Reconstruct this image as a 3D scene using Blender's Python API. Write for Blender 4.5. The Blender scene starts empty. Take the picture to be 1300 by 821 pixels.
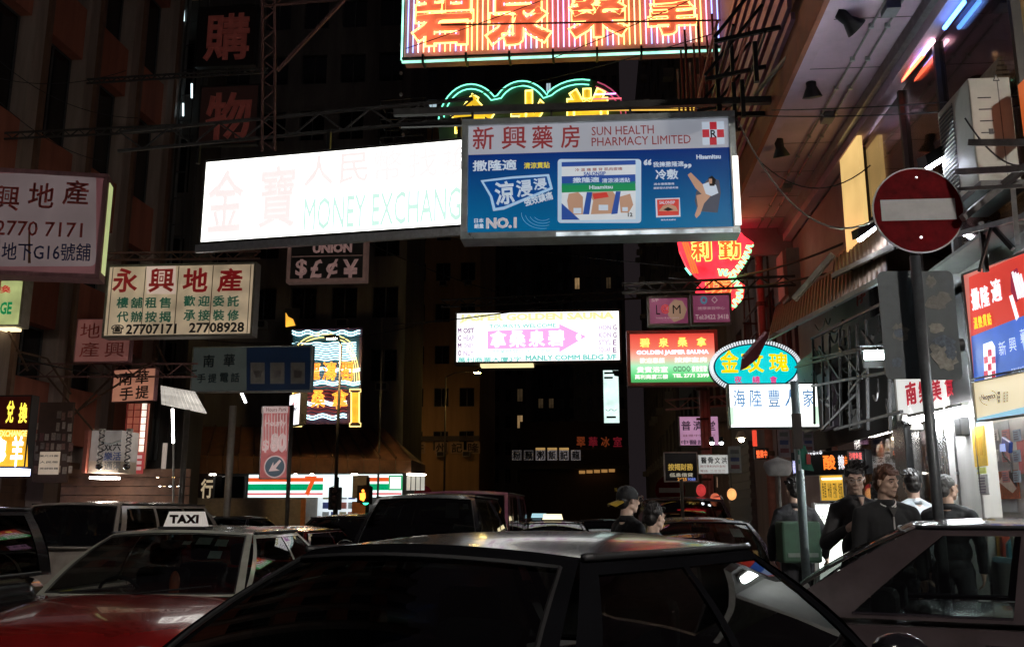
import bpy, bmesh, math, random
from mathutils import Vector, Matrix, noise
random.seed(7)
R = math.radians
scene = bpy.context.scene
col = scene.collection

# ---------------------------------------------------------------- camera
FPX, CX, CY = 1264.0, 650.0, 365.0
PITCH, YAW, CAMZ = R(12.62), R(4.86), 1.55
cam_data = bpy.data.cameras.new('camera')
cam = bpy.data.objects.new('camera', cam_data)
col.objects.link(cam)
cam.location = (0, 0, CAMZ)
cam.rotation_euler = (R(90) + PITCH, 0, YAW)
cam_data.sensor_width = 36.0
cam_data.lens = 36.0 * FPX / 1300.0
cam_data.shift_y = -45.5 / 1300.0
cam_data.clip_start = 0.05
cam_data.clip_end = 3000
scene.camera = cam
CM = cam.rotation_euler.to_matrix()

# ---------------------------------------------------------------- night sky, exposure
world = bpy.data.worlds.new('World')
scene.world = world
world.use_nodes = True
wn = world.node_tree.nodes
bg = wn['Background']
sky = wn.new('ShaderNodeTexSky')
sky.sky_type = 'NISHITA'
sky.sun_disc = False
sky.sun_elevation = R(-4)
sky.sun_rotation = R(200)
world.node_tree.links.new(sky.outputs[0], bg.inputs[0])
bg.inputs[1].default_value = 0.06
glow = wn.new('ShaderNodeMixRGB'); glow.blend_type = 'ADD'; glow.inputs[0].default_value = 1.0     # city sky glow
glow.inputs[2].default_value = (.20, .15, .17, 1)
world.node_tree.links.new(sky.outputs[0], glow.inputs[1]); world.node_tree.links.new(glow.outputs[0], bg.inputs[0])
scene.view_settings.view_transform = 'Standard'
scene.view_settings.look = 'None'
scene.view_settings.exposure = 0.0
scene.view_settings.gamma = 1.0
scene.cycles.use_denoising = True
scene.cycles.max_bounces = 6
scene.cycles.diffuse_bounces = 3
scene.cycles.glossy_bounces = 3
scene.cycles.transmission_bounces = 4
scene.cycles.transparent_max_bounces = 10
scene.cycles.caustics_reflective = False
scene.cycles.caustics_refractive = False
scene.cycles.sample_clamp_indirect = 3.0
scene.cycles.use_light_tree = True

# ---------------------------------------------------------------- geometry helpers
def ray(px, py):
    return CM @ Vector(((px - CX) / FPX, -(py - CY) / FPX, -1.0))

def at(px, py, Y):
    d = ray(px, py)
    return Vector((0, 0, CAMZ)) + d * (Y / d.y)

def atX(px, py, X):
    d = ray(px, py)
    return Vector((0, 0, CAMZ)) + d * (X / d.x)

class MB:
    """collects simple shapes, then links them as one mesh object"""
    def __init__(s):
        s.v = []; s.f = []; s.m = []
    def add(s, vs, fs, mi=0):
        n = len(s.v)
        s.v += [tuple(p) for p in vs]
        s.f += [tuple(i + n for i in f) for f in fs]
        s.m += [mi] * len(fs)
        return s
    def box(s, x0, x1, y0, y1, z0, z1, mi=0):
        vs = [(x, y, z) for x in (x0, x1) for y in (y0, y1) for z in (z0, z1)]
        return s.add(vs, [(0, 1, 3, 2), (4, 6, 7, 5), (0, 4, 5, 1), (2, 3, 7, 6), (0, 2, 6, 4), (1, 5, 7, 3)], mi)
    def bar(s, a, b, w, h=None, mi=0):
        """rectangular bar from a to b"""
        h = h or w
        a, b = Vector(a), Vector(b)
        d = (b - a).normalized()
        up = Vector((0, 0, 1)) if abs(d.z) < .95 else Vector((0, 1, 0))
        sx = d.cross(up).normalized() * w / 2
        sz = sx.cross(d).normalized() * h / 2
        vs = [p + i * sx + j * sz for p in (a, b) for i in (-1, 1) for j in (-1, 1)]
        return s.add(vs, [(0, 1, 3, 2), (4, 6, 7, 5), (0, 4, 5, 1), (2, 3, 7, 6), (0, 2, 6, 4), (1, 5, 7, 3)], mi)
    def tube(s, pts, r, n=8, closed=False, mi=0, r1=None):
        pts = [Vector(p) for p in pts]
        k = len(pts); rings = []
        prev = None
        for i, p in enumerate(pts):
            if closed:
                d = pts[(i + 1) % k] - pts[i - 1]
            else:
                d = pts[min(i + 1, k - 1)] - pts[max(i - 1, 0)]
            d.normalize()
            if prev is None:
                up = Vector((0, 0, 1)) if abs(d.z) < .9 else Vector((0, 1, 0))
                u = d.cross(up).normalized()
            else:
                u = (prev - d * prev.dot(d)).normalized()
            prev = u
            w = d.cross(u)
            rr = r if r1 is None else r + (r1 - r) * i / max(k - 1, 1)
            rings.append([p + rr * (math.cos(2 * math.pi * j / n) * u + math.sin(2 * math.pi * j / n) * w) for j in range(n)])
        vs = [q for ring in rings for q in ring]
        fs = []
        for i in range(k if closed else k - 1):
            a, b = i * n, ((i + 1) % k) * n
            for j in range(n):
                fs.append((a + j, a + (j + 1) % n, b + (j + 1) % n, b + j))
        if not closed:
            fs.append(tuple(range(n))[::-1]); fs.append(tuple((k - 1) * n + j for j in range(n)))
        return s.add(vs, fs, mi)
    def cyl(s, a, b, r, r1=None, n=12, mi=0):
        return s.tube([a, b], r, n, False, mi, r if r1 is None else r1)
    def ell(s, c, rad, nu=16, nv=10, mi=0, M=None):
        vs = []; fs = []
        M = M or Matrix.Identity(3)
        c = Vector(c)
        for j in range(nv + 1):
            t = math.pi * j / nv
            for i in range(nu):
                p = 2 * math.pi * i / nu
                vs.append(c + M @ Vector((rad[0] * math.sin(t) * math.cos(p), rad[1] * math.sin(t) * math.sin(p), rad[2] * math.cos(t))))
        for j in range(nv):
            for i in range(nu):
                fs.append((j * nu + i, (j + 1) * nu + i, (j + 1) * nu + (i + 1) % nu, j * nu + (i + 1) % nu))
        return s.add(vs, fs, mi)
    def prism(s, poly, y0, y1, mi=0):
        """polygon in local x,z extruded along y"""
        n = len(poly)
        vs = [(x, y0, z) for x, z in poly] + [(x, y1, z) for x, z in poly]
        fs = [tuple(range(n)), tuple(range(2 * n - 1, n - 1, -1))] + [(i, i + n, (i + 1) % n + n, (i + 1) % n) for i in range(n)]
        return s.add(vs, fs, mi)
    def grid(s, fn, nu, nv, mi=0, u0=0, u1=1, v0=0, v1=1):
        vs = [fn(u0 + (u1 - u0) * i / nu, v0 + (v1 - v0) * j / nv) for j in range(nv + 1) for i in range(nu + 1)]
        fs = [(j * (nu + 1) + i, j * (nu + 1) + i + 1, (j + 1) * (nu + 1) + i + 1, (j + 1) * (nu + 1) + i) for j in range(nv) for i in range(nu)]
        return s.add(vs, fs, mi)
    def lathe(s, prof, c=(0, 0, 0), n=16, mi=0, axis='z'):
        vs = []; fs = []
        for r, h in prof:
            for i in range(n):
                p = 2 * math.pi * i / n
                q = (r * math.cos(p), r * math.sin(p), h) if axis == 'z' else (r * math.cos(p), h, r * math.sin(p)) if axis == 'y' else (h, r * math.cos(p), r * math.sin(p))
                vs.append((q[0] + c[0], q[1] + c[1], q[2] + c[2]))
        for j in range(len(prof) - 1):
            for i in range(n):
                fs.append((j * n + i, j * n + (i + 1) % n, (j + 1) * n + (i + 1) % n, (j + 1) * n + i))
        fs.append(tuple(range(n))[::-1]); fs.append(tuple((len(prof) - 1) * n + i for i in range(n)))
        return s.add(vs, fs, mi)
    def mesh(s, name, mats, smooth=False, weld=False):
        me = bpy.data.meshes.new(name)
        me.from_pydata(s.v, [], s.f)
        for m in (mats if isinstance(mats, (list, tuple)) else [mats]):
            me.materials.append(m)
        me.polygons.foreach_set('material_index', s.m)
        bm = bmesh.new(); bm.from_mesh(me)
        if weld: bmesh.ops.remove_doubles(bm, verts=bm.verts, dist=1e-5)
        bmesh.ops.recalc_face_normals(bm, faces=bm.faces)
        bm.to_mesh(me); bm.free()
        if smooth:
            me.polygons.foreach_set('use_smooth', [True] * len(me.polygons))
        me.update()
        return me
    def build(s, name, mats, parent=None, smooth=False, bevel=0, weld=False, loc=None, auto=None):
        me = s.mesh(name, mats, smooth or auto is not None, weld)
        o = bpy.data.objects.new(name, me); col.objects.link(o)
        o.parent = parent
        if loc is not None: o.location = loc
        if auto is not None:
            me.set_sharp_from_angle(angle=R(auto))
        if bevel:
            b = o.modifiers.new('bevel', 'BEVEL'); b.width = bevel; b.segments = 2; b.limit_method = 'ANGLE'
        return o

def tag(o, label, cat, group=None):
    o['label'] = label; o['category'] = cat
    if group: o['group'] = group
    return o
def thing(name, label, cat, loc=(0, 0, 0), rz=0.0, group=None):
    o = bpy.data.objects.new(name, None); col.objects.link(o)
    o.empty_display_size = .2
    o.location = loc; o.rotation_euler = (0, 0, rz)
    return tag(o, label, cat, group)
def struct(o):
    o['kind'] = 'structure'; return o
def stuff(o):
    o['kind'] = 'stuff'; return o
def link_mesh(name, me, parent=None, loc=(0, 0, 0), rot=(0, 0, 0), scale=(1, 1, 1)):
    o = bpy.data.objects.new(name, me); col.objects.link(o); o.parent = parent
    o.location = loc; o.rotation_euler = rot; o.scale = scale
    return o
def copy_tree(o, parent=None):
    c = o.copy(); col.objects.link(c); c.parent = parent
    for ch in list(o.children):
        copy_tree(ch, c)
    return c

# ---------------------------------------------------------------- materials
_mc = {}
def P(name, c, rough=.6, metal=0., var=.25, scale=6., bump=0., es=0., ec=None, coat=0., streak=False, sample=True, spec=.5):
    """painted / solid surface with procedural variation of colour, a little relief and wear"""
    if name in _mc: return _mc[name]
    m = bpy.data.materials.new(name); m.use_nodes = True
    nt = m.node_tree; b = nt.nodes['Principled BSDF']; L = nt.links.new
    b.inputs['Roughness'].default_value = rough
    b.inputs['Metallic'].default_value = metal
    b.inputs['Coat Weight'].default_value = coat
    b.inputs['Coat Roughness'].default_value = .04
    b.inputs['Specular IOR Level'].default_value = spec
    tc = nt.nodes.new('ShaderNodeTexCoord')
    mp = nt.nodes.new('ShaderNodeMapping'); L(tc.outputs['Object'], mp.inputs[0])
    if streak: mp.inputs['Scale'].default_value = (1, 1, .12)
    n = nt.nodes.new('ShaderNodeTexNoise'); n.inputs['Scale'].default_value = scale
    n.inputs['Detail'].default_value = 5; n.inputs['Roughness'].default_value = .65
    L(mp.outputs[0], n.inputs['Vector'])
    r = nt.nodes.new('ShaderNodeValToRGB')
    r.color_ramp.elements[0].position = .32; r.color_ramp.elements[1].position = .68
    r.color_ramp.elements[0].color = (*[x * (1 - var) for x in c], 1)
    r.color_ramp.elements[1].color = (*[min(1, x * (1 + var * .35)) for x in c], 1)
    L(n.outputs[0], r.inputs[0]); L(r.outputs[0], b.inputs['Base Color'])
    mr = nt.nodes.new('ShaderNodeMapRange')
    mr.inputs['To Min'].default_value = max(0.02, rough - .1 * min(1, rough * 3)); mr.inputs['To Max'].default_value = min(1, rough + .12 * min(1, rough * 3))
    L(n.outputs[0], mr.inputs[0]); L(mr.outputs[0], b.inputs['Roughness'])
    if bump:
        bp = nt.nodes.new('ShaderNodeBump'); bp.inputs['Strength'].default_value = bump; bp.inputs['Distance'].default_value = .01
        n2 = nt.nodes.new('ShaderNodeTexNoise'); n2.inputs['Scale'].default_value = scale * 9; L(mp.outputs[0], n2.inputs['Vector'])
        L(n2.outputs[0], bp.inputs['Height']); L(bp.outputs[0], b.inputs['Normal'])
    if es:
        L(r.outputs[0], b.inputs['Emission Color'])
        if ec:
            for k in list(b.inputs['Emission Color'].links): nt.links.remove(k)
            b.inputs['Emission Color'].default_value = (*ec, 1)
        b.inputs['Emission Strength'].default_value = es
        if not sample: m.cycles.emission_sampling = 'NONE'
    _mc[name] = m
    return m
def E(name, c, s=1., sample=True, var=.12, scale=1.3, base=None):
    """something that gives off light: tube, lamp or back-lit acrylic with uneven brightness"""
    if name in _mc: return _mc[name]
    m = bpy.data.materials.new(name); m.use_nodes = True
    nt = m.node_tree; b = nt.nodes['Principled BSDF']; L = nt.links.new
    b.inputs['Base Color'].default_value = (*(base or [min(.8, x * .6) for x in c]), 1)
    b.inputs['Roughness'].default_value = .3
    b.inputs['Emission Color'].default_value = (*c, 1)
    tc = nt.nodes.new('ShaderNodeTexCoord')
    n = nt.nodes.new('ShaderNodeTexNoise'); n.inputs['Scale'].default_value = scale; n.inputs['Detail'].default_value = 3
    L(tc.outputs['Object'], n.inputs['Vector'])
    mr = nt.nodes.new('ShaderNodeMapRange')
    mr.inputs['From Min'].default_value = .3; mr.inputs['From Max'].default_value = .7
    mr.inputs['To Min'].default_value = s * (1 - var); mr.inputs['To Max'].default_value = s * (1 + var)
    L(n.outputs[0], mr.inputs[0]); L(mr.outputs[0], b.inputs['Emission Strength'])
    if not sample: m.cycles.emission_sampling = 'NONE'
    _mc[name] = m
    return m
def GL(name, tint=(.25, .28, .3), refl=.12, rough=.02):
    """window glass: lets tinted light straight through and mirrors the street by fresnel"""
    if name in _mc: return _mc[name]
    m = bpy.data.materials.new(name); m.use_nodes = True
    nt = m.node_tree; nt.nodes.clear(); L = nt.links.new
    out = nt.nodes.new('ShaderNodeOutputMaterial'); mx = nt.nodes.new('ShaderNodeMixShader')
    t = nt.nodes.new('ShaderNodeBsdfTransparent'); t.inputs[0].default_value = (*tint, 1)
    g = nt.nodes.new('ShaderNodeBsdfGlossy'); g.inputs['Roughness'].default_value = rough; g.inputs[0].default_value = (.9, .9, .9, 1)
    fr = nt.nodes.new('ShaderNodeLayerWeight'); fr.inputs[0].default_value = .35
    mr = nt.nodes.new('ShaderNodeMapRange'); mr.inputs['To Min'].default_value = refl * .5; mr.inputs['To Max'].default_value = .75
    L(fr.outputs['Fresnel'], mr.inputs[0]); L(mr.outputs[0], mx.inputs[0]); L(t.outputs[0], mx.inputs[1]); L(g.outputs[0], mx.inputs[2])
    L(mx.outputs[0], out.inputs[0])
    _mc[name] = m
    return m

ALU = P('brushed aluminium', (.55, .57, .58), .32, .9, .25, 14)
STEEL = P('dull galvanised steel', (.34, .33, .32), .45, .7, .35, 9, .1)
BLACKM = P('black painted steel', (.02, .02, .021), .45, .2, .3, 9)
RUST = P('rusty brown steel', (.13, .07, .045), .7, .2, .5, 12, .2)
DARKM = P('dark grey steel', (.07, .068, .066), .5, .4, .4, 9)
CABLE = P('black cable rubber', (.015, .015, .015), .6)
WHITEP = P('aged white paint', (.62, .61, .57), .55, 0, .3, 5, .1, streak=True)

# ---------------------------------------------------------------- lettering
_tc = {}
def glyphs(s, bold=0., ext=0., neon=0., res=2, space=1.0, fill='FRONT', line=1.0):
    k = (s, bold, ext, neon, res, space)
    if k in _tc: return _tc[k]
    f = bpy.data.curves.new('lettering', 'FONT')
    f.body = s; f.resolution_u = res; f.space_character = space; f.space_line = line
    f.align_x = 'LEFT'
    if neon:
        f.fill_mode = 'NONE'; f.bevel_depth = neon; f.bevel_resolution = 0; f.offset = bold
        f.resolution_u = 2
    else:
        f.offset = 0; f.extrude = ext      # boldness from a bevel: the outline swells, the fill stays clean
        f.bevel_depth = max(bold, 0); f.bevel_resolution = 0
    o = bpy.data.objects.new('t', f)
    me = bpy.data.meshes.new_from_object(o)
    bpy.data.objects.remove(o); bpy.data.curves.remove(f)
    xs = [v.co.x for v in me.vertices]; ys = [v.co.y for v in me.vertices]
    bb = (min(xs), max(xs), min(ys), max(ys))
    _tc[k] = (me, bb)
    return _tc[k]
def lettering(parent, s, x0, x1, z0, z1, mat, y=0., bold=.02, ext=0., neon=0., res=2, space=1., rot=0., name='lettering', shear=0.):
    """text laid upright in the local x,z plane facing -y, fitted to a rectangle"""
    if not neon and any(ord(c) > 0x2e80 for c in s): bold = min(bold, .028)
    me, bb = glyphs(s, bold, ext, neon, res, space)
    me = me.copy(); me.name = name
    sx = (x1 - x0) / (bb[1] - bb[0]); sz = (z1 - z0) / (bb[3] - bb[2])
    sy = (sx + sz) / 2
    cx, cz = (x0 + x1) / 2, (z0 + z1) / 2
    ca, sa = math.cos(rot), math.sin(rot)
    for v in me.vertices:
        a = (v.co.x - bb[0]) * sx + x0 - cx; b_ = (v.co.y - bb[2]) * sz + z0 - cz
        a += shear * b_
        v.co = (cx + a * ca - b_ * sa, y - v.co.z * sy, cz + a * sa + b_ * ca)
    me.materials.clear(); me.materials.append(mat)
    o = bpy.data.objects.new(name, me); col.objects.link(o); o.parent = parent
    return o

class Panel:
    """a hanging sign box. c = pixel corners (xL, yTopL, yBotL, xR, yTopR, yBotR); YL/YR distances of its two ends"""
    def __init__(s, name, label, cat, c, YL, YR=None, th=.25, group=None):
        YR = YR or YL
        xl, tl, bl, xr, tr, br = c
        A, B = at(xl, (tl + bl) / 2, YL), at(xr, (tr + br) / 2, YR)
        zt = (at(xl, tl, YL).z + at(xr, tr, YR).z) / 2; zb = (at(xl, bl, YL).z + at(xr, br, YR).z) / 2
        d = Vector((B.x - A.x, B.y - A.y, 0)); s.w = d.length; s.h = zt - zb; s.th = th
        s.rz = math.atan2(d.y, d.x)
        s.loc = Vector(((A.x + B.x) / 2, (A.y + B.y) / 2, zb))
        s.o = thing(name, label, cat, s.loc, s.rz, group)
        s.inv = (Matrix.Translation(s.loc) @ Matrix.Rotation(s.rz, 4, 'Z')).inverted()
        s.name = name
    def l(s, p):
        return s.inv @ Vector(p)
    def px(s, x, y, yy=0.):
        """pixel -> local (x,z) on the front face"""
        o = s.inv @ Vector((0, 0, CAMZ)); d = (s.inv.to_3x3() @ ray(x, y))
        t = (yy - o.y) / d.y
        q = o + d * t
        return q.x, q.z
    def body(s, face, frame, fw=.05, side=None, proud=.02, back=None):
        w, h, t = s.w / 2, s.h, s.th
        MB().box(-w + .01, w - .01, .02, t, .01, h - .01).build('case', side or frame, s.o)
        m = MB()
        m.box(-w, w, -proud, t + .01, 0, fw).box(-w, w, -proud, t + .01, h - fw, h)
        m.box(-w, -w + fw, -proud, t + .01, fw, h - fw).box(w - fw, w, -proud, t + .01, fw, h - fw)
        m.build('frame', frame, s.o, bevel=.006)
        if face:
            s.face = MB().box(-w + fw, w - fw, 0, .018, fw, h - fw).build('face_panel', face, s.o)
        return s
    def t(s, txt, x0, y0, x1, y1, mat, bold=.02, **k):
        """text fitted in a pixel rectangle (at its own place on the sign)"""
        yy = k.pop('y', -.004)
        a = s.px(x0, (y0 + y1) / 2, yy); b = s.px(x1, (y0 + y1) / 2, yy)
        zc = (a[1] + b[1]) / 2
        hh = abs(s.px((x0 + x1) / 2, y0, yy)[1] - s.px((x0 + x1) / 2, y1, yy)[1]) / 2
        return lettering(s.o, txt, a[0], b[0], zc - hh, zc + hh, mat, y=yy, bold=bold, **k)
    def r(s, x0, y0, x1, y1, mat, y=-.002, name='printed_field', dy=.004):
        a = s.px(x0, y0, y); b = s.px(x1, y1, y)
        return MB().box(a[0], b[0], y, y + dy, b[1], a[1]).build(name, mat, s.o)
    def poly(s, pts, mat, y=-.003, name='printed_shape', dy=.003):
        q = [s.px(px_, py_, y) for px_, py_ in pts]
        return MB().prism(q, y, y + dy).build(name, mat, s.o)

def truss(mb, a, b, h=.3, n=None, r=.02):
    """two chords with zigzag lacing between them"""
    a, b = Vector(a), Vector(b); L = (b - a).length; n = n or max(2, int(L / (h * 1.3)))
    up = Vector((0, 0, h)) if abs((b - a).normalized().z) < .8 else Vector((h, 0, 0))
    mb.bar(a, b, r * 2); mb.bar(a + up, b + up, r * 2)
    for i in range(n):
        p = a.lerp(b, i / n); q = a.lerp(b, (i + 1) / n)
        if i % 2: mb.bar(p + up, q, r * 1.2)
        else: mb.bar(p, q + up, r * 1.2)
def sag(a, b, s, n=14):
    a, b = Vector(a), Vector(b)
    return [a.lerp(b, i / n) - Vector((0, 0, s * 4 * (i / n) * (1 - i / n))) for i in range(n + 1)]

# ================================================================ SETTING
def mat_asphalt():
    m = P('worn damp asphalt', (.045, .045, .047), .5, 0, .45, 3.5, .5)
    return m
ASPH = mat_asphalt()
PAVE = P('grey paving concrete', (.27, .26, .245), .7, 0, .3, 4, .3)
LINE = P('worn road paint', (.55, .53, .48), .6, 0, .5, 8)
KERBX, FX = 2.2, 3.6          # kerb line and right-hand building line
g = MB().box(-900, 900, -60, 1500, -.3, 0)
struct(g.build('ground', ASPH))
m = MB().box(KERBX + .15, 14, 8.1, 44, 0.004, .14); struct(m.build('pavement_right', PAVE))
m = MB()
struct(MB().box(KERBX, KERBX + .15, 8.1, 44, .004, .15).build('kerb_right', P('kerb stone', (.3, .29, .27), .7, 0, .3, 6, .2), bevel=.02))
struct(MB().box(-26, -10.8, 8.5, 32, .004, .14).build('pavement_left', PAVE))
struct(MB().box(-10.8, -10.65, 8.5, 32, .004, .15).build('kerb_left', P('kerb stone', (.3, .29, .27)), bevel=.02))
struct(MB().box(-32, -9.2, 44.0, 100, .004, .14).build('pavement_far_left', PAVE))
struct(MB().box(KERBX, 14, 52, 160, .004, .14).build('pavement_far_right', PAVE))
m = MB()
for i in range(14):
    m.box(-3.9, -3.8, 8 + i * 6, 11 + i * 6, .004, .006)
    m.box(-7.3, -7.2, 8 + i * 6, 11 + i * 6, .004, .006)
struct(stuff_mark := m.build('road_markings', LINE))

# ---------------------------------------------------------------- building kit
def window_mesh(w, h, frame, pane, d=.06, mull=1):
    """returns two meshes, frame and pane, in local x,z facing -y, origin at the lower left"""
    f = MB(); t = .05
    f.box(0, w, -d, 0, 0, t).box(0, w, -d, 0, h - t, h).box(0, t, -d, 0, t, h - t).box(w - t, w, -d, 0, t, h - t)
    for i in range(mull):
        x = w * (i + 1) / (mull + 1); f.box(x - t / 2, x + t / 2, -d, 0, t, h - t)
    p = MB().box(t, w - t, -.02, -.01, t, h - t)
    return f.mesh('window', frame), p.mesh('pane', pane)
DARKPANE = P('dark window glass', (.012, .013, .016), .08, 0, .3, 2)
WINFR = P('old aluminium window frame', (.12, .12, .12), .5, .5, .3, 6)
def facade(name, label, loc, rz, w, h, wall, sp, z0, floors, n, ww, wh, lit=None, depth=8., cat='building', ac=.0, cols=None):
    """a wall in local x (0..w) with real recessed windows; sp = floor pitch. Wall strips and piers are one wall part."""
    o = thing(name, label, cat, loc, rz)
    m = MB()
    pitch = w / n; mx = (pitch - ww) / 2; by = (sp - wh) / 2
    m.box(0, w, .25, depth, 0, h)
    m.box(0, w, 0, .249, 0, z0 + by)
    for k in range(floors):
        zb = z0 + k * sp + by
        if k: m.box(0, w, 0, .249, zb - (sp - wh), zb)
        for i in range(n + 1):
            a = 0 if i == 0 else i * pitch - mx; b = w if i == n else i * pitch + mx
            m.box(a, b, .003, .249, zb, zb + wh)
    m.box(0, w, 0, .249, z0 + floors * sp - by, h)
    m.build('wall', wall, o)
    fm, pm = window_mesh(ww, wh, WINFR, DARKPANE, mull=1 if ww < 1.6 else 2)
    lp = {}
    for k in range(floors):
        for i in range(n):
            f = link_mesh('window', fm, o, (i * pitch + mx, .2, z0 + k * sp + by))
            key = lit.get((k, i)) if lit else None
            if key:
                if key.name not in lp:
                    q = pm.copy(); q.materials.clear(); q.materials.append(key); lp[key.name] = q
                link_mesh('pane', lp[key.name], f)
            else:
                link_mesh('pane', pm, f)
            if ac and random.random() < ac:
                a = MB().box(0, .6, -.45, .1, 0, .4).box(.05, .55, -.46, -.449, .04, .36, 1)
                a.build('air_conditioner', [P('dirty cream plastic', (.35, .33, .28), .6), BLACKM], o, loc=(i * pitch + mx + ww * .3, 0, z0 + k * sp + by - .5))
    return o
REDW = P('weathered terracotta render', (.45, .15, .095), .85, 0, .35, 1.5, .3, streak=True)
GREYW = P('dirty grey render', (.17, .155, .14), .9, 0, .4, 1.3, .3, streak=True)
DARKW = P('sooty dark render', (.085, .078, .072), .9, 0, .4, 1.1, .3, streak=True)
TANW = P('tan render', (.34, .25, .15), .9, 0, .3, 1.2, .2, streak=True)
PIER = P('grey pier tiles', (.36, .28, .24), .8, 0, .3, 3, .2, streak=True)
WARMWIN = E('window lit warm', (1., .62, .28), .22, False, .7, .8)
COOLWIN = E('window lit cool', (.65, .85, .95), .6, False)
DIMWIN = E('window lit dimly', (.5, .33, .17), .05, False, .7, .8)

# left building A: terracotta spandrels between deep grey piers, wall plane X=-13
LA = thing('corner_building', 'terracotta building at the upper left with deep grey piers between large dark windows', 'building', (-13, 13.2, 0))
m = MB(); m.box(-9, -.75, 0, 15.6, 0, 26)
m.build('wall', P('dark recess wall', (.03, .025, .025), .8), LA)
pitch = 2.36
for k in range(7):
    y = .55 + k * pitch
    if y > 15.4: break
    MB().box(-.75, .0, y - .32, y + .32, 0, 26).build('pier', PIER, LA, bevel=.02)
    MB().box(.003, .1, y + .1, y + .24, 3.5, 26).build('pipe', P('brown soil pipe', (.17, .09, .06), .5), LA)
sp_z = [3.6, 6.3, 9.4, 13.4, 17.4, 21.4]
for z in sp_z:
    for k in range(6):
        y = .55 + k * pitch
        MB().box(-.5, -.12, y + .322, y + pitch - .322, z - .45, z + .95).build('spandrel', REDW, LA)
for k in range(6):
    for j, z in enumerate(sp_z[:-1]):
        y = .55 + k * pitch
        zt = sp_z[j + 1] - .45
        f = MB()
        y0, y1, z0, z1 = y + .325, y + pitch - .325, z + .955, zt - .005
        f.box(-.45, -.4, y0, y0 + .05, z0, z1).box(-.45, -.4, y1 - .05, y1, z0, z1).box(-.45, -.4, y0 + .05, y1 - .05, z0, z0 + .05).box(-.45, -.4, y0 + .05, y1 - .05, z1 - .05, z1)
        f.box(-.45, -.4, (y0 + y1) / 2 - .02, (y0 + y1) / 2 + .02, z0 + .05, z1 - .05)
        w = f.build('window', WINFR, LA)
        MB().box(-.44, -.43, y0 + .05, y1 - .05, z0 + .05, z1 - .05).build('pane', DARKPANE, w)
for k in range(6):     # shop units at street level
    y = .55 + k * pitch
    s = MB()
    for j in range(16): s.box(-.5, -.44 + .02 * (j % 2), y + .33, y + pitch - .33, .2 + j * .16, .2 + j * .16 + .155)
    s.build('roller_shutter', P('rust brown shutter', (.2, .11, .07), .5, .3, .3, 6, streak=True), LA)

# left building B, dark, standing behind it; grey pilaster facing the camera
LB_ = facade('tenement_building', 'dark tenement behind the big white exchange sign, with a grey pilaster and tall narrow windows', (-30, 28.9, 0), 0, 17.7, 34, DARKW, 3.3, 4, 9, 8, 1.45, 1.9,
             lit={(4, 7): DIMWIN, (5, 6): DIMWIN}, depth=1.5, ac=.1)
p = at(195, 300, 28.4)
MB().box(p.x + 30 - .42, p.x + 30 + .42, -.5, -.003, 3, 34).build('pilaster', P('blue grey concrete', (.24, .25, .25), .8, 0, .3, 2, .2, streak=True), LB_)
for k in range(14):
    MB().box(p.x + 30 + .43, p.x + 30 + .5, -.42, -.36, 4.2 + k * 2, 4.9 + k * 2).build('pipe_bracket', RUST, LB_)
for px_, py0, py1 in ((231, 8, 24), (179, 48, 62), (230, 129, 145), (241, 104, 122)):
    a = at(px_, py0, 28.2); b = at(px_, py1, 28.2)
    MB().cyl((a.x + 30, -.55, a.z), (b.x + 30, -.55, b.z), .03, n=6).build('light_strip', E('stairwell tube light', (.7, .9, .95), 2.2, False), LB_)
for xx in (214, 229, 241):
    a = at(xx, 300, 28.3)
    MB().cyl((a.x + 30, -.5, 3), (a.x + 30, -.5, 33), .035, n=6).build('pipe', DARKM, LB_)
for k in range(26):
    z = 5 + k * .85; a, b = at(214, 300, 28.3).x + 30, at(229, 300, 28.3).x + 30
    MB().bar((a, -.5, z), (b, -.5, z), .03).build('rung', DARKM, LB_)

# the convenience store building beyond the crossing
SB = facade('store_building', 'dark building above the striped convenience store behind the crossing', (-25, 50, 0), 0, 15.2, 40, GREYW, 3.3, 7.2, 9, 7, 1.4, 1.7, lit={(3, 6): DIMWIN}, depth=5.5, ac=.2)
C7 = lambda px_, py_, Y=48.: at(px_, py_, Y)
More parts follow.
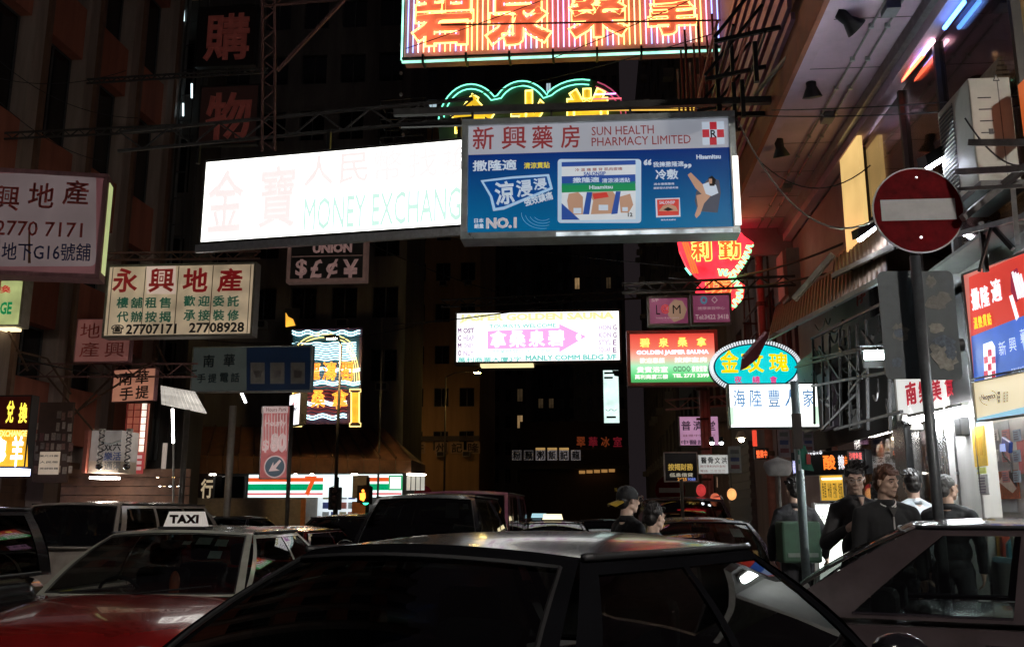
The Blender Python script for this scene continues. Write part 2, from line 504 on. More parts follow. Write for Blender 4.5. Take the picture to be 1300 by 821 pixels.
# street wall of the shop, counters and shelves in a lit room
def store():
    o = thing('convenience_store', 'brightly lit convenience store with orange, green and red striped fascia under the big canopy', 'store', (-16, 46.4, 0))
    def W(px_, py_, Y): p = at(px_, py_, Y); return (p.x + 16, p.y - 46.4, p.z)
    WHT = E('store back wall under tubes', (.85, .95, 1), .75, True, .25, 1.2)
    # lit acrylic fascia with stripes
    x0 = W(315, 620, 46.3)[0]; x1 = W(410, 620, 46.3)[0]
    x2 = W(463, 620, 46.3)[0]; x3 = W(510, 620, 46.3)[0]
    def zz(y): return W(400, y, 46.3)[2]
    FA = E('fascia back-lit white', (.85, 1, 1), 1.3, True)
    MB().box(x0, x2 - .02, -.1, 0, zz(631), zz(602)).build('fascia', FA, o)
    MB().box(x2, x3, -.1, 0, zz(631), zz(602)).build('fascia', FA, o)
    for (a, b, c, n) in ((606, 611, (1, .12, .02), 'orange'), (614, 622, (0, .45, .18), 'green'), (625.5, 627.5, (.9, .03, .06), 'red')):
        em = E('stripe ' + n, c, .75, False)
        MB().box(x0, x1, -.115, -.102, zz(b), zz(a)).build('stripe', em, o)
        MB().box(x2 + .05, x3, -.115, -.102, zz(b), zz(a)).build('stripe', em, o)
    lettering(o, '7', W(414, 0, 46.3)[0], W(428, 0, 46.3)[0], zz(629), zz(604), E('stripe orange', (1, .12, .02)), y=-.105, bold=.05, name='numeral_seven')
    # room
    bx0, bx1 = W(386, 640, 46.3)[0], W(440, 640, 46.3)[0]
    MB().box(bx0, bx1, 2.2, 2.26, 0, zz(602)).build('back_wall', WHT, o)
    MB().box(bx0 - 8, bx0, -.1, 2.2, 0, zz(631)).build('brown_wall', P('cream shop wall', (.3, .25, .2), .7), o)
    MB().box(bx0 - .12, bx0 + .1, -.2, -.102, 0, zz(632)).build('door_post', P('orange post', (.55, .2, .06), .5), o)
    MB().box(bx0 + .1, bx1, .7, 1.3, 0, .95).build('counter', P('counter laminate', (.5, .45, .4), .4), o)
    for i in range(16):
        x = random.uniform(bx0 + .2, bx1 - .2); h = random.uniform(.12, .4)
        MB().box(x, x + .16, .8, .95, .951, .951 + h).build('packet', P('packet %d' % (i % 4), [(.7, .7, .72), (.12, .15, .5), (.6, .5, .3), (.7, .2, .15)][i % 4], .5), o)
    for i in range(3):
        for k in range(5):
            x = bx0 + .3 + k * .42
            MB().box(x, x + .3, 2.0, 2.19, 1.2 + i * .45, 1.5 + i * .45).build('shelf_stock', P('packet %d' % ((i + k) % 4), (.5, .5, .5)), o)
    MB().box(x2 + 1.9, x3 + .3, .0, .2, 0, zz(632)).build('side_wall', P('cream shop wall', (.3, .25, .2)), o)
    q0, q1 = W(273, 600, 46.3)[0], W(312, 600, 46.3)[0]
    MB().box(q0, q1, -.1, 0, zz(632), zz(604)).build('dark_window', GL('shop glass'), o)
    for x in (q0, (q0 + q1) / 2, q1): MB().box(x - .04, x + .04, -.14, -.101, zz(632), zz(604)).build('window_post', ALU, o)
    for xx in (268, 272, 375, 396, 448, 452):
        a = W(xx, 602, 45.6); MB().ell(a, (.1, .1, .05), 8, 5).build('downlight', E('shop downlight', (1, .93, .8), 9, True), o)
    # green framed notice light and hanging boards on the right corner
    a, b = W(495, 620, 45.8), W(509, 605, 45.8)
    MB().box(a[0], b[0], a[1], a[1] + .1, a[2], b[2]).build('lit_notice', E('notice white', (.8, 1, .9), 1.6), o)
    MB().box(a[0] - .07, b[0] + .07, a[1] + .02, a[1] + .09, a[2] - .07, b[2] + .07).build('notice_frame', E('green glow', (.05, .5, .2), .6, False), o)
    for i in range(4):
        a, b = W(516 + i * 6, 622, 45.6 + i * .4), W(521 + i * 6, 604, 45.6 + i * .4)
        MB().box(a[0], b[0], a[1], a[1] + .05, a[2], b[2]).build('menu_board', E('menu board dim light', (.8, .75, .65), .55, False), o)
    a, b = W(447, 632, 45.2), W(476, 603, 45.2)
    MB().box(a[0], b[0] - .3, a[1], a[1] + .1, a[2], b[2]).build('notice_board', P('brown grey board', (.3, .24, .2), .7), o)
    MB().box(a[0], b[0] - .3, a[1], a[1] + .1, 0, a[2] - .15).build('cabinet', P('orange post', (.55, .2, .06)), o)
    # character on the shuttered unit to the left
    a, b = W(253, 632, 46.2), W(270, 607, 46.2)
    MB().box(a[0] - 2.2, b[0] + .4, -.1, 0, zz(632), zz(602)).build('dark_fascia', P('dark red board', (.05, .03, .025), .6), o)
    lettering(o, '行', a[0], b[0], zz(632), zz(607), E('cream character', (1, .8, .5), .35, False), y=-.11, bold=.03)
    MB().box(a[0] - 2.2, bx0 - 8, -.08, .1, 0, zz(633)).build('lower_wall', P('cream shop wall', (.3, .25, .2)), o)
store()
# canopy: sloping metal sheets with standing seams
def canopy():
    o = thing('store_canopy', 'big brown sloping sheet metal canopy wrapping the store corner above the lit fascia', 'canopy', (-16, 46, 3.2))
    TL, TR = at(225, 541, 49.6), at(488, 543, 49.6)
    BL, BR = at(205, 577, 45.2), at(523, 583, 45.2)
    FL, FR = at(205, 601, 45.2), at(523, 600, 45.2)
    b = Vector((16, -46, -3.2))
    RST = P('brown weathered sheet metal', (.23, .105, .055), .6, .15, .4, 1.5, .2, streak=True)
    n = 16
    for i in range(n):
        a0, a1 = i / n, (i + 1) / n - .003
        q = [TL.lerp(TR, a0) + b, TL.lerp(TR, a1) + b, BL.lerp(BR, a1) + b, BL.lerp(BR, a0) + b]
        dn = Vector((0, 0, -.06))
        m = MB().add(q + [x + dn for x in q], [(0, 1, 2, 3), (7, 6, 5, 4), (0, 4, 5, 1), (1, 5, 6, 2), (2, 6, 7, 3), (3, 7, 4, 0)])
        m.build('roof_sheet', RST, o)
        MB().bar(q[0] + Vector((0, 0, .05)), q[3] + Vector((0, 0, .05)), .07, .12).build('seam', RUST, o)
        q = [BL.lerp(BR, a0) + b, BL.lerp(BR, a1) + b, FL.lerp(FR, a1) + b, FL.lerp(FR, a0) + b]
        bk = Vector((0, .08, 0))
        m = MB().add([x + Vector((0, 0, -.07 if j < 2 else 0)) for j, x in enumerate(q)] + [x + bk + Vector((0, 0, -.07 if j < 2 else 0)) for j, x in enumerate(q)], [(0, 1, 2, 3), (7, 6, 5, 4), (0, 4, 5, 1), (1, 5, 6, 2), (2, 6, 7, 3), (3, 7, 4, 0)])
        m.build('valance_sheet', P('brown valance sheet', (.2, .1, .06), .6, .1, .4, 1.5, .2), o)
    # the side that turns the corner
    TE, BE, FE = at(505, 556, 60), at(540, 590, 58), at(540, 601, 58)
    m = MB().add([p + b for p in (TR, TE, BE, BR)], [(0, 1, 2, 3)]).add([p + b + Vector((.0, 0, -.06)) for p in (TR, TE, BE, BR)], [(0, 1, 2, 3)])
    m.add([p + b for p in (BR, BE, FE, FR)], [(0, 1, 2, 3)]).build('side_sheet', RST, o)
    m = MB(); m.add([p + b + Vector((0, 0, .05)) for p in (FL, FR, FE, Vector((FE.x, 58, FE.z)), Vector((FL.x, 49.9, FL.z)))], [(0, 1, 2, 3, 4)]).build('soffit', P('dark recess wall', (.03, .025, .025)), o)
    for i in range(7):
        p = FR.lerp(FE, i / 6) + b
        MB().ell(p + Vector((-.1, 0, -.06)), (.16, .16, .06), 8, 5).build('downlight', E('shop downlight', (1, .93, .8), 9, True), o)
canopy()

# tan building with shop characters, lit by sodium light
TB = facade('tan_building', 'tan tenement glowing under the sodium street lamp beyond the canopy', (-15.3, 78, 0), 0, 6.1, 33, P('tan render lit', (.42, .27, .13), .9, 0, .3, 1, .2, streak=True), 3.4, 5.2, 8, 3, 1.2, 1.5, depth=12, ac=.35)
for (t, xx) in (('井', 531), ('州', 560), ('記', 580), ('隆', 601)):
    a, b = at(xx - 7, 574, 77.8), at(xx + 7, 562, 77.8)
    MB().box(a.x + 15.3 - .08, b.x + 15.3 + .08, -.15, -.003, a.z - .08, b.z + .08).build('character_tile', P('pale sign tile', (.4, .3, .2), .7), TB)
    lettering(TB, t, a.x + 15.3, b.x + 15.3, a.z, b.z, P('dark sign paint', (.03, .02, .02), .6), y=-.155)
a, b = at(510, 560, 77.9), at(610, 553, 77.9)
MB().box(0, 6.1, -.2, -.001, a.z, b.z).build('ledge', DARKW, TB)

# far dark buildings closing the street
def lit_map(fl, n, k, mats):
    return {(random.randrange(fl), random.randrange(n)): random.choice(mats) for _ in range(k)}
far = [
    ('apartment_tower', 'dark tower left of the arrow sign with one small lit bathroom window', at(470, 650, 92), at(580, 650, 92), 60, 92, DARKW, 3.2, 15, 4, {(11, 2): COOLWIN, (4, 1): DIMWIN, (6, 0): DIMWIN, (3, 2): DIMWIN}),
    ('apartment_tower', 'near black slab block in the middle distance between the tan tenement and the street end', at(606, 650, 120), at(668, 650, 120), 70, 120, DARKW, 3.2, 16, 4, lit_map(14, 4, 9, [DIMWIN, DIMWIN, WARMWIN])),
    ('apartment_tower', 'tall dark tower behind the arrow sign with scattered dim windows', at(640, 650, 160), at(735, 650, 160), 95, 160, P('far dark concrete', (.05, .048, .05), .9), 3.2, 24, 7, lit_map(22, 7, 26, [WARMWIN, DIMWIN, DIMWIN, DIMWIN, COOLWIN])),
    ('apartment_tower', 'dark block closing the street behind the tall lit white sign', at(730, 650, 130), at(800, 650, 130), 75, 130, GREYW, 3.2, 18, 5, lit_map(17, 5, 12, [WARMWIN, DIMWIN, DIMWIN])),
]
for nm, lb, a, b, h, Y, w, sp, fl, n, lit in far:
    facade(nm, lb, (a.x, Y, 0), 0, b.x - a.x, h, w, sp, 4, fl, n, (b.x - a.x) / n * .5, 1.6, lit=lit, depth=20)

# right-hand row further down the street (street-facing walls seen at a slant)
def right_block(name, label, Y0, Y1, h, wall, z0, sp, floors, n, ww, X=FX, lit=None):
    # facade() runs along local x and looks to -y; turned 90 deg its face looks to -X and x runs towards -Y
    return facade(name, label, (X, Y1, 0), R(-90), Y1 - Y0, h, wall, sp, z0, floors, n, ww, 1.5, lit=lit, depth=9, ac=.4)
PINKW = P('stained pinkish render', (.33, .25, .24), .85, 0, .35, 1.5, .3, streak=True)
RB1 = right_block('tenement_building', 'stained tenement behind the awnings hung with pipes and air conditioners', 18.2, 27.5, 30, PINKW, 3.6, 3.2, 8, 6, 1.0)
RB2 = right_block('tenement_building', 'narrow brown tenement behind the red fan-shaped neon', 27.55, 36, 30, P('brown render', (.22, .14, .11), .85, 0, .35, 1.5, .3, streak=True), 3.6, 3.2, 8, 5, 1.1)
RB3 = right_block('tenement_building', 'dark tenement at the corner furthest along the right-hand side', 36.05, 44, 30, DARKW, 3.6, 3.2, 8, 4, 1.2)
RB4 = right_block('tenement_building', 'dim block on the right beyond the crossing', 54, 90, 40, GREYW, 4, 3.2, 10, 12, 1.6, X=4.2, lit=lit_map(9, 12, 5, [WARMWIN, DIMWIN]))

# near right building: shop floor, glazed first floor, overhanging storey
NB = thing('overhanging_building', 'near right-hand building with a pale jutting soffit over a tall glazed first floor', 'building', (FX, 8.1, 0))
def N(p): return (p[0] - FX, p[1] - 8.1, p[2])
SOF = P('soffit paint with mauve spill', (.70, .50, .62), .75, 0, .22, 1.2, .08)  # mauve spill of the pink neon is mixed into this base colour
ZS = 6.6; XO = 2.38
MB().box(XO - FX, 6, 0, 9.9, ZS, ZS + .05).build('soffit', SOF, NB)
MB().box(XO - FX, 6, .003, 9.897, ZS + .052, 22).build('upper_wall', P('dark red tiles', (.2, .06, .04), .5, 0, .3, 3, .2), NB)
MB().box(XO - FX - .06, XO - FX - .003, 0, 9.9, ZS - .12, ZS + .35).build('fascia_edge', P('rust red fascia', (.4, .12, .06), .6, 0, .3, 3), NB)
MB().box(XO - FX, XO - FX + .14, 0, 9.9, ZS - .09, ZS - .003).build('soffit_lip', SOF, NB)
MB().box(XO - FX + .15, .0, 9.78, 9.9, ZS - .5, ZS - .003).build('end_beam', P('grey concrete', (.26, .25, .25), .8, 0, .3, 2), NB)
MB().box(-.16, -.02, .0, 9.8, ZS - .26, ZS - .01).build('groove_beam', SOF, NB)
MB().box(-.24, -.165, .0, 9.8, ZS - .14, ZS - .01).build('cable_tray', ALU, NB)
for k in range(8):
    MB().box(XO - FX + .15, -.17, k * 1.22 + .55, k * 1.22 + .562, ZS - .004, ZS - .001).build('panel_seam', P('seam shadow line', (.12, .10, .11), .9), NB)
for x_ in (-.45, -.62):
    MB().cyl((x_, 0, ZS - .03), (x_, 9.7, ZS - .03), .014, n=6).build('conduit', STEEL, NB)
    for k in range(12): MB().box(x_ - .025, x_ + .025, k * .8 + .3, k * .8 + .33, ZS - .05, ZS - .002).build('conduit_clip', ALU, NB)
for k in range(3): MB().box(-.60, -.46, 1.4 + k * 2.9, 1.62 + k * 2.9, ZS - .09, ZS - .004).build('junction_box', P('grey plastic box', (.3, .3, .3), .6), NB)
# groove neon: blue above, red below
for (pa, pb, c, nm) in (((1224, 3), (1199, 36), (.1, .3, 1.), 'blue groove neon'), ((1176, 63), (1158, 86), (.35, .4, 1.), 'violet groove neon'), ((1172, 70), (1136, 112), (1., .12, .05), 'red groove neon'), ((1185, 52), (1176, 63), (.8, .5, .6), 'pink groove neon')):
    a = atX(pa[0], pa[1], FX - .05); b = atX(pb[0], pb[1], FX - .05)
    z = ZS - .28
    MB().cyl(N((FX - .05, a.y * 1, a.z)), N((FX - .05, b.y, b.z)), .022, n=8).build('neon_tube', E(nm, c, 7), NB)
# first-floor glazing
mull_y = [8.1, 9.95, 11.2, 13.05, 14.9, 16.4, 17.9]
GLZ = GL('mirrored shop glazing', (.70, .62, .60), .30, .03)
for i in range(3):
    MB().box(0.02, .035, mull_y[i] - 8.1 + .03, mull_y[i + 1] - 8.1 - .03, 4.0, ZS - .26).build('glass_pane', GLZ, NB)
for y in mull_y[:4]:
    MB().box(-.03, .05, y - 8.1 - .03, y - 8.1 + .03, 4.0, ZS - .27).build('mullion', P('dark bronze', (.05, .045, .04), .4, .5), NB)
MB().box(.0, .3, .0, 9.8, 3.7, 3.997).build('floor_band', P('grey concrete', (.26, .25, .25)), NB)
MB().box(.01, .3, 13.05 - 8.1 + .05, 9.8, 4.0, ZS - .27).build('solid_wall', P('pinkish panel', (.38, .3, .3), .6, 0, .25, 2, .1), NB)
# room behind the glazing
MB().box(2.6, 2.7, 0, 5.2, 3.9, ZS).build('room_wall', P('brown panelled wall', (.34, .25, .2), .6), NB)
MB().box(.3, 2.6, .0, 5.2, 3.9, 3.95).build('room_floor', P('dark recess wall', (.03, .025, .025)), NB)
MB().box(.3, 2.6, 5.15, 5.25, 3.95, ZS).build('room_end_wall', P('mauve wall', (.3, .2, .22), .6), NB)
for (y, x, r_) in ((1.4, .7, .16), (2.55, .8, .2), (3.3, 1.0, .17), (4.1, .8, .14)):
    MB().lathe([(r_ * 1.3, 3.95), (r_ * 1.3, 4.1), (r_, 4.2), (r_ * .93, 6.2), (r_ * 1.3, 6.4), (r_ * 1.3, 6.55)], (x, y, 0), 16).build('column', P('gilt column', (.5, .34, .14), .35, .4, .3, 6), NB, smooth=True)
for k in range(9):
    y = 3.4 + k * .2
    MB().grid(lambda u, v: (.5 + .05 * math.sin(u * 9 + k), y + u * .19, 4.2 + v * 2.2), 6, 3).build('curtain', P('grey mauve curtain', (.38, .32, .33), .8), NB, smooth=True)
for (px_, py_, c, s_) in ((1190, 85, (1, .1, .05), 3), (1197, 123, (1, .7, .35), 5), (1230, 43, (1, .7, .4), 2), (1153, 196, (1, .65, .3), 4), (1195, 177, (.9, .95, 1), 5)):
    p = atX(px_, py_, FX + 1.0)
    MB().ell(N(p), (.05, .05, .04), 10, 6).build('room_lamp', E('room lamp %d' % px_, c, s_ * 110), NB)
# ground-floor walls and the white pillar
a = atX(1200, 500, FX); b = atX(1243, 500, FX)
WALLW = P('stained white wall tiles', (.66, .65, .62), .5, 0, .22, 2, .1, streak=True)
MB().box(-.06, .1, b.y - 8.1, a.y - 8.1, .14, 3.69).build('white_pillar', WALLW, NB)
MB().box(-.06, -.003, b.y - 8.1, 9.8, 3.0, 3.697).build('sign_band_wall', P('grey concrete', (.26, .25, .25)), NB)
MB().box(.9, 1.0, 0, 3.9, .14, 3.39).build('kiosk_wall', P('kiosk white wall', (.72, .72, .7), .5, 0, .12, 2), NB)
MB().box(.31, 2.7, 0, 9.85, 3.4, 3.5).build('ceiling', P('kiosk ceiling', (.5, .5, .48), .6), NB)
MB().box(1.3, 1.4, 1.5, 9.85, .14, 3.4).build('shop_back_wall', P('dim shop wall', (.3, .22, .16), .6, 0, .4, 3), NB)
MB().box(.45, 1.3, 1.5, 9.85, 3.3, 3.39).build('shop_ceiling', P('dim shop wall', (.3, .22, .16)), NB)

# ================================================================ SIGNS
INKRED = P('faded red sign paint', (.42, .05, .04), .6, 0, .2, 20)
INKGRN = P('dark green sign paint', (.015, .10, .05), .6, 0, .2, 20)
INKBLK = P('black sign paint', (.015, .015, .015), .6, 0, .2, 20)
GW = 'hanging shop signs over the street'

# --- white money exchange light box
s = Panel('hanging_sign', 'huge glowing white exchange light box, its right end behind the blue pharmacy sign', 'sign', (256, 203, 308, 640, 171, 287), 15.8, 15.0, .4)
s.body(E('white light box face', (1, 1, .93), 3.2, True, .06, .8), DARKM, .04, side=E('cream side glow', (.9, .8, .5), .35, False))
FR_ = E('washed out red print', (1., .885, .87), 1.0, False, .03, 2, (.1, .1, .1)); FT_ = E('washed out teal print', (.66, .95, .84), 1.0, False, .03, 2, (.1, .1, .1))
s.t('金', 263, 214, 310, 295, FR_, .03); s.t('寶', 328, 209, 377, 290, FR_, .03)
for i, c in enumerate('人民幣找換'):
    s.t(c, 386 + i * 44, 197 - i * 3.4, 424 + i * 44, 236 - i * 3.4, FR_ if i < 2 else E('almost burnt out print', (1, .955, .95), 1., False, .02, 2, (.1, .1, .1)), .02)
s.t('MONEY EXCHANGE', 386, 244, 598, 286, FT_, .01)
m = MB()
for (xx, yy, rr) in ((255, 190, 0), (420, 176, 0), (585, 162, 0)):
    x, z = s.px(xx, yy, .2); m.box(x - .03, x + .03, .1, .16, s.h + .003, s.h + .4)
for q_ in range(3): MB().add(m.v[q_*8:q_*8+8], m.f[:6]).build('hanger', BLACKM, s.o)
MB().box(-s.w / 2, s.w / 2, -.1, -.02, -.16, -.03).build('bottom_rail', ALU, s.o)

# --- blue pharmacy sign
s = Panel('hanging_sign', 'blue and white pharmacy light box with chrome frame hanging over the middle of the street', 'sign', (586, 152, 305, 936, 143, 297), 12.0, 12.0, .32)
s.body(None, P('chrome sign frame', (.50, .55, .55), .3, .55, .3, 5), .085, side=ALU, proud=.05)
w, h = s.w / 2, s.h
def grad_blue():
    m = bpy.data.materials.new('printed blue vinyl'); m.use_nodes = True
    nt = m.node_tree; b = nt.nodes['Principled BSDF']; L = nt.links.new
    tc = nt.nodes.new('ShaderNodeTexCoord'); sp = nt.nodes.new('ShaderNodeSeparateXYZ'); L(tc.outputs['Object'], sp.inputs[0])
    r = nt.nodes.new('ShaderNodeValToRGB'); e = r.color_ramp.elements
    e[0].position = .05; e[0].color = (.0, .13, .30, 1); e[1].position = 1.0; e[1].color = (.004, .025, .17, 1)
    mr = nt.nodes.new('ShaderNodeMapRange'); mr.inputs[2].default_value = 1.15; L(sp.outputs[2], mr.inputs[0]); L(mr.outputs[0], r.inputs[0])
    n = nt.nodes.new('ShaderNodeTexNoise'); n.inputs['Scale'].default_value = 1.5; L(tc.outputs['Object'], n.inputs[0])
    L(r.outputs[0], b.inputs['Base Color']); L(r.outputs[0], b.inputs['Emission Color'])
    mm = nt.nodes.new('ShaderNodeMapRange'); mm.inputs[3].default_value = .45; mm.inputs[4].default_value = .75; L(n.outputs[0], mm.inputs[0]); L(mm.outputs[0], b.inputs['Emission Strength'])
    b.inputs['Roughness'].default_value = .25
    return m
BLUEV = grad_blue()
PW = E('dim white vinyl', (.43, .46, .54), .5, True, .12, 1.2, (.38, .38, .4))
MB().box(-w + .085, w - .085, 0, .018, .085, h - .085).build('face_panel', BLUEV, s.o)
za = s.px(760, 194)[1]
x0 = -w + .085; x1 = w - .085
MB().add([(x0, -.002, s.px(592, 197)[1]), (x1, -.002, s.px(925, 187)[1]), (x1, -.002, h - .085), (x0, -.002, h - .085)], [(0, 1, 2, 3)]).build('white_band', PW, s.o)
KR = E('pharmacy dark red print', (.17, .02, .022), 1, False, .05); KW = E('pharmacy white print', (.42, .48, .56), .9, False, .05)
for i, c in enumerate('新興藥房'):
    s.t(c, (600, 637, 675, 712)[i], 161 - i * .7, (627, 668, 702, 736)[i], 190 - i * .7, KR, .012)
s.t('SUN HEALTH', 751, 160, 830, 171, KR, .004); s.t('PHARMACY LIMITED', 751, 173, 877, 184, KR, .004)
s.poly([(891, 155), (919, 154), (920, 183), (892, 184)], KW, y=-.005, name='logo_field')
for (a, b) in ((1, 0), (0, 1), (2, 1), (1, 2), (1, 1)):
    s.r(891.5 + a * 9.3, 155 + b * 9.6, 891.5 + (a + 1) * 9.3, 155 + (b + 1) * 9.6, E('pharmacy red', (.33, .02, .03), 1, False) if (a, b) != (1, 1) else KW, y=-.008, name='logo_square')
s.t('R', 902, 165, 910, 175, INKBLK, .02, y=-.012)
s.t('撒隆適', 600, 203, 656, 217, KW, .025); s.t('清涼貫貼', 665, 206, 698, 214, E('pharmacy yellow', (.5, .42, .05), .9, False), .03)
# big outlined slogan, raised on a pale plate
s.poly([(610, 229), (650, 224), (697, 221), (702, 240), (640, 266), (626, 268), (622, 250)], E('pharmacy pale blue', (.28, .43, .6), .9, False), y=-.004)
s.poly([(614, 231), (650, 227), (694, 224), (698, 238), (640, 262), (629, 264), (625, 249)], E('slogan navy', (.0, .05, .22), .9, False), y=-.007)
for i, c in enumerate('涼浸浸'):
    s.t(c, (628, 655, 677)[i], (230, 228, 226)[i], (653, 676, 694)[i], (260, 250, 241)[i], KW, .05, y=-.011, rot=R(4))
s.t('強效鎮痛', 665, 247, 702, 258, KW, .03, rot=R(14)); s.t('NO.1', 617, 276, 656, 290, E('pharmacy silver', (.4, .38, .4), .9, False), .06)
s.t('日本', 602, 277, 614, 283, KW, .03); s.t('銷量', 602, 284, 614, 290, KW, .03)
for k in range(4):
    q = [s.px(689 + (12 + k * 5) * math.cos(a), 271 + (9 + k * 3.4) * math.sin(a), -.004) for a in [R(150 - j * 8 + k * 11) for j in range(14)]]
    MB().tube([(x, -.004, z) for x, z in q], .003, 4).build('ripple_line', E('pale ripple', (.1, .3, .5), .9, False), s.o)
# product pack
GLOW = E('pharmacy halo', (.36, .47, .58), .9, False)
def rrect(x0, y0, x1, y1, r=4, n=5):
    pts = []
    for (cx, cy, a0) in ((x1 - r, y0 + r, -90), (x1 - r, y1 - r, 0), (x0 + r, y1 - r, 90), (x0 + r, y0 + r, 180)):
        for i in range(n): a = R(a0 + 90 * i / (n - 1)); pts.append((cx + r * math.cos(a), cy + r * math.sin(a)))
    return pts
s.poly(rrect(708, 202, 814, 283), GLOW, y=-.004)
s.poly([(713, 206), (807, 204), (807, 278), (713, 280)], E('pack white', (.5, .53, .56), .9, False), y=-.007)
NV = E('pack navy', (.02, .06, .25), .9, False)
s.r(713, 206, 807, 209, NV, y=-.010); s.r(713, 224, 807, 233, NV, y=-.010); s.r(713, 233, 807, 242, E('pack green', (.01, .2, .07), .9, False), y=-.010)
s.t('冷 溫 痛 腰 背 肌肉痠痛', 730, 213, 790, 217, KR, .01, y=-.012); s.t('SALONSIP', 741, 218, 769, 223, NV, .03, y=-.012)
s.t('撒隆適', 727, 225, 761, 232, KW, .05, y=-.014); s.t('清涼浸透貼', 764, 226, 800, 232, KW, .02, y=-.014); s.t('Hisamitsu', 748, 235, 778, 240, KW, .03, y=-.014)
SKN = E('printed skin tone', (.36, .21, .14), .9, False)
s.poly([(722, 246), (734, 244), (740, 250), (740, 272), (723, 273), (720, 255)], SKN, y=-.012)
s.poly([(747, 244), (778, 243), (784, 252), (778, 271), (750, 272), (753, 255)], SKN, y=-.012)
s.poly([(786, 250), (800, 246), (804, 260), (798, 270), (788, 270)], SKN, y=-.012)
s.poly([(752, 246), (770, 244), (773, 250), (754, 253)], E('printed red', (.45, .04, .03), .9, False), y=-.014)
s.poly([(740, 272), (745, 244), (752, 244), (748, 272)], NV, y=-.014); s.poly([(776, 272), (782, 243), (788, 243), (784, 271)], NV, y=-.015)
for (a, b, c, d) in ((728, 264, 738, 271), (760, 260, 772, 267), (790, 263, 797, 268)): s.poly([(a, b), (c, b), (c, d), (a, d)], KW, y=-.016)
s.poly([(713, 258), (713, 279), (736, 279)], NV, y=-.017); s.t('12', 797, 270, 803, 275, INKBLK, .03, y=-.012)
s.t('“', 817, 202, 827, 210, KW, .04); s.t('我揀撒隆適', 829, 205, 868, 212, KW, .02); s.t('”', 868, 208, 878, 214, KW, .04)
s.t('冷敷', 831, 214, 862, 229, E('slogan navy', (0, .05, .22)), .09, y=-.004); s.t('冷敷', 832, 215, 861, 228, KW, .03, y=-.009)
s.t('適合撞傷腫痛', 830, 232, 856, 235, KW, .01); s.t('關節發炎舒緩疼痛', 830, 237, 861, 240, KW, .01)
s.poly([(832, 252), (863, 251), (864, 275), (833, 276)], KW, y=-.004); s.poly([(834, 253.5), (862, 252.5), (862, 273), (835, 274)], E('printed red', (.45, .04, .03)), y=-.007)
s.poly([(836, 268), (842, 261), (850, 259), (858, 262), (861, 268)], SKN, y=-.010); s.poly([(842, 266), (848, 263), (855, 266), (848, 268)], INKBLK, y=-.012)
s.t('SALONSIP', 837, 255, 857, 259, KW, .02, y=-.010); s.t('撒隆適溫感貼', 839, 278, 858, 280, KW, .01); s.t('Hisamitsu', 884, 196, 915, 202, KW, .04)
CH = E('printed armchair', (.045, .05, .07), .9, False)
s.poly([(884, 243), (891, 238), (897, 229), (905, 226), (913, 229), (915, 245), (911, 270), (886, 268), (882, 255)], CH, y=-.004)
s.poly([(873, 222), (877, 219), (893, 235), (900, 245), (894, 249), (883, 239)], SKN, y=-.008)
s.poly([(884, 248), (892, 246), (903, 248), (894, 258), (889, 272), (884, 277), (882, 273), (886, 262)], SKN, y=-.009)
s.poly([(892, 234), (900, 231), (909, 235), (912, 245), (903, 249), (896, 246)], KW, y=-.010)
s.poly([(899, 226), (904, 223), (909, 228), (907, 236), (901, 236)], INKBLK, y=-.012); s.poly([(900, 227), (904, 227), (904, 233), (900, 233)], SKN, y=-.014)
MB().box(-w + 1.2, w - .1, -.058, -.052, .012, .06).build('frame_reflection', E('glowing frame reflection', (.8, .9, .95), .55, True, .95, 5), s.o)  # broken reflection along the lower frame, put in as a glowing strip
MB().box(w - .06, w + .012, -.06, -.052, .1, h * .62).build('end_glow_strip', E('end strip glow', (1, .95, .85), 1.6, True), s.o)  # glowing strip up the right end of the frame
s_blue = s

# --- big neon sauna sign, top
s = Panel('neon_sign', 'huge pink neon sign of vertical tubes with four orange characters, at the top', 'sign', (514, -42, 79, 915, -62, 62), 17.0, 17.0, .3)
ORB = P('salmon painted tin', (.75, .30, .25), .5, 0, .25, 1.6, .1)
MB().box(-s.w / 2, s.w / 2, 0, .3, 0, s.h).build('back_panel', ORB, s.o)
cols_ = [('blue', (.32, .42, 1.)), ('white', (.85, .85, 1.)), ('peach', (1., .62, .35)), ('gold', (1., .75, .25)), ('pink', (1., .42, .6)), ('violet', (.75, .5, 1.))]
NEON = {n: E('neon ' + n, c, 2.6, True, .1) for n, c in cols_}
seq = ['blue', 'blue', 'white', 'peach', 'white', 'gold', 'violet', 'gold', 'peach', 'blue', 'violet', 'peach', 'gold', 'gold', 'peach', 'gold', 'pink', 'blue', 'violet', 'white', 'blue', 'pink', 'violet', 'blue', 'white', 'peach', 'gold', 'pink']
tb = MB().cyl((0, 0, .14), (0, 0, s.h - .1), .012, n=6)
tm = {n: tb.mesh('neon_tube', NEON[n], True) for n, _ in cols_}
n = 58
for i in range(n):
    c = seq[i % len(seq)]
    if 27 < i < 33: c = 'violet' if i % 2 else 'pink'
    link_mesh('neon_tube', tm[c], s.o, (-s.w / 2 + .08 + (s.w - .16) * i / (n - 1), -.06, 0))
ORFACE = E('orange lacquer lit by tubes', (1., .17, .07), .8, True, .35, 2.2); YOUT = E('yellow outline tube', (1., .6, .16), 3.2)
for c, x0, x1 in (('碧', 524, 600), ('泉', 617, 700), ('桑', 722, 797), ('拿', 818, 888)):
    y0, y1 = {'碧': (-27, 57), '泉': (-28, 56), '桑': (-33, 47), '拿': (-34, 43)}[c]
    s.t(c, x0, y0, x1, y1, ORFACE, .03, y=-.12, name='character')
    s.t(c, x0 - 2, y0 - 2, x1 + 2, y1 + 2, YOUT, .055, y=-.14, neon=.014, name='outline_tube')
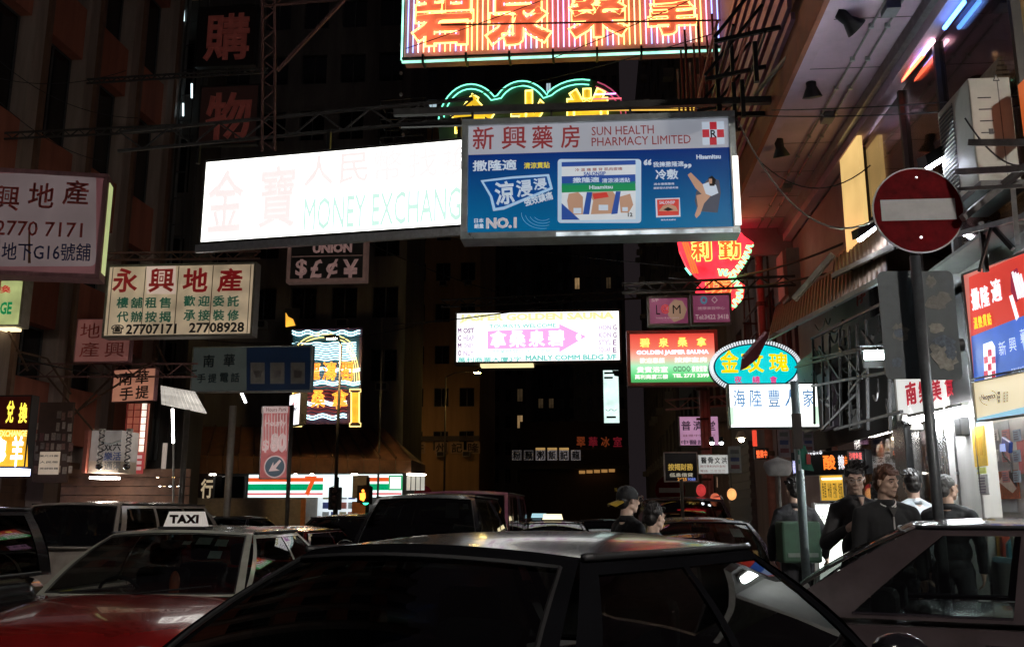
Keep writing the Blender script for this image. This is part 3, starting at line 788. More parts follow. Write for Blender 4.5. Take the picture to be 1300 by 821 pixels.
for dz, mt in ((-.02, BLACKM), (-.09, None)):
    MB().box(-s.w / 2, s.w / 2, -.18, -.14, dz - .02, dz + .015).build('bottom_rail', mt or E('green white rim tube', (.4, 1., .75), 1.5, True, .5, 3), s.o)
MB().cyl((-s.w / 2 - .03, -.05, 0), (-s.w / 2 - .03, -.05, s.h), .02, n=6).build('rim_tube', E('green white rim tube', (.4, 1., .75)), s.o)
m = MB(); 
for i in range(7): m.box(-s.w / 2 + .4 + i * .8 - .02, -s.w / 2 + .4 + i * .8 + .02, -.24, .05, -.14, .02)
for q_ in range(7): MB().add(m.v[q_*8:q_*8+8], m.f[:6]).build('rail_bracket', BLACKM, s.o)
a = s.px(560, 32, -.2); b = s.px(915, 26, -.2); MB().bar((a[0], -.2, a[1]), (b[0], -.2, b[1]), .025).build('service_rail', RUST, s.o)

# --- green cloud neon with yellow characters
s = Panel('neon_sign', 'cloud-shaped neon sign with green outline and yellow characters rising behind the blue pharmacy sign', 'sign', (556, 104, 215, 796, 100, 205), 19.0, 19.0, .2)
def cloudpts(off):
    pts = []
    for (cx, cy, rx, ry, a0, a1) in ((598, 162, 43 - off, 56 - off, 190, 315), (663, 150, 41 - off, 48 - off, 218, 322), (738, 150, 58 - off, 50 - off, 222, 360)):
        for i in range(15):
            a = R(a0 + (a1 - a0) * i / 14); pts.append((cx + rx * math.cos(a), cy + ry * math.sin(a)))
    return pts
cp = cloudpts(0) + [(793, 195), (560, 200)]
s.poly(cp, P('dark green tin', (.02, .07, .045), .5), y=.0, name='back_panel', dy=.18)
for off in (1, 7):
    q = cloudpts(off)
    k = int(len(q) * .84)
    for seg, mt in ((q[:k], E('green neon', (.2, 1., .62), 2.2)), (q[k:], E('magenta neon', (1, .15, .35), .35))):
        MB().tube([(x, -.04, z) for x, z in [s.px(a, b, -.04) for a, b in seg]], .014, 6).build('outline_tube', mt, s.o, smooth=True)
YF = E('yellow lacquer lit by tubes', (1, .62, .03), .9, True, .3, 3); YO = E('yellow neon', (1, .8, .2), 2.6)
for c, x0, x1, y0, y1 in (('金', 572, 628, 119, 190), ('水', 646, 698, 115, 190), ('堂', 720, 772, 112, 190)):
    s.t(c, x0, y0, x1, y1, YF, .055, y=-.06, name='character'); s.t(c, x0 - 1, y0 - 1, x1 + 1, y1 + 1, YO, .055, y=-.08, neon=.016, name='outline_tube')
for (x0, x1, y, c, e_) in ((754, 782, 120, (.85, .4, 1), 2.5), (752, 789, 126, (1, .15, .2), 1.5), (620, 888, 137.5, (1, .6, .1), 1.2), (700, 886, 140.5, (1, .6, .1), 1.)):
    a, b = s.px(x0, y, -.12), s.px(x1, y - 1, -.12)
    MB().cyl((a[0], -.12, a[1]), (b[0], -.12, b[1]), .015, n=6).build('neon_tube', E('neon bar %d' % x0, c, e_), s.o)

# --- white arrow sign
s = Panel('hanging_sign', 'overexposed white light box with a pink arrow pointing right across the street centre', 'sign', (577, 397, 463, 789, 390, 459), 26, 26, .4)
s.body(E('white arrow face', (1, 1, .98), 1.5, True, .05), P('battered dark sign frame', (.16, .14, .11), .5, .4, .5, 9), .06)
PK = E('washed out pink print', (1, .48, .92), 1.0, False, .02, 2, (.1, .1, .1)); YP = E('washed out yellow print', (1, .93, .45), 1.0, False, .02, 2, (.1, .1, .1))
TP = E('washed out teal small print', (.22, .66, .60), 1.0, False, .05, 2, (.1, .1, .1)); DP = E('washed out plum print', (.32, .2, .36), 1.0, False, .1, 2, (.1, .1, .1)); LP_ = E('washed out mauve print', (.7, .58, .78), 1., False, .05, 2, (.1, .1, .1))
s.poly([(619, 420), (710, 416), (710, 411), (744, 427), (710, 447), (710, 441), (619, 443)], PK)
WH_ = E('white arrow face', (1, 1, 1))
for i, c in enumerate('拿桑泉碧'): s.t(c, 622 + i * 24.5, 420 - i * .6, 643 + i * 24.5, 441 - i * .6, WH_, .07, y=-.012)
s.t('o', 731, 423, 738, 432, WH_, .09, y=-.012)
s.t('JASPER GOLDEN SAUNA', 583, 397, 780, 409, YP, .06); s.t('TOURISTS WELCOME', 621, 411, 706, 416, TP, .03)
for i, (a, b) in enumerate((('MOST', 'HONG'), ('CHEAP', 'KONG'), ('MONEY', 'STYLE'), ('ONLY', 'SQUARE'))):
    y = 416 + i * 9.5
    s.t(a[0], 581, y, 586, y + 7, DP, .06); s.t(a[1:], 588, y, 602, y + 7, LP_ if i else DP, .05)
    s.t(b[:-1], 760, y - 4, 776, y + 3, LP_, .05); s.t(b[-1], 778, y - 4, 783, y + 3, DP, .03)
    s.t('\u25a1', 607, y, 613, y + 6, LP_, .0); s.t('\u25a1', 750, y - 3, 756, y + 3, LP_, .0)
s.t('營業時間下午至凌晨', 626, 443, 700, 448, TP, .0)
s.t('萬利商業大廈3字', 581, 453, 662, 459.5, TP, .03); s.t('MANLY COMM BLDG 3/F', 667, 450, 783, 457, TP, .05)
MB().box(-s.w / 2 + .7, -s.w / 2 + 2.1, -.05, .3, -.07, -.003).build('bottom_glow', E('warm leak light', (1, .85, .45), 1.1, False), s.o)

# --- tall narrow lit sign far down the street
s = Panel('hanging_sign', 'tall narrow white lit sign hanging far down the street under the arrow sign', 'sign', (765, 469, 539, 787, 468, 537), 46, 46, .35)
s.body(E('far white face', (.75, 1, .93), 1.15, True, .25, 1.5), DARKM, .05)
for (y, a, b) in ((472, 767, 785), (478, 767, 778), (519, 768, 784), (528, 770, 782)):
    s.t('〰' if y == 519 else '—', a, y, b, y + 2.5, INKBLK, .0)
s.poly([(777, 470), (786, 470), (786, 478), (780, 477)], BLACKM)

# --- red fan neon
s = Panel('neon_sign', 'red fan-shaped neon sign with yellow characters and green key-pattern border below the blue sign', 'sign', (857, 290, 420, 957, 290, 420), 17.4, 17.4, .15)
q = [(857, 285), (863, 318), (872, 338), (884, 350), (893, 356), (884, 366), (884, 385), (931, 392), (944, 378), (946, 360), (934, 352), (944, 338), (952, 322), (957, 308), (944, 299), (934, 285)]
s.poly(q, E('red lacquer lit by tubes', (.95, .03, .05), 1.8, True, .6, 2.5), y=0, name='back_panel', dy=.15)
ng = E('green key neon', (.3, 1, .4), 2.0)
def meander(pts, wid, n):
    """a stepped key pattern running along a path of pixels"""
    out = []; L = len(pts) - 1
    for i in range(n):
        f = i / (n - 1) * L; k = min(int(f), L - 1); t = f - k
        x = pts[k][0] + (pts[k + 1][0] - pts[k][0]) * t; y = pts[k][1] + (pts[k + 1][1] - pts[k][1]) * t
        dx, dy = pts[k + 1][0] - pts[k][0], pts[k + 1][1] - pts[k][1]; l = math.hypot(dx, dy)
        o = wid * (1 if (i // 2) % 2 else 0)
        out.append((x - dy / l * o, y + dx / l * o))
    return out
for path, n in (([(956, 311), (951, 327), (943, 340), (933, 352)], 26), ([(911, 342), (923, 342), (934, 352), (943, 365), (942, 380), (931, 393)], 44)):
    for wv in (5, 8):
        MB().tube([(x, -.05 - wv * .003, z) for x, z in [s.px(a, b, -.05) for a, b in meander(path, wv, n)]], .016, 5).build('border_tube', ng, s.o)
a, b = s.px(870, 340, -.05), s.px(877, 349, -.05); MB().cyl((a[0], -.05, a[1]), (b[0], -.05, b[1]), .018, n=6).build('border_tube', E('green neon', (.2, 1, .6)), s.o)
YN = E('yellow character neon', (1, .62, .12), 2.4); ON = E('orange character neon', (1, .3, .08), 2.0)
for c, x0, x1, y0, y1 in (('利', 877, 904, 304, 332), ('勤', 912, 941, 303, 331), ('坊', 894, 931, 353, 374)):
    s.t(c, x0, y0, x1, y1, E('red orange face', (1, .18, .04), .8, False), .04, y=-.03, name='character'); s.t(c, x0, y0, x1, y1, YN if c != '坊' else ON, .05, y=-.05, neon=.022, name='outline_tube')
for k in range(3):
    a, b = s.px(864 + k * 3, 300, -.04), s.px(880 + k * 3, 347, -.04)
    MB().cyl((a[0], -.04, a[1]), (b[0], -.04, b[1]), .015, n=6).build('border_tube', E('dull orange tube', (1, .25, .05), .9), s.o)

# --- pair of dim pink boards
PKB = E('dim magenta vinyl', (.34, .07, .16), .38, False, .25, 2, (.4, .1, .22)); PKL = E('pale pink print', (.62, .42, .45), .5, False)
s = Panel('hanging_sign', 'dim magenta board with a pale leaf shape and tall letters, left of a matching board', 'sign', (822, 376, 414, 876, 375, 413), 16.8, 16.8, .15)
s.body(PKB, P('brownish sign frame', (.25, .2, .17), .5, .3), .04)
s.poly([(849, 388), (856, 380), (866, 382), (872, 392), (868, 404), (856, 409), (848, 400)], E('dim ochre leaf', (.5, .3, .2), .45, False))
s.t('5/F', 827, 379, 836, 383, PKL); s.t('L', 833, 387, 838, 399, INKBLK, .0, y=-.01); s.t('@', 839, 386, 850, 398, E('printed red', (.5, .04, .03)), .02, y=-.01); s.t('M', 854, 387, 864, 398, INKBLK, .0, y=-.01)
s.t('beauty & spa centre', 833, 402, 862, 405, PKL, .0)
s = Panel('hanging_sign', 'dim magenta board with a phone number, right of the board with the leaf shape', 'sign', (877, 373, 413, 929, 371, 411), 16.9, 16.9, .15)
s.body(PKB, P('brownish sign frame', (.25, .2, .17)), .04)
s.t('◎', 889, 376, 898, 386, E('dull teal print', (.1, .25, .35), .5, False), .02); s.t('◇', 903, 376, 911, 385, PKL, .01)
s.t('按摩美容中心', 886, 389, 920, 393, PKL, .0); s.t('Tel:3422 3418', 883, 399, 925, 405, PKL, .02)
m = MB()
# --- golden sauna sign
s = Panel('neon_sign', 'glowing red to green sauna sign with yellow characters above white lettering, beside the oval sign', 'sign', (796, 421, 492, 912, 417, 487), 20, 20, .25)
def grad(name, stops, h, s_=1.):
    m = bpy.data.materials.new(name); m.use_nodes = True
    nt = m.node_tree; b = nt.nodes['Principled BSDF']; L = nt.links.new
    tc = nt.nodes.new('ShaderNodeTexCoord'); sp = nt.nodes.new('ShaderNodeSeparateXYZ'); L(tc.outputs['Object'], sp.inputs[0])
    mr = nt.nodes.new('ShaderNodeMapRange'); mr.inputs[2].default_value = h; L(sp.outputs[2], mr.inputs[0])
    r = nt.nodes.new('ShaderNodeValToRGB'); L(mr.outputs[0], r.inputs[0])
    while len(r.color_ramp.elements) < len(stops): r.color_ramp.elements.new(.5)
    for e, (p_, c) in zip(r.color_ramp.elements, stops): e.position = p_; e.color = (*c, 1)
    L(r.outputs[0], b.inputs['Emission Color']); b.inputs['Emission Strength'].default_value = s_
    b.inputs['Base Color'].default_value = (.2, .1, .1, 1)
    return m
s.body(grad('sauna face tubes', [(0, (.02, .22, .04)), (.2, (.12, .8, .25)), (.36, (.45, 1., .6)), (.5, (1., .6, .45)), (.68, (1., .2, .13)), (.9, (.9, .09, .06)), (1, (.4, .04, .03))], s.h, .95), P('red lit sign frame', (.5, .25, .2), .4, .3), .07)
YG = E('glowing yellow character', (1, .72, .15), 1.6)
for i, c in enumerate('碧泉桑拿'):
    s.t(c, 812 + i * 24, 429 - i * .4, 825 + i * 24, 441 - i * .4, YG, .07)
    s.t(c, 811.5 + i * 24, 428.5 - i * .4, 825.5 + i * 24, 441.5 - i * .4, E('orange halo', (1, .3, .04), .9, False), .16, y=-.002)
s.t('GOLDEN JASPER SAUNA', 808, 444, 900, 451, E('white violet lettering', (1, .8, 1), 1.6), .05)
for (t_, x0, x1, y0, y1) in (('歡迎惠顧', 812, 844, 454, 461), ('按摩套房', 856, 898, 453, 460), ('貴賓浴室', 808, 848, 465, 473), ('萬利商廈三樓', 806, 848, 475, 481), ('夜夜笙歌', 878, 898, 464, 472), ('TEL 2771 3399', 854, 900, 474, 479)):
    s.t(t_, x0, y0, x1, y1, E('soft white lettering', (1, .95, .9), 1.2), .04)
s.t('○□○◇', 855, 464, 877, 472, P('dim violet print', (.3, .25, .4)), .01)

# --- oval cyan sign
s = Panel('neon_sign', 'oval cyan sign with yellow characters ringed by small white tubes', 'sign', (899, 430, 502, 1019, 430, 502), 16.2, 16.2, .25)
cx, cz = s.px(959, 466); rx, rz_ = s.w / 2 - .02, s.h / 2 - .02
ov = lambda k, n=48: [(cx + k * rx * math.cos(2 * math.pi * i / n), cz + (rz_ + (k - 1) * rx) * math.sin(2 * math.pi * i / n)) for i in range(n)]
MB().prism(ov(1.0), .0, .22).build('case', BLACKM, s.o)
MB().prism(ov(.90), -.03, -.001).build('face_panel', E('cyan lit acrylic', (.0, .62, .68), 1.05, True, .15, 1.), s.o)
rm = MB().box(-.011, .011, -.03, -.002, -.032, .032).mesh('rim_tube', E('small white tubes', (.9, .95, 1), .95, False))
n = 96
for i in range(n):
    a = 2 * math.pi * i / n
    r_ = (cx + .965 * rx * math.cos(a), cz + (rz_ - .035 * rx) * math.sin(a))
    link_mesh('rim_tube', rm, s.o, (r_[0], 0, r_[1]), (0, math.atan2((rz_) * math.cos(a), rx * math.sin(a)) * -1 + math.pi / 2 + math.pi / 2 if False else -math.atan2(math.sin(a) * rx, math.cos(a) * rz_) + math.pi / 2, 0))
MB().tube([(x, -.04, z) for x, z in ov(.905)], .012, 6, True).build('ring_tube', P('navy ring', (.01, .03, .12), .4), s.o)
YQ = E('yellow acrylic lit', (1, .72, .0), 1.05, False, .05)
for c, x0, x1, y0, y1 in (('金', 914, 938, 444, 473), ('玫', 941, 970, 446, 473), ('瑰', 976, 1001, 447, 472)): s.t(c, x0, y0, x1, y1, YQ, .05, y=-.035)
for c, x0 in (('夜', 932), ('總', 955), ('會', 977)): s.t(c, x0, 477, x0 + 10, 486, E('magenta red print', (.85, .04, .25), .9, False), .05, y=-.035)

# --- white restaurant light box
s = Panel('hanging_sign', 'bright white restaurant light box with pale blue characters just below the oval sign', 'sign', (925, 487, 546, 1040, 485, 541), 14.2, 14.2, .22)
s.body(E('restaurant face', (.97, 1, .98), 1.7, True, .1, 1.), P('thin dark frame', (.1, .12, .11), .4, .4), .02)
BT = E('pale steel blue character', (.10, .25, .48), 1., False, .3, 4)
for c, x0 in (('海', 931), ('陸', 952), ('豐', 975), ('人', 996), ('家', 1019)): s.t(c, x0, 494, x0 + 15, 516, BT, .01)
s.t('地址: 佐敦寶靈街二十一號地下', 962, 536, 1007, 539, P('grey small print', (.4, .45, .45)), .0)
for xx in (929, 1036):
    x, z = s.px(xx, 525, -.002); MB().box(x - .04, x + .03, -.003, -.001, .05, .3).build('green_tint', E('pale green print', (.7, 1., .75), 1.1, False), s.o)

# --- lilac clinic board
s = Panel('hanging_sign', 'lilac clinic board with dark characters hanging beside a pink pipe', 'sign', (862, 529, 567, 913, 526, 565), 21, 21, .12)
s.body(E('lilac lit vinyl', (.50, .26, .42), .8, False, .2, 2, (.5, .3, .42)), P('brownish sign frame', (.25, .2, .17)), .02)
for c, x0 in (('普', 865), ('濟', 880), ('堂', 896)): s.t(c, x0, 534, x0 + 12, 546, P('navy print', (.03, .03, .12)), .015)
s.t('註冊中醫跌打', 867, 551, 908, 554, INKRED, .0); s.t('中醫診所', 865, 558, 906, 564, P('navy print', (.03, .03, .12)), .01)

# --- black board with yellow lettering
s = Panel('hanging_sign', 'black board with yellow and white lettering in a thin pale frame', 'sign', (843, 574, 612, 886, 573, 611), 19.5, 19.5, .12)
s.body(P('black vinyl', (.02, .02, .025), .4), P('thin pale frame', (.6, .6, .6), .4, .3), .022)
s.t('按揭財務', 848, 588, 880, 597, E('yellow print dim', (.75, .5, .1), .5, False), .03); s.t('低息借貸', 850, 600, 880, 605, E('cream print dim', (.7, .65, .5), .5, False), .02)
s.t('2625', 860, 606, 872, 610, E('orange print dim', (1, .45, .1), .7, False), .02); s.t('9088', 873, 606, 883, 610, E('blue print dim', (.2, .3, .9), .6, False), .02)

# --- small white medicine board
s = Panel('hanging_sign', 'small white board with black characters and red lines beside the black board', 'sign', (886, 577, 602, 925, 576, 601), 18.5, 18.5, .1)
s.body(E('greyish lit vinyl', (.6, .6, .58), .62, False, .15, 3, (.6, .6, .6)), ALU, .015)
for i, c in enumerate('醫骨文洪'): s.t(c, 890 + i * 8.6, 580, 897 + i * 8.6, 588, INKBLK, .02)
s.t('跌打骨科內外全科', 889, 590, 921, 593, INKRED, .0); s.t('電話: 二三三二', 889, 596, 921, 599, INKRED, .0)

# --- left side -------------------------------------------------------------
s = Panel('hanging_sign', 'large dim property agency box with rose border, cut off by the left edge', 'sign', (-75, 225, 353, 133, 206, 346), 17.4, 18.2, .5)
s.body(None, P('rose painted frame', (.3, .14, .15), .6, 0, .3, 5, streak=True), .09, side=P('yellowish lit side', (.5, .5, .25), .5, es=.28, sample=False))
w, h = s.w / 2, s.h
MB().box(-w + .09, w - .09, 0, .018, .09, h - .09).build('face_panel', E('dim rose vinyl', (.17, .06, .07), .35, False, .2, 1.5, (.35, .18, .18)), s.o)
s.poly(rrect(-60, 220, 122, 338, 8), E('dim greyed vinyl', (.20, .15, .155), .45, True, .22, 1.4, (.28, .24, .23)), y=-.006)
FRD = P('faded red dim', (.38, .05, .04), .6)
for i, c in enumerate('永興地產'): s.t(c, -52 + i * 44, 239 - i * 3.5, -22 + i * 44 + 3, 271 - i * 3.5, FRD, .015, y=-.012)
s.t('2770 7171', -6, 281, 105, 300, FRD, .01, y=-.012, rot=R(1)); s.t('地下G16號舖', 2, 308, 115, 331, P('faded navy dim', (.03, .035, .12), .6), .01, y=-.012, rot=R(2))
MB().box(w + .006, w + .02, .1, .42, .15, h - .15).build('side_lamp', E('greenish side light', (.7, .8, .35), .55, False), s.o)
s.poly([(36, 292), (38, 292), (39, 334), (35.5, 334)], P('rust stain', (.2, .09, .04), .9), y=-.015, name='rust_stain')

s = Panel('hanging_sign', 'small glowing green and cream exchange box at the left edge under the large agency box', 'sign', (-40, 355, 417, 30, 352, 414), 20.5, 20.5, .3)
s.body(E('yellow green lit acrylic', (.55, .62, .25), .62, True, .25, 3), P('pale frame dim', (.4, .37, .32), .5), .06)
s.t('GE', 0, 383, 15, 399, E('green lit letters', (0, .22, .07), .8, False), .04); s.t('EXCHAN', -38, 384, -4, 400, E('green lit letters', (0, .22, .07)), .04); s.t('換', -4, 362, 14, 372, E('printed red', (.45, .04, .03)), .03)
MB().box(-s.w / 2, s.w / 2 - .1, -.06, .2, -.07, -.01).build('tube_light', E('cream tube', (1, .85, .5), 1.6), s.o)

s = Panel('hanging_sign', 'cream property agency board with red, green and black characters and a phone number', 'sign', (133, 336, 430, 323, 333, 425), 20, 20, .3)
s.body(E('cream dim acrylic', (.46, .35, .23), .58, True, .42, 2.2, (.6, .52, .4)), P('grey frame', (.26, .25, .22), .5, .3), .05)
DR = E('deep red print', (.26, .01, .012), .42, False); DG = E('deep green print', (.01, .06, .035), .8, False)
s.poly([(186, 337), (223, 337), (223, 373), (186, 373)], E('newer pale patch', (.62, .47, .38), .68, False, .1), y=-.003)
for c, x0 in (('永', 143), ('興', 189), ('地', 232), ('產', 276)): s.t(c, x0, 340, x0 + 32, 371, DR, .05, y=-.008)
for r_, (a, b) in enumerate((('樓舖租售', '歡迎委託'), ('代辦按揭', '承接裝修'))):
    for i in range(4):
        s.t(a[i], 148 + i * 18, 377 + r_ * 18, 163 + i * 18, 391 + r_ * 18, DG, .03)
        s.t(b[i], 233 + i * 18.5, 375 + r_ * 18, 248 + i * 18.5, 389 + r_ * 18, DG, .03)
s.t('27707171', 160, 411, 224, 424, INKBLK, .03); s.t('27708928', 240, 409, 310, 422, INKBLK, .03); s.t('☎', 141, 412, 157, 424, INKBLK, .03)
for xx in (140, 182, 224, 268, 316):
    x, z = s.px(xx, 380, -.006); MB().box(x - .008, x + .008, -.006, -.002, .06, s.h - .06).build('panel_joint', P('brown joint', (.2, .13, .08), .8), s.o)

s = Panel('hanging_sign', 'small dim red agency board hanging below the cream board', 'sign', (96, 404, 459, 166, 404, 460), 21.5, 21.5, .15)
s.body(E('dim salmon vinyl', (.24, .085, .075), .35, True, .2, 2, (.4, .2, .18)), P('rose painted frame', (.3, .14, .15)), .02)
for c, x0, y0 in (('地', 102, 410), ('永', 134, 410), ('產', 101, 434), ('興', 133, 434)): s.t(c, x0, y0, x0 + 25, y0 + 19, FRD, .0)

s = Panel('hanging_sign', 'small tilted salmon board with black characters above the white awning', 'sign', (143, 470, 511, 197, 466, 508), 22.5, 22.2, .1)
s.body(E('salmon lit vinyl', (.46, .19, .12), .62, True, .2, 3, (.5, .3, .2)), P('rose painted frame', (.3, .14, .15)), .015)
for c, x0, y0 in (('南', 151, 472), ('華', 172, 470), ('手', 152, 491), ('提', 172, 489)): s.t(c, x0, y0, x0 + 17, y0 + 17, INKBLK, .02)

s = Panel('hanging_sign', 'dim grey phone shop board joined to a blue telephone panel', 'sign', (243, 440, 499, 396, 438, 496), 24, 24, .2)
s.body(E('grey green dim vinyl', (.05, .06, .055), .4, False, .2, 2, (.06, .065, .06)), ALU, .03)
for c, x0, y0 in (('南', 258, 450), ('華', 284, 449), ('手', 250, 474), ('提', 264, 474), ('電', 279, 473), ('話', 293, 473)): s.t(c, x0, y0, x0 + (14 if y0 < 460 else 11), y0 + (16 if y0 < 460 else 12), P('dark teal print', (.01, .03, .04)), .02)
s.poly([(313, 441), (394, 440), (394, 494), (313, 496)], E('dim blue vinyl', (.005, .012, .028), .4, False, .2, 2, (.002, .004, .012)), y=-.005, name='blue_panel')
for x0 in (318, 343, 369):
    s.poly([(x0, 460), (x0 + 18, 460), (x0 + 18, 487), (x0, 487)], P('dim telephone picture', (.16, .15, .13), .6, es=.08, sample=False), y=-.009, name='printed_telephone')
    s.poly([(x0 + 4, 470), (x0 + 14, 470), (x0 + 13, 479), (x0 + 5, 479)], P('grey dial', (.15, .14, .14)), y=-.012, name='printed_dial')

s = Panel('hanging_sign', 'dim board of currency symbols in a brown frame under the big white box', 'sign', (365, 286, 359, 466, 284, 357), 25, 25, .25)
s.body(P('near black vinyl', (.02, .018, .018), .5), P('faded brown frame', (.33, .2, .17), .6, es=.10, sample=False), .10)
UN = P('dull pink tube letters', (.42, .25, .23), .5, es=.30, sample=False)
s.t('WESTERN', 392, 297, 452, 304, UN, .03); s.t('UNION', 397, 308, 447, 321, UN, .06)
x, z = s.px(415, 325); MB().box(-s.w / 2 + .12, s.w / 2 - .12, -.01, .0, z - .015, z + .015).build('divider', P('faded brown frame', (.33, .2, .17)), s.o)
for c, x0 in (('$', 375), ('£', 394), ('¢', 414), ('¥', 435)): s.t(c, x0, 329, x0 + 15 + (5 if c == '¥' else 0), 353, UN, .03)

# unlit dark red character boards; weak emission stands in for light on them
for c, x0, y0, x1, y1, sh in (('購', 250, 8, 326, 84, 'upper'), ('物', 252, 108, 328, 184, 'lower')):
    s = Panel('character_sign', sh + ' of two big unlit dark red character boards high on the dark tenement', 'sign', (x0, y0, y1, x1, y0, y1), 27.6, 27.6, .2)
    s.body(P('dark red tin' if c == '物' else 'blackened tin', (.03, .012, .01) if c == '物' else (.008, .005, .005), .6, es=.15 if c == '物' else .02, sample=False), BLACKM, .05)
    s.t(c, x0 + 9, y0 + 9, x1 - 9, y1 - 7, P('dark red character', (.30, .07, .055), .6, es=.09, sample=False), .07)

# --- wave neon
s = Panel('neon_sign', 'neon sauna sign with pale blue waves, orange characters and gold columns above the canopy', 'sign', (371, 417, 541, 458, 417, 541), 44, 44, .3)
MB().box(-s.w / 2, s.w / 2, 0, .25, .1, s.h).build('back_panel', P('deep plum tin', (.09, .03, .06), .5), s.o)
s.poly([(372, 419), (456, 419), (456, 494), (372, 494)], P('dark teal tin', (.03, .10, .13), .5), y=-.004)
WV = E('pale blue neon', (.55, .9, 1), 3.0)
def wave(y, x0, x1, amp=1.6, lam=22, ph=0, mt=WV, r=.03):
    MB().tube([(x, -.12, z) for x, z in [s.px(x0 + (x1 - x0) * i / 40, y + amp * math.sin((x0 + (x1 - x0) * i / 40) / lam * 2 * math.pi + ph), -.12) for i in range(41)]], r, 5).build('wave_tube', mt, s.o)
for y in (421, 424.5): wave(y, 371, 457)
for k in range(8): wave(435.5 + k * 3, 390 if k else 371, 452, .9, 24, r=.024)
for y in (468, 470.5, 484.5, 487.5): wave(y, 392, 457, 1.2, 26)
for y in (510, 513, 527, 530.5): wave(y, 384, 440, 1.6, 26)
for k in range(4): wave(474 + k * 3, 392, 450, .6, 24, mt=E('dim blue neon', (.2, .35, .5), .8, False), r=.015)
for k in range(9): wave(491 + k * 4.4, 384, 440, .9, 20, mt=E('dim red tube', (.5, .06, .05), .5, False), r=.015)
GN = E('gold neon', (1, .75, .25), 2.0)
for rr in (0, 4):
    MB().tube([(x, -.14, z) for x, z in [s.px(413 + (38 - rr) * math.cos(a), 447 + (23 - rr) * math.sin(a), -.14) for a in [R(200 + i * 7) for i in range(21)]]], .026, 6).build('arch_tube', GN, s.o)
for rr in (0, 3, 6):
    MB().tube([(x, -.15, z) for x, z in [s.px(440 + (16 - rr) * math.sin(R(i * 6)), 484 - (44 - rr) * math.cos(R(i * 6)), -.15) for i in range(16)]], .02, 6).build('arch_tube', GN, s.o)
for (a, b) in ((370, 383), (444, 458)):
    s.poly([(a + 1, 498), (b - 1, 498), (b - 2, 536), (a + 2, 536)], E('amber column glow', (.9, .5, .04), .75, True, .3, 2), y=-.05, name='column_panel')
    q = [(a, 494), (b, 494), (b, 497), (b - 2, 498), (b - 2, 536), (b, 537), (b, 541), (a, 541), (a, 537), (a + 2, 536), (a + 2, 498), (a, 497)]
    MB().tube([(x, -.14, z) for x, z in [s.px(i, j, -.14) for i, j in q]], .03, 5, True).build('column_tube', GN, s.o)
RO = E('orange red neon', (1, .12, .02), .9); OY = E('orange yellow neon', (1, .42, .05), 2.0)
for c, x0, x1, y0, y1 in (('龍', 384, 407, 459, 482), ('濤', 409, 427, 459, 483), ('閣', 430, 448, 459, 484), ('桑', 395, 413, 495, 517), ('拿', 421, 442, 494, 519)):
    s.t(c, x0, y0, x1, y1, RO, .03, y=-.16, name='character'); s.t(c, x0, y0, x1, y1, OY, .0, y=-.18, neon=.018, name='outline_tube')

# --- small bright box left of it, orange lamp, white slanted tube
s = Panel('hanging_sign', 'small bright white box hanging at the left foot of the wave neon', 'sign', (367, 497, 538, 381, 502, 542), 43, 42, .3)
s.body(E('small bright face', (1, .97, 1), 1.6, False, .05), DARKM, .03)
s.t('心', 371, 509, 377, 514, E('printed red', (.45, .04, .03)), .03); s.t('安', 371, 517, 377, 522, P('navy print', (.03, .03, .12)), .03)

# --- hourly pink banner with arrow
s = Panel('parking_sign', 'tall pink and white hourly rate banner with a round arrow at its foot', 'sign', (331, 515, 608, 367, 514, 608), 24, 24, .12)
s.body(E('rose striped vinyl', (.42, .10, .10), .50, True, .3, 5, (.5, .2, .2)), ALU, .025)
WP = E('pale rose print', (.62, .45, .43), .58, False)
for i in range(9):
    x = 333 + i * 3.7; s.poly([(x, 524 + random.random() * 6), (x + 1.4, 524), (x + 1.2, 575 - random.random() * 12), (x + .2, 573)], WP, name='stripe')
s.r(332.5, 516, 365.5, 524, WP, y=-.004); s.t('Hours Park', 338, 517, 364, 522, INKRED, .0, y=-.008)
s.t('Hourly', 336, 533, 363, 543, WP, .04, y=-.009); s.t('$', 333, 558, 341, 574, WP, .03, y=-.009); s.t('80', 343, 549, 364, 574, WP, .07, y=-.009)
cx, cz = s.px(349, 592); rr = .33
for r_, mt, yy in ((.27, WP, -.006), (.24, E('slate disc', (.06, .08, .10), .7, False), -.012)):
    MB().prism([(cx + r_ * math.cos(a), cz + r_ * math.sin(a)) for a in [2 * math.pi * i / 28 for i in range(28)]], yy - .004, yy).build('disc', mt, s.o)
s.poly([(357, 585), (355, 583), (347, 591), (347, 586), (341, 598), (355, 597), (350, 594)], WP, y=-.02, name='arrow')

# ================================================================ RIGHT-HAND FRONTAGE
def ymid(px_, X): return atX(px_, 500, X).y
# billboard: red over blue, turned a little towards the camera
s = Panel('billboard', 'red over blue plaster billboard with white characters at the right edge', 'sign', (1229, 351, 486, 1330, 308, 458), 9.35, 8.35, .12)
s.body(E('billboard base', (.8, .25, .2), .75, True, .1), P('dark frame', (.05, .05, .05), .5), .015)
s.poly([(1230, 352), (1329, 309), (1329, 389), (1233, 427)], E('billboard red', (.78, .055, .035), .78, True, .15, 2, (.5, .05, .04)), y=-.006)
s.poly([(1233, 427), (1329, 389), (1329, 459), (1237, 486)], E('billboard blue', (.06, .16, .62), .78, True, .35, 2.5, (.05, .1, .4)), y=-.006)
BW = E('billboard white print', (1, .97, 1), 1.0, False, .05); BY = E('billboard yellow print', (1, .75, .05), .9, False, .05)
for c, x0, x1, y0, y1 in (('撒', 1233, 1244, 365, 394), ('隆', 1245, 1256, 362, 390), ('適', 1258, 1271, 353, 384)): s.t(c, x0, y0, x1, y1, BW, .025, y=-.012)
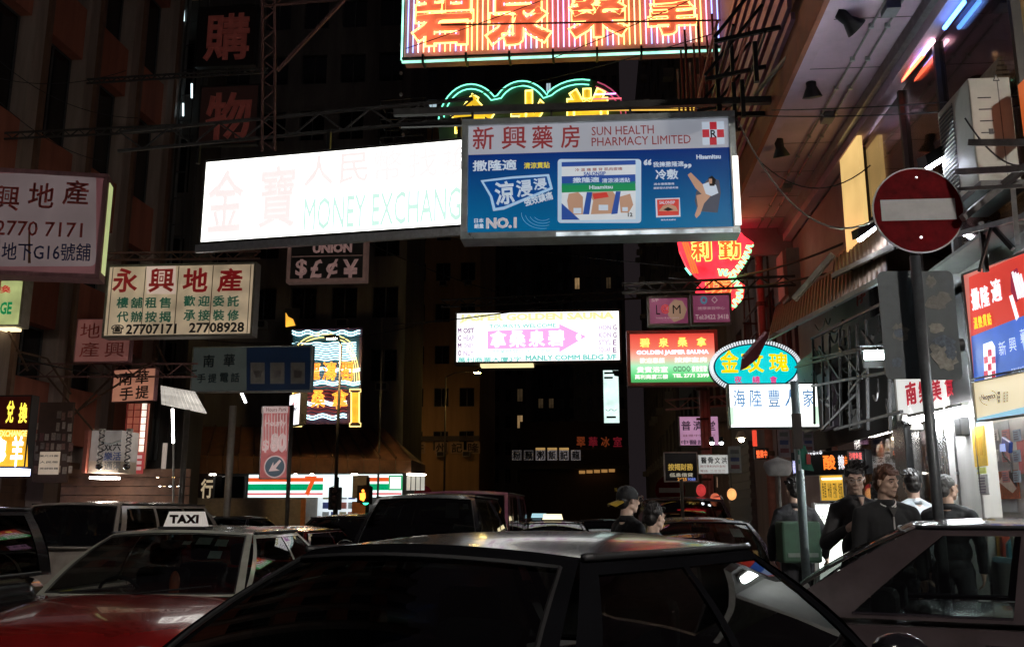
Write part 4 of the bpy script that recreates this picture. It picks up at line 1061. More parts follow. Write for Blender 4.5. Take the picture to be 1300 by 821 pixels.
for i, c in enumerate('溫熱貫貼'): s.t(c, 1236 + i * 5.8, 402 - i * 1.6, 1241 + i * 5.8, 418 - i * 1.6, BY, .05, y=-.012)
s.poly([(1283, 345), (1291, 340), (1300, 372), (1290, 384), (1283, 370)], E('billboard dark red', (.4, .02, .06), .7, False), y=-.010)
for k in range(4): s.poly([(1284 + k * 3.4, 346 + k), (1286 + k * 3.4, 344 + k), (1294 + k * 3, 378 - k), (1292 + k * 3, 380 - k)], BW, y=-.014)
s.poly([(1281, 376), (1285, 374), (1293, 402), (1290, 407)], BW, y=-.014)
s.poly([(1302, 330), (1322, 320), (1322, 375), (1302, 380)], E('billboard orange', (1, .3, .03), .8, False), y=-.010)
s.poly([(1248, 437), (1259, 433), (1263, 440), (1264, 478), (1250, 482)], BW, y=-.010)
for i in range(3):
    for k in range(4):
        if (i + k) % 2: s.poly([(1249 + i * 4.8, 444 + k * 9), (1253.5 + i * 4.8, 443 + k * 9), (1254 + i * 4.8, 451.5 + k * 9), (1249.5 + i * 4.8, 452.5 + k * 9)], E('billboard crimson', (.6, .02, .06), .8, False), y=-.014)
for c, x0, y0 in (('新', 1268, 433), ('興', 1281, 428), ('藥', 1295, 417)): s.t(c, x0, y0, x0 + 9, y0 + 18, E('billboard pale print', (.7, .8, 1), .95, False), .0, y=-.012)
s.poly([(1296, 425), (1328, 410), (1328, 432), (1300, 445)], E('billboard sky glow', (.5, .65, 1), .8, False), y=-.009)
s.t('SUN HEALTH', 1284, 466, 1302, 472, E('billboard pale print', (.7, .8, 1)), .0, y=-.012)
bill = s
# cream board under it
s = Panel('hanging_sign', 'cream and pale blue skin care board under the red and blue billboard', 'sign', (1238, 488, 537, 1330, 462, 520), 9.25, 8.3, .08)
s.body(E('cream lit vinyl', (.92, .78, .52), .88, True, .1, 2, (.8, .7, .5)), WHITEP, .012)
s.poly([(1239, 531), (1329, 509), (1329, 519), (1239, 536)], E('pale blue lit strip', (.35, .66, .85), .85, False), y=-.005)
s.t('Neogence', 1246, 499, 1264, 509, P('dark plum print', (.15, .08, .12)), .02, y=-.008)
MB().tube([(x, -.008, z) for x, z in [s.px(1255 + 11 * math.cos(R(a)), 504 - 9 * math.sin(R(a)), -.008) for a in range(-20, 75, 10)]], .003, 4).build('swoosh', P('dark plum print', (.15, .08, .12)), s.o)
MB().tube([(x, -.008, z) for x, z in [s.px(1255 + 11 * math.cos(R(a)), 505 - 9 * math.sin(R(a)), -.008) for a in range(170, 265, 10)]], .003, 4).build('swoosh', P('dark plum print', (.15, .08, .12)), s.o)
for i, c in enumerate('霓淨思'): s.t(c, 1266, 497 + i * 5, 1270, 501.5 + i * 5, INKBLK, .02, y=-.008)
for i in range(4): s.t('護膚', 1273, 497 + i * 3.5, 1280, 500 + i * 3.5, INKBLK, .0, y=-.008)

# white light box with red characters, over the snack shop
s = Panel('hanging_sign', 'white snack shop light box with red characters, half hidden by the grey sign backs', 'sign', (1138, 466, 536, 1228, 448, 517), 11.6, 9.9, .15)
s.body(E('snack face', (.86, .87, .84), .85, True, .12, 1.5), WHITEP, .02)
for c, x0, y0 in (('南', 1150, 484), ('樂', 1166, 482), ('美', 1182, 480), ('食', 1199, 474)): s.t(c, x0, y0, x0 + 13, y0 + 30, E('crimson print', (.45, .01, .03), .8, False), .03, y=-.008)
TW = E('bare fluorescent tube', (.93, .97, 1.), 140)
for k in range(3):
    a, b = at(1156 + k * 24, 534 - k * 5, 11.2 - k * .55), at(1178 + k * 24, 529.5 - k * 5, 10.72 - k * .55)
    o = thing('tube_light', ['left', 'middle', 'right'][k] + ' bare fluorescent tube of the row of three under the white snack shop box', 'light', a, 0, 'fluorescent tubes under the snack shop sign')
    MB().cyl((0, 0, 0), b - a, .028, n=8).build('tube', TW, o); MB().bar(Vector((0, 0, .05)), b - a + Vector((0, 0, .05)), .06, .035).build('batten', WHITEP, o)
for k, px_ in enumerate((1153, 1158, 1186, 1192, 1204)):
    p = at(px_ + 8, 541, 10.6)
    o = thing('pendant_bell', 'small white bell-shaped holder below the tubes, %s from the left' % ['first', 'second', 'third', 'fourth', 'fifth'][k], 'lamp', p, 0, 'bell holders under the tubes')
    MB().lathe([(.045, -.03), (.03, .02), (.012, .05), (.01, .10)], n=10).build('bell', E('white bell', (1, .97, .9), .9, False), o, smooth=True)

# wall camera dome and floodlight
o = thing('floodlight', 'blazing white floodlight hung from the awning frame left of the grey sign backs', 'light', at(1111, 455, 10.4))
MB().box(-.12, .12, -.05, .08, -.06, .07).build('housing', P('grey lamp housing', (.3, .32, .32), .4, .5), o, bevel=.01).rotation_euler = (R(-32), 0, R(-10))
m = MB().box(-.10, .10, -.058, -.052, -.05, .06).build('lens', E('floodlight lens', (.82, .97, 1), 700, True, .05), o); m.rotation_euler = (R(-32), 0, R(-10))
MB().tube([(-.13, 0, 0), (-.13, .05, .14), (.13, .05, .14), (.13, 0, 0)], .012, 6).build('yoke', BLACKM, o)
o = thing('dome_camera', 'small white dome camera at the left foot of the snack shop box', 'camera', at(1149, 534, 11.3))
MB().lathe([(.03, .08), (.055, .06), (.06, .02), (.058, 0)], n=14).build('base', WHITEP, o, smooth=True)
MB().ell((0, 0, -.01), (.045, .045, .045), 14, 8).build('dome', P('black dome', (.02, .02, .02), .1), o, smooth=True)

# --- traffic signs on the near pole
SX, SY = at(1190, 640, 8.15).x, 8.15
lean = at(1165, 330, 8.15)
o = thing('road_sign', 'round red no-entry sign with white bar on a grey pole before the shops', 'sign', (SX, SY, .145), 0)
PG = P('grey galvanised pole', (.13, .14, .15), .42, .55, .3, 14, .1)
def S_(px_, py_, Y=8.15): p = at(px_, py_, Y); return Vector((p.x - SX, p.y - SY, p.z - .145))
MB().cyl((0, 0, 0), (0, 0, S_(1162, 325).z), .042, n=14).build('pole', PG, o, smooth=True)
MB().cyl((0, .0, S_(1162, 325).z), (0, 0, S_(1162, 235).z), .035, n=12).build('pole_top', PG, o, smooth=True)
c = S_(1162, 270); rr = .365
disc = lambda r, y0, y1, c=c, n=40: MB().prism([(c.x + r * math.cos(2 * math.pi * i / n), c.z + r * math.sin(2 * math.pi * i / n)) for i in range(n)], y0, y1)
disc(rr, -.075, -.06).build('rim', P('grey sign rim', (.33, .32, .32), .5, .3), o)
disc(rr - .012, -.081, -.076).build('disc', P('reflective red', (.15, .006, .009), .7, 0, .5, 7, spec=.08), o)
a, b = S_(1114, 258), S_(1210, 282)
MB().box(a.x, b.x, -.087, -.082, b.z, a.z).build('white_bar', P('reflective white', (.42, .41, .41), .5, 0, .2, 5), o)
for (xx, yy) in ((1159, 230), (1165, 305)): q = S_(xx, yy); MB().cyl((q.x, -.095, q.z), (q.x, -.08, q.z), .011, n=8).build('bolt', ALU, o)
MB().box(-.06, .06, -.06, .05, c.z - .2, c.z - .16).build('clamp', STEEL, o); MB().box(-.06, .06, -.06, .05, c.z + .12, c.z + .16).build('clamp', STEEL, o)
# two grey sign backs below
def back(x0, y0, x1, y1, Y, label, ex):
    A, B = at(x0, (y0 + y1) / 2, Y), at(x1, (y0 + y1) / 2, Y); zt, zb = at((x0 + x1) / 2, y0, Y).z, at((x0 + x1) / 2, y1, Y).z
    w = B.x - A.x; h = zt - zb
    o = thing('road_sign', label, 'sign', ((A.x + B.x) / 2, Y, zb))
    q = []
    r_ = .05
    for (cx, cz, a0) in ((w / 2 - r_, h - r_, 0), (-w / 2 + r_, h - r_, 90), (-w / 2 + r_, r_, 180), (w / 2 - r_, r_, 270)):
        for i in range(5): a = R(a0 + 22.5 * i); q.append((cx + r_ * math.cos(a), cz + r_ * math.sin(a)))
    MB().prism(q, 0, .012).build('plate', P('scuffed slate sign back', (.075, .09, .10), .55, .1, .3, 9, .15), o)
    for k, (x, z, sx, sz, pm) in enumerate(ex):
        rnd = random.Random(k * 7 + int(x0)); n = 18
        pts = [(-w / 2 + x * w + sx * w * (.7 + .5 * rnd.random()) * math.cos(2 * math.pi * i / n), z * h + sz * h * (.7 + .5 * rnd.random()) * math.sin(2 * math.pi * i / n)) for i in range(n)]
        MB().prism(pts, -.002 - .001 * k, -.0005).build('sticker_remnant', pm, o)
    return o, w, h
ST1 = P('torn sticker grey', (.24, .23, .21), .8, 0, .5, 30); ST2 = P('torn sticker pale', (.36, .34, .30), .8, 0, .6, 22); ST3 = P('blue ink remnant', (.14, .17, .22), .8, 0, .6, 40)
back(1119, 344, 1171, 481, 8.32, 'left grey metal sign back with a round blue sticker remnant, behind the pole', [(.45, .42, .22, .09, ST1), (.42, .42, .12, .05, ST3), (.3, .15, .12, .05, ST3)])
back(1166, 344, 1216, 482, 8.24, 'right grey metal sign back with torn pale stickers, behind the pole', [(.42, .9, .14, .06, ST1), (.5, .70, .32, .07, ST1), (.7, .75, .2, .06, ST1), (.45, .47, .2, .05, ST2), (.6, .35, .3, .05, ST3), (.6, .2, .34, .11, ST2), (.75, .25, .14, .07, ST3), (.35, .28, .12, .05, ST1)])
o = thing('round_fitting', 'small black round lens sticking out behind the right grey sign back', 'fitting', at(1219, 438, 8.4))
MB().cyl((-.1, 0, 0), (.02, 0, 0), .055, n=16).build('lens', BLACKM, o)

# --- thin green-grey pole with small plates
o = thing('street_pole', 'slim green-grey street pole with a dark box and a small green triangular flag sign', 'pole', (at(1018, 640, 10.2).x, 10.2, .145))
B_ = Vector((at(1018, 640, 10.2).x, 10.2, .145)); T_ = lambda x, y, Y=10.2: at(x, y, Y) - B_
MB().cyl((0, 0, 0), (0, 0, T_(1010, 484).z), .042, n=14).build('pole', P('green grey painted pole', (.27, .34, .34), .5, .1, .3, 8, .1), o, smooth=True)
a, b = T_(1003, 526), T_(1014, 570); MB().box(a.x, b.x + .02, -.12, -.06, b.z, a.z).build('junction_box', P('dark brown box', (.06, .04, .03), .6), o)
q = [(T_(x, y).x, T_(x, y).z) for x, y in ((1013, 563), (1020, 566), (1031, 598), (1016, 596))]
MB().prism(q, -.09, -.075).build('green_flag', P('green sign paint', (.02, .15, .09), .5), o)
a, b = T_(1009, 563), T_(1014, 597); MB().box(a.x, b.x, -.10, -.085, b.z, a.z).build('white_strip', P('reflective white', (.42, .4, .4)), o)
for i in range(3): MB().box(a.x + .004, b.x - .004, -.106, -.101, b.z + .06 + i * .09, b.z + .1 + i * .09).build('green_mark', P('green sign paint', (.02, .15, .09)), o)
a = T_(1024, 583); MB().box(a.x - .02, a.x + .02, -.096, -.091, a.z - .05, a.z + .05).build('red_mark', INKRED, o)

# --- big truss beam carrying the blue sign
m = MB()
A, Bp = at(500, 148, 12.3), at(1112, 123, 12.3)
A.z = Bp.z
o = thing('sign_beam', 'black steel beam carrying the blue pharmacy sign, held by two pale struts from the soffit', 'beam', (Bp.x, 12.3, Bp.z))
V = lambda px_, py_, Y=12.3: at(px_, py_, Y) - Vector((Bp.x, 12.3, Bp.z))
MB().bar(A - Bp, (0, 0, 0), .09, .09).build('lower_chord', DARKM, o)
MB().bar(A - Bp + Vector((0, .5, .02)), (0, .5, .02), .06).build('rear_chord', BLACKM, o)
PALE = P('pale grey green strut', (.42, .42, .34), .5, .2, .3, 6)
for (x, y) in ((1106, 0), (1168, 0)):
    p = V(x, y - 40, 9.4); q = V(1105, 116)
    d = (p - q).normalized(); t = (ZS - .004 - Bp.z - q.z) / d.z
    MB().bar(q, q + d * t , .05).build('strut', PALE, o)
for px_ in (600, 700, 800, 915):
    p = V(px_, 140); MB().bar((p.x, 0, 0), (p.x, 0, s_blue.loc.z + s_blue.h - Bp.z), .03).build('hanger', BLACKM, o)
for px_ in (932, 912):
    p = V(px_, 125); MB().bar((p.x, 0, -.4), (p.x, 0, .9), .05).build('post', BLACKM, o)
MB().bar(V(1062, 2, 9.9), V(958, 120), .04).build('brace', P('pale grey green strut', (.42, .42, .34)), o)

# spot lamps hung under the soffit
for k, (px_, py_, Y, lb, dz) in enumerate(((1076, 26, 9.75, 'nearest', -50), (1030, 110, 11.5, 'middle', -5), (990, 187, 13.4, 'farthest', -10))):
    p = at(px_, py_, Y); o = thing('spot_lamp', lb + ' of three black spot lamps hanging under the pale soffit edge', 'lamp', (p.x, p.y, p.z), 0, 'spot lamps under the soffit')
    MB().cyl((0, 0, 0), (0, 0, ZS - p.z - .003), .012, n=6).build('stem', BLACKM, o)
    h = MB().lathe([(.05, .16), (.065, .10), (.06, 0), (.12, -.13), (.115, -.135)], n=16).build('hood', BLACKM, o, smooth=True); h.rotation_euler = (R(15), R(dz), 0)
    l = MB().lathe([(.02, -.10), (.05, -.12), (.05, -.125)], n=12).build('bulb', E('dim bulb', (.9, .95, .9), 1.2 if k == 0 else .15, False), o); l.rotation_euler = (R(15), R(dz), 0)

# air-conditioning cabinet and its rack
rack = thing('equipment_rack', 'galvanised bracket rack bolted to the wall above the red billboard', 'rack', (FX, 9.2, 3.7))
def RK(px_, py_, X): p = atX(px_, py_, X); return Vector((p.x - FX, p.y - 9.2, p.z - 3.7))
def seg(x0, y0, X0, x1, y1, X1, w=.045, nm='rail', mt=STEEL):
    MB().bar(RK(x0, y0, X0), RK(x1, y1, X1), w).build(nm, mt, rack)
seg(1232, 181, 3.0, 1340, 181, 3.3, .05); seg(1216, 218, 3.0, 1340, 212, 3.3, .05); seg(1202, 241, 2.95, 1300, 236, 3.3, .03)
seg(1222, 277, 2.95, 1272, 236, 3.35, .05); seg(1272, 236, 3.35, 1330, 190, 3.55, .05); seg(1286, 240, 3.2, 1292, 310, 3.25, .035); seg(1205, 300, 3.2, 1340, 264, 3.4, .04)
seg(1245, 282, 3.3, 1252, 345, 3.3, .04, 'post', BLACKM); seg(1255, 282, 3.3, 1286, 316, 3.4, .035, 'brace', BLACKM); seg(1243, 345, 3.2, 1260, 282, 3.3, .02, 'brace', BLACKM)
m = MB().box(RK(1290, 260, 3.3).x, .2, -1.0, .75, RK(1250, 280, 3.2).z - .03, RK(1250, 280, 3.2).z).build('tray', P('dark tray', (.13, .13, .12), .6, .3), rack)
ac = thing('air_conditioner', 'tall cream outdoor air conditioner cabinet standing on the wall rack', 'air conditioner', (3.27, 8.87, at(1265, 235, 8.45).z))
hz = at(1265, 98, 8.45).z - at(1265, 235, 8.45).z
MB().box(-.28, .16, -.42, .36, 0, hz).build('cabinet', P('cream powder coat', (.60, .60, .52), .5, 0, .15, 3), ac, bevel=.015)
MB().box(-.283, -.281, -.02, .33, .06, hz - .06).build('grille_side', P('dark grille', (.10, .10, .10), .6), ac)
for k in range(22): MB().box(-.295, -.284, -.02, .33, .08 + k * hz * .04, .085 + k * hz * .04).build('slat', P('cream powder coat', (.6, .6, .52)), ac)
for k in range(5): MB().box(-.2, -.06, -.424, -.421, .35 + k * .11, .36 + k * .11).build('vent_slot', BLACKM, ac)
MB().box(.02, .03, -.424, -.421, .02, hz - .02).build('door_seam', P('seam grey', (.25, .25, .22)), ac)
MB().prism([(-.02, .95), (.05, .95), (.015, 1.02)], -.426, -.423).build('warning_triangle', INKBLK, ac)
MB().prism([(-.008, .957), (.038, .957), (.015, 1.003)], -.429, -.4262).build('triangle_field', P('cream powder coat', (.6, .6, .52)), ac)
MB().box(-.12, -.07, -.425, -.421, .45, .5).build('handle', BLACKM, ac)
MB().box(-.3, .2, -.5, .4, -.06, -.003).build('base', DARKM, ac)
YA_ = atX(1290, 165, 3.54).y; A_, B2_ = at(1236, 170, YA_), at(1290, 170, YA_); k_ = (B2_.x - A_.x) / .44; zA_ = (at(1262, 98, YA_).z - at(1262, 232, YA_).z)
ac.scale = (k_, 1, zA_ / hz); ac.location = (A_.x + .28 * k_, YA_ + .42, at(1262, 232, YA_).z)
o = thing('poster', 'lit orange panel behind the rack right of the cream cabinet', 'sign', atX(1300, 160, 3.55))
MB().box(-.02, .02, -.5, -.02, -.1, .35).build('face', E('orange lit panel', (.9, .18, .04), .5, True), o)
o = thing('poster', 'small lit orange figure panel behind the lit lamp head under the glazing', 'sign', atX(1222, 215, 3.62))
MB().box(-.06, -.03, -.28, .08, -.1, .36).build('face', E('orange lit panel small', (.9, .32, .07), .75, True), o)
o = thing('timber_stack', 'pale timber slats stacked above the cream cabinet at the right edge', 'timber', at(1280, 100, 8.5))
for i in range(5): MB().box(-.12 + i * .015, .3, .0, .5, i * .045, i * .045 + .032).build('slat', P('pale timber', (.5, .42, .28), .6), o)

# lit hooded lamps
def hood_lamp(px0, py0, px1, py1, Y, label, L=.5):
    a, b = at(px0, py0, Y), at(px1, py1, Y + .1); o = thing('wall_lamp', label, 'lamp', (a + b) / 2)
    d = (b - a) / 2
    MB().bar(-d, d, .05, .035).build('tube', E('cold lamp tube', (.80, .85, 1), 60), o)
    up = Vector((-.02, .05, .07))
    q = [-d + Vector((-.02, -.06, .01)), d + Vector((0, -.06, .01)), d + Vector((.03, .10, .03)), -d + Vector((-.05, .10, .03))]
    t = [p + Vector((.0, .03, .11)) for p in q]
    MB().add(q + t, [(4, 5, 6, 7), (0, 4, 5, 1)[::-1], (1, 5, 6, 2)[::-1], (2, 6, 7, 3)[::-1], (3, 7, 4, 0)[::-1]]).build('hood', BLACKM, o)
    MB().tube([d + Vector((0, .02, .12)), d + Vector((.12, .1, .16)), d + Vector((.5, .15, .14))], .03, 8).build('arm', BLACKM, o)
    return o
hood_lamp(1178, 214, 1219, 188, 8.9, 'lit hooded lamp just above the no-entry sign')
hood_lamp(1091, 305, 1110, 290, 11.2, 'lit hooded lamp left of the no-entry sign above the upper awning')

# yellow vertical poster light, behind
o = thing('banner_light', 'tall narrow amber light box with red writing standing left of the glazing', 'sign', atX(1092, 310, 3.52))
zz_ = atX(1092, 165, 3.52).z - atX(1092, 310, 3.52).z; dy = atX(1080, 240, 3.52).y - atX(1106, 240, 3.52).y
MB().box(-.06, .0, -dy / 2, dy / 2, 0, zz_).build('face', E('amber light box', (1, .66, .24), .85, True, .2, 1.5), o)
for i, c in enumerate('泰式按摩'):
    me = lettering(o, c, -.22, .22, zz_ - .75 - i * .5, zz_ - .35 - i * .5, INKRED, .02); me.rotation_euler = (0, 0, R(-90)); me.location = (-.065, 0, 0)
# lit amber bay with lantern left of soffit
o = thing('lit_bay', 'small amber-lit glazed bay glowing beyond the far end of the soffit', 'window bay', (2.45, 18.6, at(950, 235, 18.6).z))
z1 = at(950, 175, 18.6).z - at(950, 235, 18.6).z
MB().box(-.25, .35, 0, .1, -.3, z1).build('amber_wall', E('amber bay wall', (1, .50, .12), .55, True, .4, 2), o)
for x in (-.12, .1):
    MB().prism([(x - .12, z1 * .2), (x + .10, z1 * .2), (x - .01, z1 * .85)], -.1, -.04).build('lantern', E('yellow lantern', (1, .75, .2), 1.3, False), o)
for x in (-.25, -.03, .2, .35): MB().box(x - .015, x + .015, -.14, -.101, -.4, z1 + .3).build('bar', BLACKM, o)

# awnings: corrugated sheets sloping down towards the street
def awning(name, label, pTL, pTR, pBL, pBR, mt, n=24, cor=.03, lipm=None):
    base = (pBL + pBR) / 2
    o = thing(name, label, 'awning', base)
    for i in range(n):
        a0, a1 = i / n, (i + 1) / n
        P0, P1 = pTL.lerp(pTR, a0) - base, pTL.lerp(pTR, a1) - base; Q0, Q1 = pBL.lerp(pBR, a0) - base, pBL.lerp(pBR, a1) - base
        up = Vector((0, 0, cor)); am = .5
        Pm, Qm = (P0 + P1) / 2 + up, (Q0 + Q1) / 2 + up; t = Vector((0, 0, -.008))
        MB().add([P0, Pm, P1, Q0, Qm, Q1, P0 + t, Pm + t, P1 + t, Q0 + t, Qm + t, Q1 + t], [(0, 1, 4, 3), (1, 2, 5, 4), (6, 9, 10, 7), (7, 10, 11, 8), (3, 4, 10, 9), (4, 5, 11, 10), (0, 6, 7, 1), (1, 7, 8, 2)]).build('corrugation', mt, o)
    MB().bar(pBL - base, pBR - base, .05, .06).build('front_rail', lipm or STEEL, o)
    MB().bar(pTL - base, pTR - base, .05).build('wall_rail', BLACKM, o)
    for t in (0, .33, .66, 1): MB().bar(pTL.lerp(pTR, t) - base - Vector((0, 0, .03)), pBL.lerp(pBR, t) - base - Vector((0, 0, .03)), .03).build('rafter', BLACKM, o)
    return o
AWM = P('brown corrugated sheet', (.36, .27, .20), .6, .1, .3, 4, .15)
awning('awning', 'long brown corrugated awning with a pale front rail below the lamp, the lower of two',
       atX(985, 388, 3.58), atX(1125, 306, 3.58), at(975, 430, 15.6), at(1124, 352, 10.4), AWM, 34, .03, P('pale front rail', (.36, .40, .38), .5, .3))
awning('awning', 'upper, shorter corrugated awning with a white front rail left of the no-entry sign',
       atX(1060, 330, 3.58), atX(1128, 268, 3.58), at(1058, 350, 12.6), at(1136, 312, 10.7), AWM, 14, .03, P('cream front rail', (.62, .6, .52), .5, .2))
o = thing('folding_awning', 'pink-lit folding awning arm hanging at the left end of the lower awning', 'awning arm', at(940, 466, 15.4))
b0 = at(940, 466, 15.4); m = MB(); q = [at(x, y, 15.4) - b0 for x, y in ((940, 470), (942, 455), (971, 421), (975, 428), (962, 455), (948, 466))]
MB().prism([(v.x, v.z) for v in q], -.06, .06).build('arm_cover', P('maroon canvas', (.35, .07, .10), .7), o)
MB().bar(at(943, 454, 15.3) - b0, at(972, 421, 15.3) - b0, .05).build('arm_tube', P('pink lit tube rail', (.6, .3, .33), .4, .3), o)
o = thing('brace_pole', 'pale diagonal pole rising to the corner of the upper awning', 'pole', at(1008, 380, 13))
b0 = at(1008, 380, 13); MB().bar((0, 0, 0), at(1058, 323, 12.7) - b0, .07).build('pole', P('pale timber', (.5, .42, .28)), o)

# black lattice frame under the awnings
fr = thing('lattice', 'black welded lattice frame under the awnings behind the floodlight', 'frame', (2.7, 12.5, 2.6))
F_ = lambda px_, py_, X: atX(px_, py_, X) - Vector((2.7, 12.5, 2.6))
for px_ in (1032, 1044, 1053, 1066, 1078, 1088, 1100, 1128):
    MB().bar(F_(px_, 395 + (1130 - px_) * .35, 3.0), F_(px_ + 2, 548 - (1130 - px_) * .1, 3.0), .03).build('upright', BLACKM, fr)
for (x0, y0, x1, y1) in ((1030, 455, 1140, 434), (1030, 490, 1140, 470), (1060, 545, 1145, 522), (1030, 430, 1120, 385), (1010, 466, 1090, 445), (1040, 440, 1066, 480), (1066, 440, 1095, 480), (1095, 420, 1130, 470), (1078, 500, 1100, 470), (1044, 545, 1088, 500)):
    MB().bar(F_(x0, y0, 3.0), F_(x1, y1, 3.0), .03).build('cross_bar', BLACKM, fr)
for i in range(46):     # loose wiring and fittings bundled on it
    x = random.uniform(1030, 1135); y = random.uniform(400, 520)
    p = F_(x, y, 3.1); q = F_(x + random.uniform(-18, 18), y + random.uniform(-16, 22), 3.1)
    MB().tube(sag(p, q, random.uniform(.0, .12), 6), random.choice((.008, .012, .018)), 5).build('wire', random.choice((BLACKM, CABLE, STEEL, DARKM)), fr)
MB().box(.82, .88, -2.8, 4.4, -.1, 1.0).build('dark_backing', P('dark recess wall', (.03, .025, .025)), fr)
for (x0, y0, x1, y1, c) in ((1018, 452, 1042, 500, (.28, .32, .31)), (1018, 500, 1046, 548, (.42, .44, .40)), (1046, 470, 1064, 545, (.34, .28, .36)), (1085, 520, 1096, 545, (.2, .2, .2))):
    a, b = atX(x0, (y0 + y1) / 2, 3.28), atX(x1, (y0 + y1) / 2, 3.28)
    ob = Vector((2.7, 12.5, 2.6)); zt = atX((x0 + x1) / 2, y0, 3.28).z; zb = atX((x0 + x1) / 2, y1, 3.28).z
    MB().box(.5, .58, b.y - 12.5, a.y - 12.5, zb - 2.6, zt - 2.6).build('panel', P('frame panel %d%d' % (x0, y0), c, .6, 0, .3, 4, .1), fr)

# pipes and clutter on the slanting wall further back
pp = thing('pipe_stack', 'rust red soil pipe climbing the stained tenement right of the green neon border', 'pipe', (FX - .25, 18.9, .14))
Pp = lambda px_, py_, Y: at(px_, py_, Y) - Vector((FX - .25, 18.9, .14))
def vpipe(root, Rt, px_, Y, z0, z1, r, mt, nm='pipe'):
    x = at(px_, 400, Y).x - Rt.x; MB().cyl((x, Y - Rt.y, z0), (x, Y - Rt.y, z1), r, n=10).build(nm, mt, root, smooth=True)
Rt = Vector((FX - .25, 18.9, .14)); PIPR = P('pink brown pipe', (.42, .17, .13), .5, .1, .3, 7)
for px_, Y, r, mt in ((967, 18.9, .075, PIPR), (978, 19.2, .02, RUST), (997, 18.6, .02, STEEL), (1002, 18.6, .02, RUST), (1040, 18.2, .05, BLACKM), (1048, 18.1, .05, PIPR)):
    vpipe(pp, Rt, px_, Y, .0, 14, r, mt)
for k in range(9): 
    x = at(967, 400, 18.9).x - Rt.x; MB().lathe([(.1, 0), (.1, .08)], (x, 0, 1 + k * 1.4), 10).build('collar', RUST, pp)
p2 = thing('pipe_stack', 'pair of pink-lit pipes standing in front of the lilac clinic board', 'pipe', (at(888, 500, 20.5).x, 20.5, .14))
R2 = Vector((at(888, 500, 20.5).x, 20.5, .14))
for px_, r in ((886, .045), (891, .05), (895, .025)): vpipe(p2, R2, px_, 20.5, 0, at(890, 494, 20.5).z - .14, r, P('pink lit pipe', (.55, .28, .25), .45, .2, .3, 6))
for k in range(7): MB().box(-.08, .16, -.06, .05, .8 + k * .6, .84 + k * .6).build('bracket', RUST, p2)
# scaffold of the fan neon and behind the big neon: red-lit latticework
def scaffold(label, x0, x1, y0, y1, Y, nv, nh, mt, dy=1.1, seed=1):
    rn = random.Random(seed); A = at(x0, y1, Y); o = thing('sign_scaffold', label, 'scaffold', (A.x, Y, A.z))
    W, H = at(x1, (y0 + y1) / 2, Y).x - A.x, at(x0, y0, Y).z - A.z
    for j in range(2):
        for i in range(nv + 1):
            x = W * i / nv + rn.uniform(-.04, .04); MB().bar((x, j * dy, -rn.uniform(0, .3)), (x + rn.uniform(-.1, .1), j * dy, H), .035).build('upright', mt, o)
        for k in range(nh + 1):
            z = H * k / nh; MB().bar((0, j * dy, z), (W, j * dy, z + rn.uniform(-.1, .1)), .035).build('ledger', mt, o)
    for i in range(nv):
        for k in range(nh):
            if rn.random() < .55: MB().bar((W * i / nv, 0, H * k / nh), (W * (i + 1) / nv, dy * rn.random(), H * (k + 1) / nh), .022).build('brace', mt, o)
    for k in range(nh + 1):
        for i in (0, nv): MB().bar((W * i / nv, 0, H * k / nh), (W * i / nv, dy, H * k / nh), .03).build('tie', mt, o)
    return o
RED_S = P('red brown steel', (.42, .12, .09), .55, .2, .4, 8, .1)
scaffold('tangled red-lit steel lattice right of the top neon sign', 916, 1048, -60, 150, 17.3, 9, 6, RED_S, 2.2, 3)
scaffold('dark steel lattice beside the fan-shaped neon, hung on the tenement wall', 962, 1015, 292, 420, 20.5, 4, 4, P('brown red steel', (.22, .10, .07), .6, .2), 2.0, 5)
scaffold('faint steel rack standing on the dark tenement left of the cloud neon', 480, 540, 128, 175, 24, 2, 2, BLACKM, .8, 6)
pl = thing('louvre_screen', 'violet-lit louvre screen fixed along the upper wall above the soffit edge', 'louvre screen', (2.3, 10.5, 6.98))
VL = P('louvre in violet light', (.42, .26, .38), .5, .3)  # violet neon light is put into the louvre colour
for i in range(16):
    MB().bar((-.02 - .03 * (i % 2), 0, i * .15), (-.02 - .03 * (i % 2), 6.8, i * .15), .05, .09).build('louvre', VL, pl)
br_ = thing('sign_scaffold', 'black outrigger frame with red tubes jutting from the louvre screen towards the top neon', 'scaffold', (2.2, 10.8, 6.9))
for i in range(7):
    MB().bar((.0, i * 1.05, .1), (-.75, i * 1.05 + .1, .0), .045).build('outrigger', BLACKM, br_)
    MB().bar((.0, i * 1.05, .95), (-.75, i * 1.05 + .1, .05), .035).build('stay', BLACKM, br_)
    MB().bar((-.3, i * 1.05 + .05, -.05), (-.3, i * 1.05 + .05, -.55), .05).build('drop_bar', BLACKM, br_)
for k in range(4): MB().bar((-.18 * (k + 1), 0, .05 + .05 * k), (-.18 * (k + 1), 6.6, .1 + .05 * k), .03).build('long_bar', RED_S if k % 2 else BLACKM, br_)
for i in range(11):
    y_ = 4.2 + i * .26; MB().bar((-.2 - (i % 3) * .2, y_, -.1), (-.2 - (i % 3) * .2, y_ + .2, 2.6), .035).build('red_upright', RED_S, br_)
# grey cabinet on the wall, pink light painted on its left side
o = thing('air_conditioner', 'grey cabinet with a pink-lit edge on the stained tenement behind the awning corner', 'air conditioner', at(1015, 378, 17.4))
hz = at(1015, 314, 17.4).z - at(1015, 378, 17.4).z
MB().box(-.18, .25, 0, .6, 0, hz).build('cabinet', P('grey cabinet', (.33, .33, .31), .6), o, bevel=.01); MB().box(-.25, -.185, .0, .6, 0.05, hz - .05).build('side', P('cabinet side in pink light', (.6, .25, .22), .6), o)

